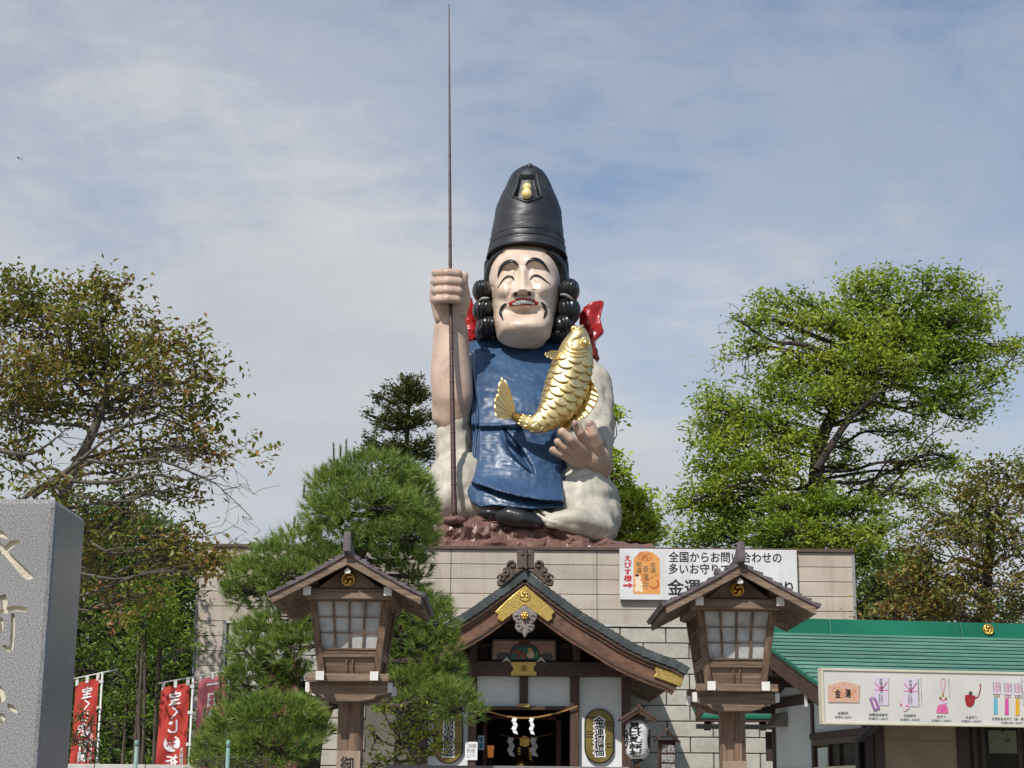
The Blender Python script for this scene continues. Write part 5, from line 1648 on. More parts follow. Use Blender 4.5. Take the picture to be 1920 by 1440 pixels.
MB().tube([c + Vector((0.12 * math.cos(t), 0, 0.135 * math.sin(t))) for t in np.linspace(0, 2 * math.pi, 25)], 0.02, 6).build('eye_ring', M_fish, fish)

# ---- red sea bream on the back
red = thing('red_fish', 'glossy red fish slung behind the shoulders of the giant statue', 'fish', tuple(S(985, 640, 1.3)))
blob('fish_body', [[(874, 575, 1.1, 15), (876, 600, 1.0, 17), (884, 628, 1.0, 22)], [(878, 565, 1.1, 9), (882, 590, 1.0, 12)], [(884, 630, 1.2, 25), (985, 660, 1.5, 40), (1090, 645, 1.2, 28)], [(1108, 655, 0.9, 11), (1114, 672, 0.9, 10)], [(1100, 640, 0.9, 16), (1106, 615, 0.8, 18)]], M_redp, red, voxel=0.045, smooth=2, disp=lambda p: 0.06 * abs(noise.noise(p * 3.2)) + 0.03 * noise.noise(p * 7))
tl = [(1300, 1250), (1225, 1232), (1230, 1150), (1260, 1100), (1325, 1062), (1400, 1050), (1413, 1066), (1396, 1125), (1382, 1195), (1396, 1250), (1413, 1288), (1375, 1325), (1336, 1365), (1345, 1440), (1356, 1480), (1290, 1480)]
tp = [c1(*p) for p in tl]
o = MB().prism(tp, SY0 + 0.55, SY0 + 0.95).build('tail_fin', M_redp, red)
m_ = o.modifiers.new('r', 'REMESH'); m_.mode = 'VOXEL'; m_.voxel_size = 0.04
m_ = o.modifiers.new('s', 'SMOOTH'); m_.iterations = 8
bake(o)
for v in o.data.vertices:
    q = pj(v.co); v.co.y += -0.10 * abs(math.sin((q[0] * 0.9 + q[1] * 0.35) / 9)) + 0.05 * noise.noise(v.co * 3)
for p in o.data.polygons: p.use_smooth = True

# ================================================================== green roofed amulet shop
PSI = rad(9)
shop = thing('amulet_shop', 'shop building with green metal roof, white walls and dark timber frame at right', 'building', (5.5, 26, 0))
ex = Vector((math.cos(PSI), math.sin(PSI), 0)); ey = Vector((-math.sin(PSI), math.cos(PSI), 0))
O = Vector((P(1642, 1400, 26).x, 26, 0))          # front left wall corner
def W(a, b, z): return O + ex * a + ey * b + Vector((0, 0, z))
def sbox(a0, a1, b0, b1, z0, z1, mb=None):
    mb = mb or MB()
    return mb.hexa([W(a0, b0, z0), W(a1, b0, z0), W(a1, b1, z0), W(a0, b1, z0), W(a0, b0, z1), W(a1, b0, z1), W(a1, b1, z1), W(a0, b1, z1)])
def onplane(px, py, a=None, b=None):
    """intersect the view ray with plane a=const or b=const of the shop frame -> (a,b,z)"""
    d = ROT @ Vector(((px - 960) / F, -(py - 720) / F, -1))
    n = ex if a is not None else ey
    k = (a if a is not None else b) + O.dot(n)
    t = (k - CAMLOC.dot(n)) / d.dot(n)
    p = CAMLOC + d * t - O
    return p.dot(ex), p.dot(ey), p.z
DEP = onplane(1453, 1400, a=0)[1]
aE, bE_, zE_ = onplane(1537, 1288, b=-1.1)          # eave corner at front
print('shop depth', DEP, 'eave', aE, zE_)
bR = DEP * 0.5
zRr = onplane(1700, 1192, b=bR)[2]
zRt = onplane(1700, 1166, b=bR)[2]
print('ridge z', zRr, zRt)
L1 = 9.0
M_green = mat('green_metal_roof', '5e8c7b', '52806f', rough=0.45, metal=0.0, scale=0.8, stretch=(0.4, 3, 3), bump=0.08, bscale=3, dirt='86b3a2', dscale=0.5, damt=0.5, rnd=0.09, streak='8fae9f', samt=0.25)
M_green2 = mat('dark_green_ridge', '17654c', '125a42', rough=0.3, scale=0.8, bump=0.1, bscale=2, dirt='2c8a69', dscale=0.7, damt=0.3)
M_gline = mat('roof_gap_dark', '15201c', None, rough=0.6)
b0 = -1.1; z0 = zE_; b1 = bR; z1 = zRr
zback = z1 - (z1 - z0) * ((DEP + 0.9) - bR) / (bR - b0)
# roof deck
def slab(a0, a1, ba, za, bb, zb, t0, t1, m, nm, bev=0):
    return MB().hexa([W(a0, ba, za - t1), W(a1, ba, za - t1), W(a1, bb, zb - t1), W(a0, bb, zb - t1), W(a0, ba, za - t0), W(a1, ba, za - t0), W(a1, bb, zb - t0), W(a0, bb, zb - t0)]).build(nm, m, shop, bevel=bev)
slab(aE + 0.02, L1, b0 + 0.03, z0, b1, z1, 0.03, 0.07, M_gline, 'roof_deck')
slab(aE + 0.02, L1, b1, z1, DEP + 0.9, zback, 0.03, 0.07, M_gline, 'roof_deck')
NP = 14
for k in range(NP):
    u0, u1 = k / NP, (k + 1) / NP
    ba, bb = b0 + (b1 - b0) * u0, b0 + (b1 - b0) * u1
    za, zb = z0 + (z1 - z0) * u0, z0 + (z1 - z0) * u1
    aa = aE
    first = True
    off = (k * 0.83) % 2.4
    while aa < L1:
        bbx = min(L1, aa + (2.4 if not first else 0.6 + off))
        dz_ = (z1 - z0) / (b1 - b0)
        MB().hexa([W(aa + .002, ba, za + 0.022), W(bbx, ba, za + 0.022), W(bbx, bb - 0.02, zb - 0.02), W(aa + .002, bb - 0.02, zb - 0.02),
                   W(aa + .002, ba, za + 0.05), W(bbx, ba, za + 0.05), W(bbx, bb - 0.02, zb + 0.006), W(aa + .002, bb - 0.02, zb + 0.006)]).build('roof_strip', M_green, shop)
        if first: MB().hexa([W(aE + .004, ba + 0.012, za - 0.02), W(L1, ba + 0.012, za - 0.02), W(L1, ba + 0.03, za - 0.02), W(aE + .004, ba + 0.03, za - 0.02), W(aE + .004, ba + 0.012, za + 0.02), W(L1, ba + 0.012, za + 0.02), W(L1, ba + 0.03, za + 0.02), W(aE + .004, ba + 0.03, za + 0.02)]).build('roof_gap', M_gline, shop)
        aa = bbx; first = False
slab(aE, L1, b1, z1, DEP + 0.9, zback, -0.0, 0.028, M_green, 'rear_roof_sheet')
# verge trim
slab(aE - 0.03, aE + 0.0, b0, z0, b1, z1, -0.055, -0.005, M_green2, 'verge_trim')
slab(aE + 0.0, aE + 0.05, b0 + 0.06, z0, b1, z1, 0.0, 0.28, M_dwood, 'gable_rafter_board', 0.01)
slab(aE + 0.0, aE + 0.05, b1, z1, DEP + 0.8, zback, 0.075, 0.27, M_dwood, 'gable_rafter_board', 0.01)
# ridge cap
for k, (x0_, x1_) in enumerate(((aE - 0.02, aE + 1.35), (aE + 1.353, aE + 3.6), (aE + 3.603, L1))):
    MB().hexa([W(x0_, b1 - 0.22, z1 - 0.04), W(x1_, b1 - 0.22, z1 - 0.04), W(x1_, b1 + 0.22, z1 - 0.04), W(x0_, b1 + 0.22, z1 - 0.04), W(x0_, b1 - 0.16, zRt), W(x1_, b1 - 0.16, zRt), W(x1_, b1 + 0.16, zRt), W(x0_, b1 + 0.16, zRt)]).build('ridge_cap', M_green2, shop, bevel=0.015)
ca, cb, cz = onplane(1853, 1180, b=b1 - 0.22)
pp = W(ca, cb, cz)
cr = crest(1853, 1180, 10, pp.y, shop, M_gold)
# snow guards
for px, py in ((1609, 1253), (1677, 1243), (1808, 1259), (1869, 1248)):
    u = 0.02 if py > 1252 else 0.10
    a_, b_, z_ = onplane(px, py + 3, b=b0 + (b1 - b0) * u)
    zz_ = z0 + (z1 - z0) * u
    sbox(a_ - 0.06, a_ + 0.06, b_ - 0.04, b_ + 0.02, zz_ + 0.03, zz_ + 0.10).build('snow_guard', mat('dark_green_metal', '16382c', None, rough=0.5), shop, bevel=0.005)
# eave beams, purlin ends on gable
M_tim = mat('shop_timber', '35251f', '43302a', rough=0.55, scale=6, stretch=(2, 2, 2), rnd=0.1)
def zroof(b): return z0 + (z1 - z0) * (b - b0) / (b1 - b0) if b < b1 else z1 - (z1 - z0) * (b - b1) / (b1 - b0)
for b_ in (-0.35, b1 * 0.55, b1, b1 * 1.5, DEP):
    sbox(aE + 0.06, 0.3, b_ - 0.06, b_ + 0.06, zroof(b_) - 0.42, zroof(b_) - 0.26).build('purlin', M_tim, shop)
# white purlin end cap seen near the eave
sbox(aE + 0.035, aE + 0.05, -0.4, -0.3, zroof(-0.35) - 0.47, zroof(-0.35) - 0.24).build('white_beam_end', M_white, shop)
for k in range(12):
    b_ = b0 + 0.3 + k * 0.45
    pass
for a_ in np.arange(aE + 0.35, L1, 0.45):
    slab(a_, a_ + 0.06, b0 + 0.1, zroof(b0 + .1), 0.2, zroof(0.2), 0.075, 0.15, M_tim, 'rafter')
slab(aE + 0.05, L1, b0 + 0.04, z0, b0 + 0.07, z0 + 0.003, 0.02, 0.13, M_tim, 'eave_fascia')
# gutter
# side wall (a=0 plane) plaster between timbers
zt0 = zroof(0) - 0.25
M_pl2 = mat('shop_plaster', 'c3cacb', 'b4bcbd', rough=0.85, scale=0.8, dirt='9ba09e', dscale=1.2, damt=0.3)
bm = onplane(1526, 1390, a=0)[1]            # middle post
zb1 = onplane(1535, 1386, a=0)[2]
zbeam_t = onplane(1500, 1302, a=0)[2]; zbeam_b = onplane(1500, 1322, a=0)[2]
MB().add([W(0, bm + 0.06, 0), W(0, DEP - 0.04, 0), W(0, DEP - 0.04, zbeam_b), W(0, bm + 0.06, zbeam_b), W(0.1, bm + 0.06, 0), W(0.1, DEP - 0.04, 0), W(0.1, DEP - 0.04, zbeam_b), W(0.1, bm + 0.06, zbeam_b)], [(0, 1, 2, 3), (7, 6, 5, 4), (0, 3, 7, 4), (1, 5, 6, 2), (3, 2, 6, 7), (0, 4, 5, 1)]).build('plaster_panel', M_pl2, shop)
sbox(0, 0.1, 0.05, bm - 0.06, zb1 + 0.1, zbeam_b).build('plaster_panel', M_pl2, shop)
sbox(-0.03, 0.12, -0.03, DEP + 0.05, zbeam_b, zbeam_t).build('wall_beam', M_tim, shop, bevel=0.01)
# gable wall above beam
gpts = [(0.0, zbeam_t), (DEP, zbeam_t), (DEP, zroof(DEP) - 0.2), (b1, z1 - 0.2), (0.0, zroof(0) - 0.2)]
V = [W(0.02, b, z) for b, z in gpts] + [W(0.12, b, z) for b, z in gpts]
MB().add(V, [(0, 1, 2, 3, 4), (9, 8, 7, 6, 5)] + [(i, i + 5, (i + 1) % 5 + 5, (i + 1) % 5) for i in range(5)]).build('gable_plaster', M_pl2, shop)
for b_ in (DEP * 0.32, DEP * 0.62):
    sbox(-0.02, 0.015, b_ - 0.05, b_ + 0.05, zbeam_t, zroof(b_) - 0.3).build('gable_strut', M_tim, shop)
for b_, w_ in ((DEP, 0.10), (bm, 0.09), (0.0, 0.11)):
    sbox(-0.03, 0.12, b_ - w_ / 2, b_ + w_ / 2 + 0.02, 0, zbeam_b).build('post', M_tim, shop, bevel=0.008)
# horizontal seam on plaster
sbox(-0.004, 0.0, bm + 0.06, DEP - 0.05, zb1 - 0.42, zb1 - 0.412).build('panel_seam', mat('seam_grey', '98a09f', None, rough=0.8), shop)
# side window band
sbox(-0.06, 0.1, 0.0, bm + 0.05, zb1 - 0.0, zb1 + 0.10).build('window_head', M_tim, shop, bevel=0.006)
sbox(-0.04, 0.05, 0.0, bm, zb1 - 0.10, zb1 - 0.003).build('window_rail', mat('grey_brown_frame', '4a4138', '564c42', rough=0.5, scale=3), shop)
sbox(0.03, 0.05, 0.05, bm - 0.05, 0.5, zb1 - 0.10).build('window_glass', mat('dim_curtain_glass', '5a5346', '79705f', rough=0.25, scale=12, stretch=(3, 3, 1), contrast=(0.5, 0.6)), shop)
for b_ in (bm * 0.55, bm * 0.72):
    sbox(-0.03, 0.028, b_ - 0.03, b_ + 0.03, 0.5, zb1 - 0.1).build('window_bar', M_tim, shop)
sbox(-0.005, 0.025, bm * 0.76, bm * 0.93, 0.5, zb1 - 0.14).build('window_panel', M_pl2, shop)
# vent hood
va, vb, vz = onplane(1470, 1352, a=0)
vh = MB().hexa([W(-0.28, vb - 0.22, vz - 0.10), W(0, vb - 0.22, vz - 0.10), W(0, vb + 0.22, vz - 0.10), W(-0.28, vb + 0.22, vz - 0.10), W(-0.12, vb - 0.22, vz + 0.13), W(0, vb - 0.22, vz + 0.13), W(0, vb + 0.22, vz + 0.13), W(-0.12, vb + 0.22, vz + 0.13)])
vh.build('vent_hood', mat('steel_vent', '857f75', '746e65', rough=0.5, scale=3, metal=0.3), shop, bevel=0.008)
# front wall
zf1 = zroof(0) - 0.3
pan0 = onplane(1645, 1400, b=0)[0]; pan1 = onplane(1794, 1400, b=0)[0]
sbox(pan0 - 0.2, pan0, -0.02, 0.1, 0, zf1).build('front_post', mat('maroon_brown_timber', '35211c', '2c1b17', rough=0.5, scale=3), shop, bevel=0.006)
M_tan = mat('tan_panel', '94826f', '877563', rough=0.6, scale=2, bump=0.1, bscale=30)
zs = onplane(1700, 1388, b=0)[2]
sbox(pan0, pan1, 0.0, 0.08, zs + 0.004, zf1).build('tan_panel', M_tan, shop, bevel=0.002)
sbox(pan0, pan1, 0.0, 0.08, 0, zs).build('tan_panel', M_tan, shop, bevel=0.002)
p2 = onplane(1816, 1400, b=0)[0]
sbox(pan1, p2, -0.03, 0.1, 0, zf1).build('front_post', M_tim, shop, bevel=0.006)
sbox(p2, L1, -0.02, 0.1, zf1 - 0.4, zf1).build('front_header', M_tim, shop)
# glazed front with things behind
gm = bpy.data.materials.new('shop_glass'); gm.use_nodes = True
t_ = gm.node_tree; bb_ = t_.nodes['Principled BSDF']
bb_.inputs['Base Color'].default_value = (0.9, 0.95, 0.93, 1); bb_.inputs['Roughness'].default_value = 0.03
bb_.inputs['Transmission Weight'].default_value = 1.0; bb_.inputs['IOR'].default_value = 1.05
x = p2
ws = [1838, 1845, 1935]
gx0 = p2; gx1 = L1
sbox(gx0, gx1, 0.03, 0.036, 0.3, zf1 - 0.4).build('window_glass', gm, shop)
for pxx in (1828, 1844, 1912):
    a_ = onplane(pxx, 1400, b=0.0)[0]
    sbox(a_ - 0.03, a_ + 0.03, -0.0, 0.025, 0.3, zf1 - 0.4).build('window_mullion', M_tim, shop)
sbox(p2, L1, 1.8, 1.9, 0.0, zf1).build('inner_wall', mat('shop_inside', '3a3a30', '2c2b24', rough=0.7, scale=3), shop)
a0_, _, zz0_ = onplane(1855, 1412, b=0.6); a1_, _, zz1_ = onplane(1905, 1370, b=0.6)
sbox(a0_, a1_, 0.6, 0.62, zz0_, zz1_).build('wall_chart', mat('chart_print', '9a9580', '55503f', rough=0.6, scale=9, contrast=(0.6, 0.66)), shop)
sbox(pan0, pan1, 0.09, 2.0, 0, zf1 - .1).build('inner_room', MC['shop_inside'], shop)
sbox(0.13, 0.135, 0.1, DEP - .1, 0, zf1).build('inner_wall', MC['shop_inside'], shop)
sbox(0.0, L1, DEP - 0.1, DEP, 0, zback).build('rear_wall', M_pl2, shop)
# drain pipe
dp = MB()
g0 = onplane(1612, 1440, b=-0.25); g1 = onplane(1612, 1386, b=-0.25); g2 = onplane(1638, 1362, b=-0.6)
dp.tube([W(g1[0], -0.25, 0), W(g1[0], -0.25, g1[2] - 0.05), W(g1[0] + .01, -0.27, g1[2]), W(g2[0], -0.6, g2[2]), W(g2[0] + 0.02, -0.62, g2[2] + 0.3)], 0.075, 14)
dp.build('drain_pipe', mat('black_pipe', '1b1c20', None, rough=0.35), shop)
mb = MB()
ga, gb_, gz = onplane(1580, 1437, a=-0.15)
# counter edge seen through the side
sbox(-0.25, 0.0, 0.2, bm * 0.75, onplane(1575, 1439, a=-0.15)[2] - 0.05, onplane(1575, 1437, a=-0.15)[2]).build('window_sill', mat('cream_sill', 'c2bda4', None, rough=0.5), shop)
# rear lean-to eave that pokes out behind right lantern
lt = MB()
RYL = 33.5
MB().pbox(1306, 1358, 1452, 1367, RYL, RYL + 0.1).build('rear_gutter', mat('black_gutter', '15130f', None, rough=0.5), shop)
pA, pB = P(1308, 1350, RYL), P(1452, 1350, RYL)
zt2 = P(1400, 1318, RYL + 1.6).z
MB().hexa([(pA.x, RYL, pA.z - 0.02), (pB.x, RYL, pA.z - 0.02), (pB.x, RYL + 1.9, pA.z + 0.55), (pA.x, RYL + 1.9, pA.z + 0.55), (pA.x, RYL, pA.z + 0.03), (pB.x, RYL, pA.z + 0.03), (pB.x, RYL + 1.9, pA.z + 0.6), (pA.x, RYL + 1.9, pA.z + 0.6)]).build('rear_roof_board', M_tim, shop)
MB().hexa([(pA.x - .02, RYL - 0.02, pA.z + 0.032), (pB.x, RYL - 0.02, pA.z + 0.032), (pB.x, RYL + 1.9, pA.z + 0.602), (pA.x - .02, RYL + 1.9, pA.z + 0.602), (pA.x - .02, RYL - 0.02, pA.z + 0.08), (pB.x, RYL - 0.02, pA.z + 0.08), (pB.x, RYL + 1.9, pA.z + 0.65), (pA.x - .02, RYL + 1.9, pA.z + 0.65)]).build('rear_roof_sheet', M_green2, shop)
for pxx in (1326, 1430):
    q0 = P(pxx, 1365, RYL + 0.05); 
    MB().beam(q0, q0 + Vector((0.25, 1.3, 0.52)), 0.13, 0.1).build('rear_bracket', M_tim, shop)
MB().box(pB.x - 0.02, pB.x + 0.08, RYL, RYL + 0.12, 0, pA.z + 0.4).build('rear_post', M_tim, shop)
q = P(1446, 1371, RYL)
MB().box(q.x - 0.06, q.x + 0.1, RYL + 0.3, RYL + 0.36, q.z - 0.55, q.z).build('louvre_panel', M_tim, shop)

# ---------------- price signboard on the front eave
bS = b0 - 0.12
sb = thing('price_signboard', 'long white price signboard picturing amulets, hung along the green roof eave', 'sign', tuple(W(onplane(1540, 1300, b=bS)[0], bS, onplane(1540, 1350, b=bS)[2])))
s0 = onplane(1540, 1254, b=bS); s1 = onplane(1538, 1356, b=bS)
ztS = s0[2]; zbS = s1[2]; aS = s0[0]; aS1 = aS + 5.0
sbox(aS, aS1, bS, bS + 0.12, zbS, ztS).build('board', mat('sign_offwhite', 'c9c7c0', 'bdbbb4', rough=0.45, scale=1.2), sb)
M_fr = mat('sign_frame_cream', 'cbc5b2', 'bdb7a3', rough=0.5, scale=3)
for (u0, u1, v0, v1) in ((aS - 0.012, aS1, zbS - 0.012, zbS + 0.022), (aS - 0.012, aS1, ztS - 0.022, ztS + 0.012), (aS - 0.012, aS + 0.022, zbS + 0.023, ztS - 0.023)):
    sbox(u0, u1, bS - 0.018, bS + 0.13, v0, v1).build('frame', M_fr, sb, bevel=0.004)
def E8(x, y): return (1520 + x / 4.8, 1240 + y / 4.8)
def sp3(x, y, d=0.004):
    a_, b_, z_ = onplane(*E8(x, y), b=bS)
    return W(a_, bS - d, z_)
def spoly(pts, m, d=0.004, nm='print'):
    V = [sp3(x, y, d) for x, y in pts] + [sp3(x, y, d - 0.002) for x, y in pts]
    n = len(pts)
    MB().add(V, [tuple(range(n)), tuple(range(2 * n - 1, n - 1, -1))] + [(i, i + n, (i + 1) % n + n, (i + 1) % n) for i in range(n)]).build(nm, m, sb)
def sline(pts, w, m, d=0.006, nm='print'):
    mb = MB()
    for (x0, y0), (x1, y1) in zip(pts[:-1], pts[1:]):
        L = math.hypot(x1 - x0, y1 - y0) or 1; nx, ny = -(y1 - y0) / L * w / 2, (x1 - x0) / L * w / 2
        mb.add([sp3(x0 + nx, y0 + ny, d), sp3(x1 + nx, y1 + ny, d), sp3(x1 - nx, y1 - ny, d), sp3(x0 - nx, y0 - ny, d)], [(0, 1, 2, 3)])
    mb.build(nm, m, sb)
def stext(body, x0, y0, x1, y1, m=None, d=0.005, **kw):
    c = sp3((x0 + x1) / 2, (y0 + y1) / 2, d)
    w = (sp3(x1, (y0 + y1) / 2) - sp3(x0, (y0 + y1) / 2)).length; h = sp3((x0 + x1) / 2, y0).z - sp3((x0 + x1) / 2, y1).z
    text(body, c, ex, (0, 0, 1), w, h, m or M_black, sb, **kw)
def sarc(cx, cy, r, m, w=2, d=0.007, a0=0, a1=6.3, sy=1.0, fill=False):
    pts = [(cx + r * math.cos(a0 + (a1 - a0) * i / 16), cy + r * sy * math.sin(a0 + (a1 - a0) * i / 16)) for i in range(17)]
    if fill: spoly(pts[:-1], m, d)
    else: sline(pts, w, m, d)
PM = {k: mat('print_' + k, v, None, rough=0.5) for k, v in dict(peach='c79d86', orange='c9622b', lilac='c6bbc9', purple='8c5f95', pink='c9628f', pale='cdbcc0', crimson='8e1c22', cyan='5ba6b5', yellow='cfa01f', brick='a5423a', shade='7d7a74', rose='bf3048', hot='c2508e', brass='8a6a3a').items()}
# wooden votive tablet
spoly([(162, 220), (303, 188), (445, 222), (440, 378), (160, 378)], PM['shade'], 0.003)
spoly([(157, 214), (298, 182), (440, 215), (436, 372), (155, 368)], PM['peach'], 0.006)
rr = random.Random(3)
for i in range(70):
    x = 298 + rr.gauss(0, 48); y = 285 + rr.gauss(0, 28)
    x = min(max(x, 190), 405); y = min(max(y, 225), 350)
    a = rr.random() * 3.14; l = rr.uniform(5, 12)
    sline([(x - l * math.cos(a), y - l * math.sin(a)), (x + l * math.cos(a), y + l * math.sin(a))], 5, PM[rr.choice(['orange', 'brick', 'yellow', 'pale', 'peach'])], 0.0075 + i * 0.00002)
stext('金', 218, 250, 268, 328, d=0.0095, off=0.02); stext('運', 310, 255, 360, 325, d=0.0095, off=0.02)
sarc(298, 201, 4, M_black, fill=True)
# envelopes
for ex0, tagc, ty, nm in ((570, 'purple', 140, '就職達成'), (835, 'pale', 150, '合格成就')):
    spoly([(ex0 + 5, ty + 6), (ex0 + 135, ty + 10), (ex0 + 133, ty + 264), (ex0 + 3, ty + 260)], PM['shade'], 0.003)
    spoly([(ex0, ty), (ex0 + 130, ty + 4), (ex0 + 128, ty + 258), (ex0 - 2, ty + 254)], PM['lilac'], 0.006)
    sline([(ex0 - 2, ty + 118), (ex0 + 128, ty + 124)], 6, PM['rose'], 0.007)
    sline([(ex0 + 4, ty + 50), (ex0 + 62, ty + 120)], 6, PM['rose'], 0.007); sline([(ex0 + 118, ty + 45), (ex0 + 66, ty + 120)], 8, PM['crimson'], 0.0072)
    sarc(ex0 + 62, ty + 105, 16, PM['hot'], 5, 0.0073)
    stext(nm, ex0 + 48, ty + 15, ex0 + 78, ty + 145, d=0.008, vert=True)
    stext('大前神社', ex0 + 62, ty + 155, ex0 + 78, ty + 238, d=0.008, vert=True); stext('恵比寿神社', ex0 + 40, ty + 155, ex0 + 56, ty + 240, d=0.008, vert=True)
    ox = ex0 - 45; oy = ty + 180
    tg = [(0, 22), (12, 4), (30, -4), (50, 4), (62, 16), (98, 108), (42, 130)]
    if tagc == 'pale': tg = [(0, 20), (12, 4), (30, 0), (48, 6), (58, 16), (98, 90), (48, 122)]
    spoly([(ox + a + 3, oy + b + 4) for a, b in tg], PM['shade'], 0.008)
    spoly([(ox + a, oy + b) for a, b in tg], PM[tagc], 0.010)
    sline([(ox + 34, oy + 30), (ox + 62, oy + 105)], 16, PM['pale'] if tagc == 'purple' else PM['lilac'], 0.011)
    if tagc == 'pale':
        sarc(ox + 22, oy + 62, 9, PM['rose'], d=0.011, fill=True); sarc(ox + 74, oy + 74, 10, PM['rose'], d=0.011, fill=True)
    sarc(ox + 30, oy + 12, 9, M_sw, 4, 0.012)
# loop charm with pouch
sarc(1190, 178, 20, PM['hot'], 4, 0.006, math.pi, 2 * math.pi)
sline([(1170, 178), (1172, 215), (1186, 285)], 4, PM['pink'], 0.006); sline([(1210, 178), (1208, 215), (1193, 285)], 4, PM['pink'], 0.006)
spoly([(1184, 285), (1196, 285), (1197, 315), (1183, 315)], PM['brass'], 0.007)
sarc(1168, 330, 12, PM['brass'], d=0.008, fill=True); sarc(1215, 336, 12, PM['brass'], d=0.008, fill=True)
spoly([(1160, 345), (1220, 350), (1210, 375), (1234, 420), (1238, 462), (1225, 468), (1140, 466), (1128, 455), (1138, 415), (1160, 378)], PM['pink'], 0.007)
spoly([(1150, 360), (1178, 350), (1190, 366), (1222, 352), (1226, 376), (1190, 384), (1152, 392)], PM['lilac'], 0.009)
sarc(1190, 430, 20, PM['hot'], d=0.009, fill=True)
# crystal charm
spoly([(1388, 305), (1420, 300), (1475, 308), (1484, 325), (1476, 345), (1468, 385), (1448, 408), (1420, 412), (1398, 395), (1388, 350)], PM['crimson'], 0.007)
sarc(1438, 285, 17, M_black, d=0.006, fill=True); sarc(1434, 280, 8, PM['shade'], d=0.007, fill=True)
sline([(1478, 330), (1500, 322), (1515, 300), (1522, 262), (1528, 235), (1520, 210), (1532, 208)], 9, PM['crimson'], 0.007)
stext('守', 1422, 335, 1440, 362, PM['orange'], 0.009)
# three tags with tassels
for i, (x0_, c_) in enumerate(((1635, 'cyan'), (1735, 'hot'), (1828, 'yellow'))):
    y0_ = 180 + i * 6
    spoly([(x0_, y0_), (x0_ + 78, y0_ + 3), (x0_ + 76, y0_ + 116), (x0_ - 2, y0_ + 112)], PM['lilac'], 0.006)
    spoly([(x0_ + 26, y0_ + 8), (x0_ + 54, y0_ + 9), (x0_ + 53, y0_ + 92), (x0_ + 25, y0_ + 90)], PM['brick'], 0.007)
    spoly([(x0_ + 29, y0_ + 11), (x0_ + 51, y0_ + 12), (x0_ + 50, y0_ + 89), (x0_ + 28, y0_ + 87)], PM['pale'], 0.008)
    stext('交通安全', x0_ + 32, y0_ + 16, x0_ + 47, y0_ + 84, PM['brick'], 0.009, vert=True)
    stext('家内安全守', x0_ + 3, y0_ + 10, x0_ + 14, y0_ + 90, d=0.009, vert=True); stext('大前神社守', x0_ + 60, y0_ + 12, x0_ + 72, y0_ + 92, d=0.009, vert=True)
    sarc(x0_ + 25, y0_ + 128, 13, PM['brass'] if i != 1 else PM['hot'], 5, 0.007); sarc(x0_ + 52, y0_ + 128, 13, PM['brass'] if i != 1 else PM['hot'], 5, 0.007)
    tx = x0_ + (28 if i < 2 else 32)
    spoly([(tx - 16, y0_ + 150), (tx + 16, y0_ + 150), (tx + 18, y0_ + 296), (tx + 8, y0_ + 290), (tx, y0_ + 300), (tx - 8, y0_ + 292), (tx - 18, y0_ + 298)], PM[c_], 0.008)
# fourth group beyond the frame edge keeps going
PR = '初穂料:'
for cx_, cy_, t1_, t2_, w1, w2 in ((290, 467, '金運絵馬', '初穂料: 500円', 96, 150), (608, 482, '就職達成御守', '初穂料:1,000円', 168, 175), (892, 490, '合格御守', '初穂料:1,000円', 112, 175), (1175, 500, '恋守り', '初穂料:1,000円', 78, 175), (1443, 505, '水晶守り', '初穂料:1,000円', 98, 178), (1790, 520, '交通安全お守り（車・携帯）', '初穂料各1,000円', 320, 195)):
    stext(t1_, cx_ - w1 / 2, cy_ - 14, cx_ + w1 / 2, cy_ + 13, off=0.0045)
    stext(t2_, cx_ - w2 / 2 + (20 if cx_ > 1700 else 0), cy_ + 24, cx_ + w2 / 2 + (20 if cx_ > 1700 else 0), cy_ + 48)
stext('お守りは身につけて\nお持ち歩き下さい', 966, 152, 1004, 420, d=0.005) if False else None
for x_, b_, y1_ in ((996, '小さいお守りとお札のお守りセット', 410), (974, 'お札を頂く時のお守りは身につける', 420), (1246, '恋が叶うといいですね', 330), (1906, '交通安全を祈願の願いです', 400)):
    stext(b_, x_ - 5, 152, x_ + 5, y1_, d=0.005, vert=True)

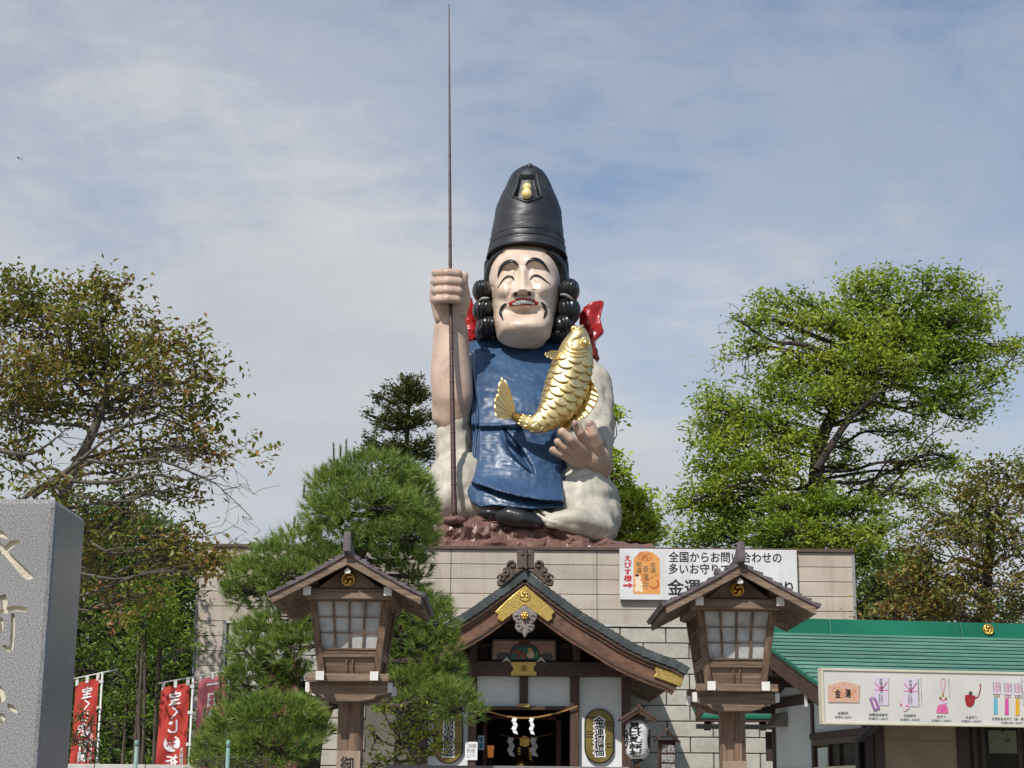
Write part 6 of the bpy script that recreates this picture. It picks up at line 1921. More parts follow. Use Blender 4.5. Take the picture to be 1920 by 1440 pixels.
# ================================================================== vegetation
rng = np.random.default_rng(11)
def npmesh(name, V, Fq, mat_, smooth=False):
    me = bpy.data.meshes.new(name)
    V = np.ascontiguousarray(V, dtype=np.float32); Fq = np.ascontiguousarray(Fq, dtype=np.int32)
    k = Fq.shape[1]
    me.vertices.add(len(V)); me.vertices.foreach_set('co', V.ravel())
    me.loops.add(Fq.size); me.loops.foreach_set('vertex_index', Fq.ravel())
    me.polygons.add(len(Fq)); me.polygons.foreach_set('loop_start', np.arange(0, Fq.size, k, dtype=np.int32))
    me.materials.append(mat_)
    me.update(calc_edges=True)
    if smooth: me.polygons.foreach_set('use_smooth', np.ones(len(Fq), dtype=bool))
    return me
def unit(a): return a / np.maximum(np.linalg.norm(a, axis=1, keepdims=True), 1e-9)
def leaves(C, size, name, m, parent, aspect=0.42, droop=0.3, up=0.55, jitter=0.35, adir=None, fold=0.18):
    """diamond leaves: C centres, folded along the midrib"""
    n = len(C)
    d = rng.normal(size=(n, 3)); d[:, 2] = d[:, 2] * 0.5 - droop
    if adir is not None: d = d * 0.7 + adir
    d = unit(d)
    nr = rng.normal(size=(n, 3)); nr[:, 2] = np.abs(nr[:, 2]) + up * 2
    nr = unit(nr - d * (nr * d).sum(1, keepdims=True))
    s = np.cross(d, nr)
    L = (size * (1 + jitter * rng.uniform(-1, 1, n)))[:, None]
    w = L * aspect
    b = C - d * L * 0.5; t = C + d * L * 0.5
    mid = C - d * L * 0.05
    l = mid - s * w * 0.5 + nr * L * fold; r = mid + s * w * 0.5 + nr * L * fold
    V = np.stack([b, l, t, r], 1).reshape(-1, 3)
    i = np.arange(n)[:, None] * 4
    Fq = np.concatenate([np.hstack([i, i + 1, i + 2]), np.hstack([i, i + 2, i + 3])], 1).reshape(-1, 3)
    return put(name, npmesh(name, V, Fq, m), parent)
def branch_mesh(paths, name, m, parent, n=6):
    mb = MB()
    for pts, rs in paths: mb.tube(pts, rs, n, cap=False)
    return mb.build(name, m, parent)
def wiggle(a, b, k, amp, sag=0.0):
    a, b = Vector(a), Vector(b)
    L = (b - a).length
    pts = [a]
    for i in range(1, k):
        t = i / k
        pts.append(a.lerp(b, t) + Vector((R_.gauss(0, 1), R_.gauss(0, 1), R_.gauss(0, 1))) * amp * L * 0.5 + Vector((0, 0, sag * L * math.sin(math.pi * t))))
    pts.append(b)
    return smooth_pts(pts, 3)
def taper(pts, r0, r1):
    n = len(pts)
    return [r0 + (r1 - r0) * i / (n - 1) for i in range(n)]
M_bark = mat('grey_brown_bark', '3f362d', '5c5145', rough=0.9, scale=4, stretch=(3, 3, 0.8), bump=0.6, bscale=14)
M_barkl = mat('lichen_bark', '4a443a', '6b6559', rough=0.9, scale=5, bump=0.6, bscale=12, dirt='39322a', dscale=2, damt=0.6)
M_barkd = mat('dark_bark', '2c2520', '43382f', rough=0.9, scale=4, stretch=(3, 3, 0.8), bump=0.6, bscale=14)
SCB = 1.1
def tree(name, label, Y, trunk, blobs, lm, bark, leaf=0.12, per=26, spread=0.34, dens=1.0, flat=0.6, twig=0.012, limb_r=0.10, trunk_r=(0.3, 0.16), shell=0.55, aspect=0.42, group=None, droop=0.25, bare=(), zdepth=1.0, limbs=True, cat='tree', crownname='crown', under=0.8):
    """trunk: px polyline with depth offsets; blobs: (px,py,dy,rx_px,ry_px) foliage masses"""
    k = (Y * 1.03) / F
    base = P(trunk[0][0], trunk[0][1], Y + trunk[0][2])
    t = thing(name, label, cat, (base.x, base.y, 0), group)
    tp = [P(a, b, Y + c) for a, b, c in trunk]
    if tp[0].z > 0.1: tp = [Vector((tp[0].x, tp[0].y, 0))] + tp
    tps = smooth_pts(tp, 5)
    paths = [(tps, taper(tps, *trunk_r))]
    CC = []
    for bl in blobs:
        px_, py_, dy, rx, ry = bl[:5]
        dm = bl[5] if len(bl) > 5 else 1.0
        c = P(px_, py_, Y + dy)
        rx *= SCB; ry *= SCB
        R3 = np.array([rx * k, rx * k * zdepth, ry * k])
        vol = R3[0] * R3[1] * R3[2]
        area = (R3[0] * R3[2] * 2 + R3[0] * R3[1] * 2)
        nc = max(5, int(dens * dm * area * 1.55 / (spread ** 2)))
        u = unit(rng.normal(size=(nc, 3)))
        u[:, 2] = np.where((u[:, 2] < 0) & (rng.random(nc) < 0.35), -u[:, 2], u[:, 2])
        r = (shell + (1 - shell) * rng.random(nc)) ** 0.8
        r *= 1 + 0.13 * rng.normal(size=nc)
        cc = np.array(c)[None] + u * r[:, None] * R3
        CC.append((c, cc))
        if limbs:
            # nearest trunk point below the blob
            cand = [q for q in tps if q.z < c.z - 0.1 * (c - q).length] or [tps[0]]
            q = min(cand, key=lambda q: (q - c).length + 0.3 * abs(q.z - c.z))
            w = wiggle(q, c, 4, 0.12, 0.04)
            paths.append((w, taper(w, limb_r, limb_r * 0.45)))
            for j in range(min(len(cc), 9)):
                e = Vector(cc[j]); s = w[int(len(w) * R_.uniform(0.5, 0.95))]
                w2 = wiggle(s, e, 3, 0.18)
                paths.append((w2, taper(w2, limb_r * 0.38, twig)))
                for q_ in range(2):
                    e2 = Vector(cc[R_.randrange(len(cc))])
                    if (e2 - e).length < 1.6 * max(R3):
                        w3 = wiggle(w2[len(w2) // 2], e2, 2, 0.15); paths.append((w3, taper(w3, twig * 2, twig * 0.6)))
    BT = []
    for (pts, r0) in bare:
        w = smooth_pts([P(a, b, Y + c) for a, b, c in pts], 5)
        paths.append((w, taper(w, r0, twig * 0.6)))
        for j in range(len(w) // 2):
            s = w[R_.randrange(len(w) // 3, len(w))]
            d = (w[-1] - w[0]).normalized() * R_.uniform(0.2, 0.7) + Vector((R_.gauss(0, .25), R_.gauss(0, .25), R_.gauss(0, .28)))
            w2 = wiggle(s, s + d, 3, 0.3); paths.append((w2, taper(w2, twig * 1.3, twig * 0.4)))
            for q_ in range(2):
                e3 = w2[-1 - 3 * q_]; w3 = wiggle(e3, e3 + Vector((R_.gauss(0, .16), R_.gauss(0, .16), R_.gauss(0, .16))) + d * 0.25, 2, 0.2); paths.append((w3, taper(w3, twig * 0.8, twig * 0.35)))
            if R_.random() < (0.06 if name == 'cherry_tree' else 0.35): BT.append(w2[-1])
    branch_mesh(paths, 'trunk', bark, t, 6)
    cl = np.concatenate([cc for c, cc in CC])
    if BT: cl = np.concatenate([cl, np.array([tuple(b) for b in BT])])
    n = len(cl) * per
    off = rng.normal(size=(n, 3)) * spread * 0.5
    off[:, 2] *= flat
    L = np.repeat(cl, per, 0) + off
    leaves(L, leaf, crownname, lm, t, aspect, droop=droop)
    return t, n

# ---- leaf materials
L_cherry = leafmat('cherry_leaf', ['465621', '627129', '828236', '8f7442', '9a5846'], 0.34, 0.55, 0.5)
L_right = leafmat('oak_leaf', ['456420', '688429', '8fa238', 'b2b84a', 'c8c464'], 0.42, 0.4, 0.45)
L_yel = leafmat('bright_leaf', ['4a6a20', '698528', '8c9b34', 'b0b44c'], 0.42, 0.4, 0.6)
L_brown = leafmat('autumn_leaf', ['4a5c26', '66742e', '7d7c38', '8c7242', '935a44'], 0.25, 0.55, 0.45)
L_dark = leafmat('dark_leaf', ['32441f', '465a27', '617433', '838d3e'], 0.25, 0.45, 0.4)
L_mid = leafmat('mid_leaf', ['324a1e', '4b6625', '6b7f2d', '8f9638'], 0.32, 0.45, 0.5)
L_con = leafmat('conifer_leaf', ['333d22', '4b562b', '687235', '827745'], 0.1, 0.5, 0.8)
L_round = leafmat('camphor_leaf', ['5c8228', '86a330', 'a8ba40', 'c6c65c', 'c08c50'], 0.45, 0.5, 0.8)
L_azal = leafmat('azalea_leaf', ['4e6c22', '7d9230', 'a9ad40', 'c2b950'], 0.35, 0.6, 2.0)

# left cherry tree
tree('cherry_tree', 'tall olive and rust leaved tree with tangled bare lower branches, at the left edge', 27.0,
     [(40, 1440, 0), (60, 1200, 0), (90, 1010, 0), (130, 900, 0), (170, 820, 0), (200, 740, 0)],
     [(30, 600, 0.5, 75, 60), (110, 610, -0.5, 70, 55), (190, 590, 0.3, 45, 50, .8), (60, 690, -0.6, 90, 60), (170, 680, 0, 80, 60), (265, 650, 0.2, 65, 55), (330, 640, -0.2, 42, 38, .8), (300, 720, -0.4, 75, 52), (375, 700, 0, 42, 38, .8), (395, 770, 0.3, 38, 40, .8), (220, 770, 0.2, 70, 50), (120, 780, 0.6, 90, 45, .8), (20, 780, 0, 60, 60), (345, 800, 0, 55, 32, .6), (300, 855, 0.4, 50, 22, .4), (390, 845, 0, 28, 18, .4),
      (120, 700, 1.0, 150, 110, .35), (300, 760, 0.8, 110, 90, .3), (30, 760, 0.8, 100, 120, .35), (330, 930, .4, 60, 40, .2), (30, 880, 0.3, 60, 55, .5), (110, 900, -0.3, 80, 45, .5), (220, 880, 0.2, 60, 35, .4), (-60, 700, 0, 80, 120), (20, 535, 0, 22, 26, .35), (60, 560, 0, 30, 24, .4), (200, 545, 0, 14, 20, .5), (140, 555, 0, 18, 16, .4),
      (150, 990, 0.5, 80, 45, .6), (240, 1000, 0.3, 65, 40, .7), (300, 1050, 0, 60, 35, .6), (190, 1080, 0.4, 60, 45, .6), (350, 1010, 0, 28, 22, .45), (380, 1050, -0.2, 30, 14, .5), (410, 1060, -0.2, 18, 10, .5), (230, 1130, 0.3, 55, 40, .5)],
     L_cherry, M_barkl, leaf=0.118, per=50, spread=0.44, dens=0.80, limb_r=0.03, trunk_r=(0.15, 0.07), twig=0.006, shell=0.3, aspect=0.5, droop=0.5,
     bare=[([(150, 860, -0.5), (220, 870, -0.6), (290, 862, -0.7), (345, 880, -0.7), (400, 905, -0.6), (425, 925, -.5)], 0.035), ([(120, 900, -0.5), (200, 905, -0.6), (280, 890, -0.7), (360, 900, -0.7), (415, 880, -.5)], 0.04), ([(60, 930, -0.4), (130, 880, -0.5), (190, 830, -0.6), (245, 790, -0.6)], 0.06), ([(-20, 840, -0.5), (60, 850, -.5), (130, 800, -.5)], 0.05), ([(200, 850, 0), (300, 840, 0), (390, 850, 0), (435, 858, 0)], 0.03), ([(20, 960, -.6), (80, 910, -.6), (150, 930, -.5), (230, 940, -.5), (300, 915, -.4)], 0.045), ([(320, 1090, 0), (370, 1070, 0), (425, 1058, 0)], 0.012), ([(300, 1045, 0), (350, 1030, 0), (378, 995, 0)], 0.012)])

# grove between the granite post and the hall
tree('evergreen_tree', 'dark green leafy tree filling the gap above the red banners, left of the hall', 42.0,
     [(215, 1440, 0), (215, 1250, 0), (210, 1100, 0), (220, 1000, 0)],
     [(150, 980, 0, 70, 60), (240, 960, 0.5, 60, 55), (300, 1010, 0, 45, 45), (180, 1070, -0.6, 70, 60), (270, 1090, 0, 60, 55), (340, 1130, 0.4, 30, 60), (140, 1150, 0, 60, 60), (220, 1170, -0.5, 70, 60), (310, 1200, 0, 50, 55), (330, 1060, 0.4, 36, 40)],
     L_dark, M_barkd, leaf=0.16, per=34, spread=0.5, dens=0.8, limb_r=0.07, trunk_r=(0.18, 0.08), shell=0.5)
tree('bamboo_like_tree', 'yellow green bushy tree low behind the two red banners', 40.0,
     [(270, 1440, 0), (270, 1330, 0), (275, 1250, 0)],
     [(150, 1260, 0, 60, 50), (240, 1270, 0, 60, 50), (320, 1290, 0, 45, 45), (160, 1350, 0, 65, 55), (250, 1370, -0.3, 60, 60), (320, 1380, 0, 50, 60), (200, 1430, 0, 90, 40), (340, 1220, 0.4, 24, 60)],
     L_mid, M_barkd, leaf=0.17, per=24, spread=0.42, dens=0.72, limb_r=0.05, trunk_r=(0.12, 0.06), shell=0.5)
for i, (pa, pb, dd) in enumerate((((264, 1440), (268, 1155), 36.5), ((274, 1440), (274, 1160), 36.8), ((262, 1170), (264, 1110), 37.2), ((302, 1280), (305, 1120), 38.0), ((232, 1440), (236, 1290), 37.2), ((296, 1290), (300, 1190), 37.6))):
    a, b = P(*pa, dd), P(*pb, dd)
    a = Vector((a.x, a.y, 0))
    tt = thing('slender_sapling', ['tall thin bare trunk just right of the first red banner', 'second thin bare trunk close beside it, right of the first red banner', 'short thin trunk top between the two banners', 'thin pale sapling stem reaching up beside the hall corner', 'low thin dark stem right of the first red banner', 'thin sapling stem just above the second red banner'][i], 'tree', tuple(a), 'slender saplings between the banners')
    w = wiggle(a, b, 5, 0.006)
    MB().tube(w, taper(w, 0.05, 0.022), 7).build('trunk', M_bark, tt)
    cc = np.array(b)[None] + rng.normal(size=(34, 3)) * [0.35, 0.35, 0.32]
    leaves(np.repeat(cc, 9, 0) + rng.normal(size=(306, 3)) * 0.10, 0.17, 'crown', [L_mid, L_yel][i % 2], tt, 0.22, droop=0.5)
# far wood behind (reads as a mass)
def wood(name, x0, x1, ytop, Y, m, n, lab=None):
    C = []
    for i in range(n):
        a = rng.uniform(x0, x1); b = ytop(a) + abs(rng.normal()) * 25 + rng.uniform(0, 1) ** 0.8 * (1440 - ytop(a))
        C.append(P(a, b, Y + rng.uniform(-1.5, 4)))
    C = np.array([tuple(c) for c in C])
    L = np.repeat(C, 20, 0) + rng.normal(size=(n * 20, 3)) * [0.38, 0.38, 0.28]
    o = leaves(L, 0.22, name, m, None)
    o['kind'] = 'stuff'
    return o
wood('woodland', -80, 372, lambda x: interp([-80, 130, 250, 330, 372], [960, 950, 935, 980, 1060], x), 52, L_dark, 2600)

# fir behind the statue
def fir():
    Y = 62.0
    base = P(765, 1010, Y)
    t = thing('fir_tree', 'dark fir with layered drooping limbs behind the statue arm', 'tree', (base.x, Y, 0))
    top_ = P(770, 705, Y); k = Y * 1.04 / F
    w = wiggle(Vector((base.x, Y, 0)), top_, 6, 0.01)
    paths = [(w, taper(w, 0.30, 0.05))]
    C = []; D = []
    tiers = [(708, 20, 22), (722, 48, 36), (736, 72, 40), (772, 78, 50), (780, 92, 50), (826, 96, 60), (838, 106, 60), (880, 90, 60), (915, 80, 70)]
    for (py, rl, rr_) in tiers:
        for s in range(7):
            an = 2 * math.pi * s / 7 + R_.uniform(-0.3, 0.3)
            r = (rl if math.cos(an) < 0 else rr_) * R_.uniform(0.75, 1.1) * k
            c0 = P(768, py + 18, Y)
            tip = Vector((c0.x + r * math.cos(an), Y + r * 0.9 * math.sin(an), c0.z + 0.25 + R_.uniform(-0.1, 0.15)))
            w2 = wiggle(c0, tip, 4, 0.05, -0.06)
            paths.append((w2, taper(w2, 0.055, 0.015)))
            m = int(r * 15)
            for j in range(m):
                u = R_.uniform(0.25, 1.02)
                i = min(int(u * (len(w2) - 1)), len(w2) - 1)
                p = w2[i]
                wd = 0.30 * (1.15 - u * 0.75)
                C.append(p + Vector((R_.gauss(0, wd), R_.gauss(0, wd), R_.gauss(0.02, 0.10))))
                D.append(((tip - c0).normalized() + Vector((0, 0, 0.1))) * 1.2)
    branch_mesh(paths, 'trunk', M_barkd, t, 6)
    C = np.repeat(np.array([tuple(c) for c in C]), 9, 0); D = np.repeat(np.array([tuple(c) for c in D]), 9, 0)
    leaves(C + rng.normal(size=C.shape) * 0.085, 0.17, 'crown', L_con, t, 0.28, adir=D, droop=0.0)
fir()
tree('camphor_tree', 'round yellow green tree peeping out right behind the statue', 58.0, [(1150, 1100, 0), (1150, 1000, 0)],
     [(1155, 900, 0, 24, 32), (1180, 915, 0, 24, 26), (1195, 945, 0, 30, 28), (1160, 960, 0, 40, 38), (1200, 985, 0, 38, 30), (1170, 1010, 0, 45, 28), (1225, 1000, 0, 18, 16), (1144, 858, 0, 7, 8, .5), (1150, 780, 0, 5, 5, .0)],
     L_round, M_bark, leaf=0.20, per=40, spread=0.46, dens=1.2, shell=0.5, aspect=0.55, trunk_r=(0.2, 0.1), limb_r=0.06)
tree('camphor_tree', 'sliver of yellow green tree showing between the pine and the statue knee', 58.0, [(800, 1100, 0), (800, 1000, 0)],
     [(792, 915, 0, 26, 24), (800, 960, 0, 34, 30)], L_round, M_bark, leaf=0.20, per=22, spread=0.4, dens=0.9, shell=0.5, aspect=0.5, trunk_r=(0.2, 0.1), limb_r=0.06)

# big tree at right
bt = [(1525, 1150, 0), (1527, 1000, 0), (1530, 900, 0), (1538, 830, 0), (1560, 780, 0.2), (1590, 720, 0), (1640, 650, 0), (1680, 610, 0)]
bb = [(1440, 580, 0.5, 40, 26, .45), (1500, 570, 0, 34, 26, .5), (1415, 600, 0, 25, 30, .35), (1410, 650, 0, 24, 18, .2), (1460, 610, 0, 40, 16, .3),
      (1590, 540, 0, 42, 30, .55), (1650, 530, 0, 48, 26, .6), (1700, 560, 0, 30, 26, .45), (1610, 580, 0, 50, 30, .7),
      (1755, 545, 0, 50, 30), (1815, 560, 0, 42, 32), (1790, 600, -0.4, 60, 30), (1840, 610, 0, 26, 22, .7), (1740, 610, 0.4, 60, 35),
      (1550, 620, -0.8, 48, 38), (1620, 640, -1.0, 65, 40), (1690, 650, -0.8, 60, 40), (1640, 700, -1.2, 75, 42), (1560, 690, -0.6, 55, 38), (1720, 700, -0.6, 60, 36), (1780, 680, 0, 60, 36),
      (1840, 680, 0, 42, 30), (1890, 660, 0.3, 26, 22, .5), (1870, 720, 0, 30, 26, .55), (1800, 740, -0.5, 50, 34), (1830, 770, 0, 32, 28), (1750, 760, -1, 55, 30),
      (1490, 680, 0, 38, 30), (1450, 700, 0, 34, 30), (1470, 750, -0.6, 50, 38), (1540, 750, -1.2, 60, 36), (1620, 760, -1.0, 50, 28),
      (1340, 760, 0, 40, 34, .85), (1380, 790, 0.3, 50, 40), (1330, 810, 0, 32, 34), (1440, 810, -1.0, 60, 42), (1360, 860, -0.6, 60, 44), (1330, 900, 0, 42, 40), (1440, 880, -1.4, 60, 42), (1500, 830, -1.0, 40, 30),
      (1310, 950, 0, 42, 40), (1380, 930, -0.8, 60, 42), (1300, 1000, 0, 40, 32), (1370, 1000, 0, 55, 36), (1450, 950, -1.0, 50, 36), (1290, 1030, 0, 32, 24),
      (1600, 620, 1.0, 160, 70, .5), (1780, 640, 1.0, 110, 80, .45), (1430, 850, 0.8, 120, 110, .5), (1560, 720, 1.0, 130, 60, .5), (1340, 960, 0.8, 80, 70, .5), (1500, 960, 0.5, 90, 60, .5),
      (1600, 880, 0.8, 50, 30, .5), (1640, 930, 0.8, 60, 36, .7), (1590, 840, 0.6, 40, 24, .35), (1700, 880, 0.5, 30, 20, .35), (1720, 930, 0, 50, 34, .8), (1760, 860, 0, 26, 20, .45), (1680, 810, 0, 40, 20, .3), (1790, 870, 0, 18, 16, .4)]
tree('tall_oak_tree', 'tallest broad green tree with open airy crown, right of the statue', 60.0, bt, bb, L_right, M_barkd,
     leaf=0.20, per=52, spread=0.62, dens=0.82, limb_r=0.07, trunk_r=(0.36, 0.12), twig=0.012, shell=0.45, aspect=0.42, droop=0.35,
     bare=[([(1530, 880, -1.5), (1590, 790, -1.5), (1640, 745, -1.6), (1700, 700, -1.5)], 0.16), ([(1540, 660, -.8), (1500, 645, -.8), (1450, 640, -.5), (1400, 610, -.5), (1385, 590, -.4)], 0.11), ([(1640, 940, .3), (1700, 880, .3), (1740, 820, .3), (1775, 800, .3)], 0.06), ([(1600, 960, .3), (1660, 870, .3), (1720, 810, .3)], 0.06), ([(1430, 655, 0), (1400, 670, 0), (1382, 660, 0)], 0.03), ([(1410, 640, 0), (1395, 690, 0)], 0.03), ([(1840, 720, 0), (1880, 690, 0), (1915, 655, 0)], 0.05), ([(1600, 620, 0), (1625, 570, 0), (1640, 520, 0)], 0.05), ([(1300, 940, -.5), (1420, 900, -1.7), (1520, 930, -1)], 0.06)])
tree('broadleaf_tree', 'lower bright yellow green tree with flat layered foliage just above the hall roof', 54.0,
     [(1580, 1200, 0), (1580, 1080, 0), (1590, 1000, 0)],
     [(1470, 960, 0, 50, 26), (1540, 950, 0, 60, 26), (1610, 960, 0, 55, 28), (1430, 1000, 0, 45, 26), (1500, 1000, -1.0, 60, 28), (1580, 1010, -1.2, 65, 30), (1650, 1000, -0.5, 50, 30), (1420, 1030, 0, 40, 20), (1640, 1050, -0.8, 60, 36), (1700, 1060, 0, 40, 36), (1640, 1110, 0, 50, 36), (1700, 1130, 0.4, 50, 40), (1540, 1050, 0, 70, 30), (1640, 1160, 0, 50, 30)],
     L_yel, M_barkd, leaf=0.17, per=28, spread=0.42, dens=1.05, flat=0.4, limb_r=0.08, trunk_r=(0.22, 0.1), shell=0.5, aspect=0.4)
tree('maple_tree', 'russet and olive leaved tree spreading above the green shop roof at the right edge', 44.0,
     [(1850, 1300, 0), (1850, 1100, 0), (1860, 980, 0)],
     [(1895, 890, 0, 40, 36), (1850, 900, 0.3, 34, 26, .6), (1940, 900, 0, 60, 60), (1810, 940, 0, 45, 34), (1880, 960, -0.6, 65, 45), (1760, 980, 0, 45, 32), (1820, 1010, -0.8, 70, 45), (1900, 1040, -0.8, 65, 50), (1740, 1040, 0, 50, 40), (1780, 1090, -0.6, 70, 42), (1860, 1110, -0.6, 70, 42), (1700, 1090, 0, 40, 32), (1710, 1140, 0, 50, 34), (1650, 1150, 0, 34, 26), (1790, 1160, 0, 70, 34), (1930, 1130, 0, 60, 45)],
     L_brown, M_barkl, leaf=0.15, per=38, spread=0.48, dens=0.95, limb_r=0.06, trunk_r=(0.22, 0.1), shell=0.5, aspect=0.45, twig=0.009)
tree('evergreen_tree', 'dark green tree in the gap between the hall right end and the shop roof', 50.0,
     [(1640, 1440, 0), (1640, 1250, 0)],
     [(1640, 1120, 0, 60, 60), (1700, 1100, 0, 60, 50), (1660, 1190, 0, 70, 40), (1760, 1140, 0, 60, 50), (1850, 1170, 0, 80, 40), (1580, 1090, 2, 50, 40)],
     L_dark, M_barkd, leaf=0.18, per=26, spread=0.45, dens=0.8, shell=0.4)

# ---- cloud pruned pine in front of the hall
def pine():
    Y = 20.0
    k = Y * 1.03 / F
    base = P(590, 1440, Y)
    t = thing('pine_tree', 'large cloud pruned pine with dense needle pads behind the left wooden lantern', 'tree', (base.x, Y, 0))
    trunk = smooth_pts([Vector((P(575, 1440, Y).x, Y, 0)), P(580, 1420, Y), P(605, 1330, Y + .1), P(645, 1250, Y + .2), P(640, 1160, Y + .1), P(665, 1060, Y), P(700, 980, Y), P(690, 900, Y)], 5)
    paths = [(trunk, taper(trunk, 0.15, 0.05))]
    pads = [(700, 902, 0, 84, 50), (640, 922, -.2, 62, 44), (765, 935, .1, 50, 46), (690, 958, -.4, 100, 44), (610, 965, .1, 42, 32), (775, 985, 0, 46, 34), (745, 1010, -.2, 60, 30), (640, 1000, 0, 60, 26), (790, 960, .2, 30, 36), (790, 1015, .2, 30, 26), (700, 1035, .2, 70, 34, .8), (750, 1060, .2, 50, 34, .8),
            (560, 1030, 0, 52, 34), (520, 1060, -.2, 62, 38), (480, 1085, 0, 48, 34), (455, 1115, .2, 34, 26), (540, 1085, -.4, 50, 32), (500, 1115, .1, 52, 22), (600, 1060, -.2, 44, 34), (432, 1112, 0, 22, 18, .8), 
            (780, 1080, .3, 30, 30, .7), (770, 1110, .3, 30, 34, .6),
            (530, 1180, 0, 66, 34), (480, 1200, .1, 46, 34), (560, 1215, -.2, 60, 34), (460, 1225, 0, 34, 26, .8), (500, 1245, .3, 60, 26, .7),
            (456, 1285, 0, 36, 36, .7), (490, 1290, .2, 55, 36, .7), (550, 1280, .3, 46, 34, .6), (432, 1325, 0, 20, 26, .7),
            (520, 1345, -.4, 78, 38), (460, 1360, -.3, 60, 34), (570, 1375, -.2, 50, 40), (510, 1400, -.4, 80, 34), (430, 1385, 0, 44, 34), (395, 1400, 0, 24, 30, .9), (400, 1430, 0, 40, 26), (460, 1435, -.2, 60, 26),
            (795, 1150, 0, 50, 36), (820, 1175, -.1, 34, 34), (770, 1200, .2, 50, 34), (815, 1220, 0, 44, 34), (760, 1240, .3, 44, 34, .8), (830, 1255, 0, 36, 28), (790, 1285, .1, 60, 34), (840, 1310, -.2, 50, 30), (870, 1332, -.2, 36, 22), (800, 1320, 0, 50, 26), (740, 1290, .2, 40, 40, .8), (850, 1290, .1, 30, 20), (760, 1160, .3, 40, 40, .7), (740, 1200, .4, 40, 40, .7), (720, 1250, .4, 40, 50, .6)]
    T = []; D = []; Sc = []
    for pd in pads:
        px_, py_, dy, rx, ry = pd[:5]; dm = pd[5] if len(pd) > 5 else 1
        c = P(px_, py_, Y + dy)
        q = min(trunk, key=lambda q: (q - c).length + 0.8 * max(0, q.z - c.z))
        w = wiggle(q, c, 4, 0.12, 0.05)
        paths.append((w, taper(w, 0.04, 0.018)))
        rx *= 1.1; ry *= 1.14
        R3 = np.array([rx * k, rx * k * 0.85, ry * k])
        n = int(dm * 1050 * (R3[0] * R3[2] + 0.4 * R3[0] * R3[1]))
        u = unit(rng.normal(size=(n, 3)))
        fl = (u[:, 2] < 0) & (rng.random(n) < 0.45); u[fl, 2] *= -1
        r = 0.72 + 0.30 * rng.random(n) + 0.05 * rng.normal(size=n)
        p = np.array(c) + u * R3 * r[:, None]
        T.append(p); D.append(unit(u * [1, 1, .8] + np.array([0, 0, 0.55]) + rng.normal(size=(n, 3)) * 0.28)); Sc.append(rng.uniform(0.75, 1.2, n))
        for j in range(7):
            e = Vector(p[j] * 0.8 + np.array(c) * 0.2); w2 = wiggle(w[R_.randrange(len(w) // 2, len(w))], e, 3, 0.15)
            paths.append((w2, taper(w2, 0.014, 0.005)))
    T = np.concatenate(T); D = np.concatenate(D); Sc = np.concatenate(Sc)
    branch_mesh(paths, 'trunk', M_barkd, t, 7)
    # needles
    nn = 24
    n = len(T)
    a = np.cross(D, rng.normal(size=(n, 3))); a = unit(a); b = np.cross(D, a)
    th = rng.uniform(0, 2 * np.pi, (n, nn)); sp_ = rng.uniform(0.18, 0.85, (n, nn)) ; al = rng.uniform(-0.05, 0.03, (n, nn))
    dirs = D[:, None, :] * np.cos(sp_)[..., None] + (a[:, None] * np.cos(th)[..., None] + b[:, None] * np.sin(th)[..., None]) * np.sin(sp_)[..., None]
    L = (0.118 * Sc)[:, None] * rng.uniform(0.75, 1.1, (n, nn))
    root = T[:, None, :] + D[:, None, :] * al[..., None]
    tip = root + dirs * L[..., None]
    side = np.cross(dirs, rng.normal(size=dirs.shape)); side /= np.linalg.norm(side, axis=2, keepdims=True)
    side *= 0.0032
    V = np.stack([root - side, root + side, tip], 2).reshape(-1, 3)
    Fq = np.arange(len(V)).reshape(-1, 3)
    Mn = leafmat('pine_needle', ['2f481e', '4a6729', '70893a', '9bab55', 'a59660'], 0.28, 0.62, 2.2, 0.4)
    put('crown', npmesh('crown', V, Fq, Mn), t)
    print('pine tufts', n)
    # upright candles
    cb = MB(); CT = []
    cand = [(625, 833, 25), (638, 838, 12), (649, 826, 28), (664, 843, 16), (681, 842, 12), (605, 872, 20), (610, 884, 16), (571, 912, 14), (700, 846, 8), (720, 848, 9), (815, 935, 22), (553, 972, 12), (592, 884, 12), (513, 1008, 10), (740, 856, 9), (530, 996, 8), (857, 1238, 14), (412, 1292, 12), (378, 1360, 12), (412, 1270, 12), (403, 1300, 12), (384, 1330, 10), (424, 1262, 12)]
    for i, (x, y, h) in enumerate(cand):
        h *= 1.15
        p0 = P(x + R_.uniform(-2, 2), y + h + 4, Y - 0.1); p1 = P(x, y, Y - 0.1)
        CT.append((p0, p1))
    V = []
    for p0, p1 in CT:
        cb.tube([p0, p1], [0.011, 0.008], 6)
        for j in range(150):
            u = R_.random(); p = p0.lerp(p1, u); an = R_.uniform(0, 6.28)
            d = Vector((math.cos(an) * 0.42, math.sin(an) * 0.42, 0.9)).normalized() * R_.uniform(0.045, 0.07)
            s = Vector((-math.sin(an), math.cos(an), 0)) * 0.0022
            V += [tuple(p - s), tuple(p + s), tuple(p + d)]
    V = np.array(V)
    put('shoot_needles', npmesh('shoot_needles', V, np.arange(len(V)).reshape(-1, 3), Mn), t)
    cb.build('shoot', M_bark, t)
pine()
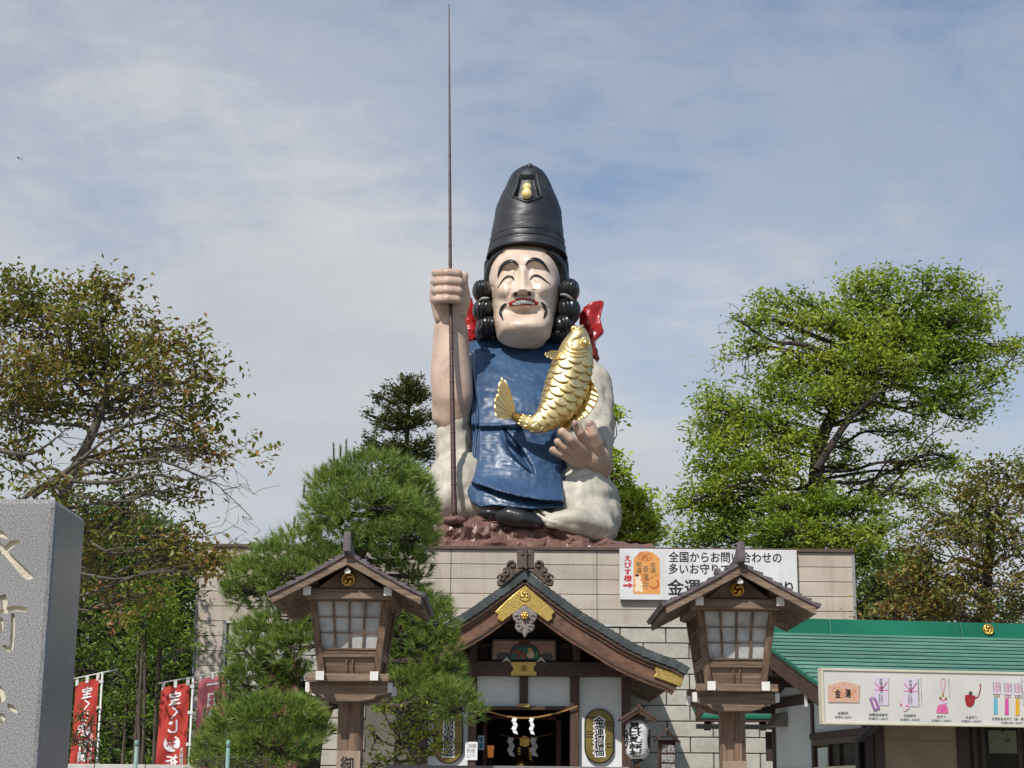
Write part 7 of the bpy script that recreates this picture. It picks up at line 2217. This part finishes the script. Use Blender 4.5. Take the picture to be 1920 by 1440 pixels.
# small azalea in front of the pine
tree('azalea_bush', 'loose bush of yellow green leaves right of the left lantern post', 17.6,
     [(740, 1440, 0), (745, 1400, 0)],
     [(765, 1330, 0, 34, 14, .6), (740, 1360, 0, 28, 18, .7), (790, 1350, 0, 26, 14, .7), (720, 1335, 0, 14, 10, .6), (800, 1380, 0, 26, 16, .7), (760, 1390, 0, 44, 22, .6), (700, 1385, 0, 20, 26, .5), (740, 1425, 0, 44, 22, .6), (810, 1410, 0, 22, 10, .5), (820, 1375, 0, 14, 8, .6), (700, 1430, 0, 26, 16, .5), (830, 1395, 0, 12, 8, .5)],
     L_azal, M_bark, leaf=0.055, per=9, spread=0.11, dens=1.0, twig=0.003, limb_r=0.008, trunk_r=(0.015, 0.01), cat='bush', aspect=0.5, crownname='foliage', shell=0.2)
tree('clipped_shrub', 'dark clipped shrub under the pine at the bottom left', 19.0,
     [(440, 1470, 0), (440, 1440, 0)], [(420, 1432, 0, 60, 20), (480, 1430, 0, 50, 20), (380, 1440, 0, 30, 26)], L_mid, M_bark, leaf=0.035, per=16, spread=0.10, dens=0.3, twig=0.003, limb_r=0.008, trunk_r=(0.015, 0.01), cat='bush', crownname='foliage')
tree('leafy_shrub', 'thin leafy shrub overlapping the lower part of the left red banner', 24.0,
     [(160, 1440, 0), (165, 1400, 0)], [(150, 1340, 0, 14, 20, .5), (168, 1370, 0, 18, 24, .7), (150, 1400, 0, 20, 24, .7), (178, 1400, 0, 12, 20, .6), (135, 1380, 0, 12, 30, .7), (180, 1435, 0, 20, 20)], L_dark, M_bark, leaf=0.07, per=9, spread=0.14, dens=0.3, twig=0.004, limb_r=0.01, trunk_r=(0.02, 0.01), cat='bush', crownname='foliage')

# ================================================================== granite post
gpY = 7.0
gp_ = thing('granite_post', 'tall speckled grey granite pillar with carved cream lettering at the left edge', 'stone pillar', (P(60, 1200, gpY).x, gpY + 0.25, 0))
def granite(name, c1_, c2_, c3_, rough):
    m = bpy.data.materials.new(name); m.use_nodes = True
    t = m.node_tree; b = t.nodes['Principled BSDF']
    g_ = N(t, 'ShaderNodeNewGeometry')
    def vz(s, det=2):
        n = N(t, 'ShaderNodeTexNoise'); n.inputs['Scale'].default_value = s; n.inputs['Detail'].default_value = det
        t.links.new(g_.outputs['Position'], n.inputs['Vector']); return n.outputs[0]
    c = ramp(t, vz(190), [(0.36, srgb(c1_)), (0.5, srgb(c2_)), (0.64, srgb(c3_))])
    v = ramp(t, vz(110, 3), [(0.35, 0.74), (0.5, 1.0), (0.7, 1.06)])
    c = mixc(t, 0.8, c, v, 'MULTIPLY')
    w = ramp(t, vz(1.5, 6), [(0.3, 0.9), (0.7, 1.05)])
    c = mixc(t, 1.0, c, w, 'MULTIPLY')
    t.links.new(c, b.inputs['Base Color']); b.inputs['Roughness'].default_value = rough
    return m
M_gr = granite('flamed_granite', '6b6a6b', '8a8988', '9d9c9b', 0.75)
M_grp = granite('shaded_polished_granite', '5a5c5f', '74767a', '8c8e92', 0.22)  # polished side; darker grey also puts its shade and reflection into the colour
xr_ = P(105.5, 950, gpY).x
ztp = P(60, 934.5, gpY).z
dep = 0.5
xl_ = xr_ - 1.05
ch_ = 0.03
pr = [(xl_, 0.0), (xr_, 0.0), (xr_, ztp - ch_), (xr_ - ch_, ztp), (xl_ + ch_, ztp), (xl_, ztp - ch_)]
pil = MB().box(xl_, xr_, gpY, gpY + dep, 0, ztp).build('shaft', M_gr, gp_, bevel=0.022)
pil.data.materials.append(M_grp)
pil.data.polygons[3].material_index = 1
# carved strokes cut into the face
def stroke(pts, ws):
    mb = MB()
    c = smooth_pts([P(a, b, gpY) for a, b in pts], 4)
    W_ = np.interp(np.linspace(0, 1, len(c)), np.linspace(0, 1, len(ws)), ws)
    V = []; n = len(c)
    for i, p in enumerate(c):
        t_ = (c[min(i + 1, n - 1)] - c[max(i - 1, 0)]).normalized()
        nn = Vector((-t_.z, 0, t_.x))
        w = W_[i] * gpY / F / 2
        V += [p + nn * w + Vector((0, -0.03, 0)), p - nn * w + Vector((0, -0.03, 0)), p - nn * w * 0.75 + Vector((0, 0.012 + w * 0.2, 0)), p + nn * w * 0.75 + Vector((0, 0.012 + w * 0.2, 0))]
    fs = []
    for i in range(n - 1):
        a = 4 * i
        for k in range(4): fs.append((a + k, a + (k + 1) % 4, a + 4 + (k + 1) % 4, a + 4 + k))
    fs += [(3, 2, 1, 0), (4 * n - 4, 4 * n - 3, 4 * n - 2, 4 * n - 1)]
    return mb.add(V, fs)
M_cut = mat('cut_cream', 'cfc8b6', 'b3ab98', rough=0.7, scale=30, bump=0.3, bscale=60)
strokes = [([(-30, 1000), (-5, 1020), (8, 1034), (28, 1055), (50, 1078), (62, 1081)], [10, 14, 12, 16, 20, 8]),
           ([(36, 1015), (22, 1020), (10, 1030), (-4, 1040)], [6, 17, 14, 6]), ([(-20, 996), (0, 1000), (14, 1010)], [10, 16, 4]),
           ([(-12, 1147), (5, 1147), (25, 1141), (50, 1143)], [8, 11, 13, 10]), ([(24, 1150), (24, 1175), (22, 1205), (18, 1217), (5, 1210)], [8, 10, 9, 14, 3]), ([(5, 1115), (8, 1132), (6, 1144)], [14, 15, 6]), ([(-10, 1160), (2, 1162), (2, 1180), (-8, 1186)], [6, 8, 8, 4]),
           ([(-6, 1285), (2, 1297), (4, 1310), (-4, 1320)], [10, 14, 14, 4]), ([(14, 1321), (22, 1327), (32, 1336)], [5, 13, 5]), ([(-4, 1338), (6, 1345), (2, 1356)], [8, 12, 4])]
cutters = []
for pts, ws in strokes:
    c = stroke(pts, ws).build('cutter', M_cut)
    bm_ = c.modifiers.new('x', 'REMESH'); c.modifiers.clear()
    cutters.append(c)
bpy.context.view_layer.update()
# recalc outward normals of the cutters
import bmesh
for c in cutters:
    b_ = bmesh.new(); b_.from_mesh(c.data); bmesh.ops.recalc_face_normals(b_, faces=b_.faces); b_.to_mesh(c.data); b_.free()
    m_ = pil.modifiers.new('cut', 'BOOLEAN'); m_.operation = 'DIFFERENCE'; m_.solver = 'EXACT'; m_.use_self = True; m_.object = c; m_.material_mode = 'TRANSFER'
bpy.context.view_layer.update()
bake(pil)
for c in cutters:
    bpy.data.objects.remove(c)
MB().box(xl_ - 0.15, xr_ + 0.15, gpY - 0.15, gpY + dep + 0.15, 0, 0.35).build('plinth', M_gr, gp_, bevel=0.02)

# ================================================================== banners
M_ban = mat('red_banner', 'c4463b', 'b83d34', rough=0.8, scale=3)
M_banp = mat('faded_banner', 'c26d73', 'b66067', rough=0.85, scale=3)
M_wp = mat('white_pole', 'c9c9c4', None, rough=0.4)
M_wi = mat('white_ink', 'e6e6e6', None, rough=0.5)
def cmat(m, tr):
    t = m.node_tree; b = t.nodes['Principled BSDF']; o = t.nodes['Material Output']
    tn = N(t, 'ShaderNodeBsdfTranslucent'); tn.inputs[0].default_value = (0.6, 0.06, 0.05, 1)
    mx = N(t, 'ShaderNodeMixShader'); mx.inputs[0].default_value = tr
    t.links.new(b.outputs[0], mx.inputs[1]); t.links.new(tn.outputs[0], mx.inputs[2]); t.links.new(mx.outputs[0], o.inputs[0])
cmat(M_ban, 0.3)
def banner(xl, xr, yt_l, yt_r, Y, label, m, txt=True, polex=None, seed=0, body='宝くじ', xlb=None):
    t = thing('banner', label, 'banner', (P(xr, 1400, Y).x, Y, 0), 'tall cloth banners on white poles')
    k = Y / F
    tl_, tr_ = P(xl, yt_l, Y), P(xr, yt_r, Y)
    xsh = 0
    def f(u, v, off=0.0):
        zt = tl_.z + (tr_.z - tl_.z) * u
        z = zt - v * (zt - 0.45)
        x = tl_.x + (tr_.x - tl_.x) * u
        y = Y + 0.035 * math.sin(v * 9 + u * 3 + seed) * (1 - u * 0.7) + 0.02 * math.sin(u * 9 + v * 22 + seed) + 0.05 * (1 - u) * math.sin(v * 4 + seed)
        return Vector((x, y + off, z))
    MB().grid(lambda u, v: f(u, v), 16, 70).build('cloth', m, t)
    px_ = tr_.x + 0.045
    MB().tube([(px_, Y + 0.02, 0), (px_, Y + 0.02, tr_.z + 0.1)], 0.018, 8).build('pole', M_wp, t)
    a_ = f(0, 0) + Vector((-0.06, 0, 0.07)); b_ = Vector((px_ + 0.25, Y, tr_.z + 0.14))
    MB().tube([a_, b_], 0.011, 8).build('crossbar', M_wp, t)
    lb = MB()
    for u in (0.06, 0.5, 0.94):
        q = f(u, 0); lb.box(q.x - 0.025, q.x + 0.025, q.y - 0.008, q.y + 0.008, q.z - 0.04, q.z + 0.08)
    for v in (0.02, 0.16, 0.33, 0.5, 0.68):
        q = f(1, v); lb.box(q.x - 0.01, px_ + 0.025, Y - 0.008, Y + 0.03, q.z - 0.025, q.z + 0.025)
    lb.build('loop', M_wp, t, kind='stuff')
    if txt:
        w = tr_.x - tl_.x
        def bt_(bdy, u, v0, v1, ww, nm='lettering', off=0.02, mm=None, d=-0.006):
            z0_, z1_ = f(u, v0).z, f(u, v1).z
            c = Vector((tl_.x + w * u, 0, (z0_ + z1_) / 2))
            o = text(bdy, c, (1, 0, 0), (0, 0, 1), ww * w, z0_ - z1_, mm or M_wi, t, vert=True, off=off, mirror=True, line=0.95)
            for vtx in o.data.vertices:
                uu = (vtx.co.x - tl_.x) / w; zt = tl_.z + (tr_.z - tl_.z) * uu; vv = (zt - vtx.co.z) / (zt - 0.45)
                vtx.co.y = f(uu, vv).y + d
                vtx.co.z += (tr_.z - tl_.z) * (uu - u)
        H_ = tl_.z - 0.45
        s = w * 0.40 / H_
        v = 0.035
        bt_(body, 0.52, v, v + s * 3.45, 0.40)
        # circle
        vc = v + s * 4.35
        zc = f(0.55, vc).z; xc = tl_.x + w * 0.5; rr_ = w * 0.27
        V = [(xc, f(0.5, vc).y - 0.008, zc)]
        for i in range(28):
            a = 2 * math.pi * i / 28; V.append((xc + rr_ * math.cos(a), f(0.5 + 0.27 * math.cos(a), vc).y - 0.008, zc + rr_ * math.sin(a)))
        MB().add(V, [(0, 1 + i, 1 + (i + 1) % 28) for i in range(28)]).build('white_disc', M_wi, t)
        bt_('夢', 0.5, vc - s * 0.48, vc + s * 0.48, 0.34, mm=m, d=-0.013, off=0.008)
        bt_('祈願', 0.52, vc + s * 0.95, vc + s * 3.1, 0.42)
        bt_('大前恵比寿神社', 0.84, vc + s * 0.35, vc + s * 3.6, 0.13, off=0.01)
    return t
banner(140, 186, 1281, 1271, 29.0, 'red cloth banner with mirrored white lettering, left one half hidden by leaves', M_ban, seed=0.5)
banner(301, 356, 1289, 1280, 28.0, 'bright red cloth banner with mirrored white lettering at the hall corner', M_ban, seed=2.0)
banner(373, 424, 1274, 1266, 33.0, 'faded pink cloth banner between the hall corner and the pine', M_banp, True, seed=3.0, body='一日本')
banner(497, 565, 1243, 1236, 31.0, 'faded pink banner mostly hidden behind the pine needles', M_banp, False, seed=4.0)

# ================================================================== copings, posts and little things along the bottom
M_cop = mat('pale_coping', 'bdbbb3', 'aaa8a0', rough=0.7, scale=4)
q0, q1 = P(118, 1432, 22), P(368, 1434, 22)
w1 = thing('low_wall', 'low pale coped wall along the bottom left in front of the banners', 'wall', ((q0.x + q1.x) / 2, 22, 0))
xx = q0.x - 1.5
n_ = 5
for i in range(n_):
    a = xx + (q1.x - xx) * i / n_; b = xx + (q1.x - xx) * (i + 1) / n_
    MB().box(a + 0.004, b - 0.004, 22, 22.3, q0.z - 0.12, q0.z).build('coping_stone', M_cop, w1, bevel=0.008)
MB().box(xx, q1.x, 22.04, 22.26, 0, q0.z - 0.122).build('wall_body', M_cop, w1)
q0, q1 = P(728, 1434, 17), P(1180, 1437, 17)
r1 = thing('top_rail', 'weathered grey timber rail running along the bottom centre before the shrine', 'rail', ((q0.x + q1.x) / 2, 17, 0))
MB().box(q0.x, q1.x, 17, 17.12, q0.z - 0.09, q0.z).build('rail', mat('grey_rail', '6c6664', '7b7573', rough=0.7, scale=5, stretch=(0.3, 3, 3)), r1, bevel=0.006)
for i in range(4):
    x = q0.x + 0.1 + (q1.x - q0.x - 0.2) * i / 3
    MB().box(x - 0.04, x + 0.04, 17.02, 17.1, 0, q0.z - 0.09).build('rail_post', M_woodv, r1)
M_teal = mat('teal_pole', '7ea39c', '6d918b', rough=0.5, scale=8, dirt='8a6a4c', dscale=9, damt=0.5)
for px_, Y, lab in ((257, 20.0, 'pale green pole end poking up left, between the two red banners'), (428.5, 16.0, 'pale green pole end poking up in front of the pine base')):
    p = P(px_, 1388, Y)
    t = thing('green_pole', lab, 'pole', (p.x, Y, 0))
    r = 3.6 * Y / F
    MB().tube([(p.x, Y, 0), (p.x, Y, p.z - 0.06)], r, 14).build('shaft', M_teal, t)
    MB().tube([(p.x, Y, p.z - 0.065), (p.x, Y, p.z - 0.01), (p.x, Y, p.z)], [r * 1.12, r * 1.12, r * 0.8], 14).build('cap', M_teal, t)
# dragonfly
dY = 6.0
a, b = P(32, 294.5, dY), P(43.5, 300.5, dY)
dr = thing('dragonfly', 'tiny dark dragonfly in flight against the sky at far left', 'insect', tuple((a + b) / 2))
MB().tube([a, a.lerp(b, 0.18), a.lerp(b, 0.36), a.lerp(b, 0.42), a.lerp(b, 0.85), b], [0.0012, 0.0024, 0.0022, 0.0008, 0.0009, 0.0013], 8).build('body', M_black, dr)
mw = mat('insect_wing', '9a9a96', None, rough=0.3)
wb = MB()
c = a.lerp(b, 0.3)
for dx, dz in ((0.010, 0.006), (0.015, 0.005), (-0.011, 0.001), (-0.008, 0.003)):
    wb.hexa([c + Vector((0, 0, -0.0005)), c + Vector((dx, 0.004, dz - 0.001)), c + Vector((dx, 0.0045, dz - 0.001)), c + Vector((0, 0.0004, -0.0005)), c + Vector((0, 0, 0.0005)), c + Vector((dx, 0.004, dz + 0.001)), c + Vector((dx, 0.0045, dz + 0.001)), c + Vector((0, 0.0004, 0.0005))])
wb.build('wing', mw, dr, kind='stuff')
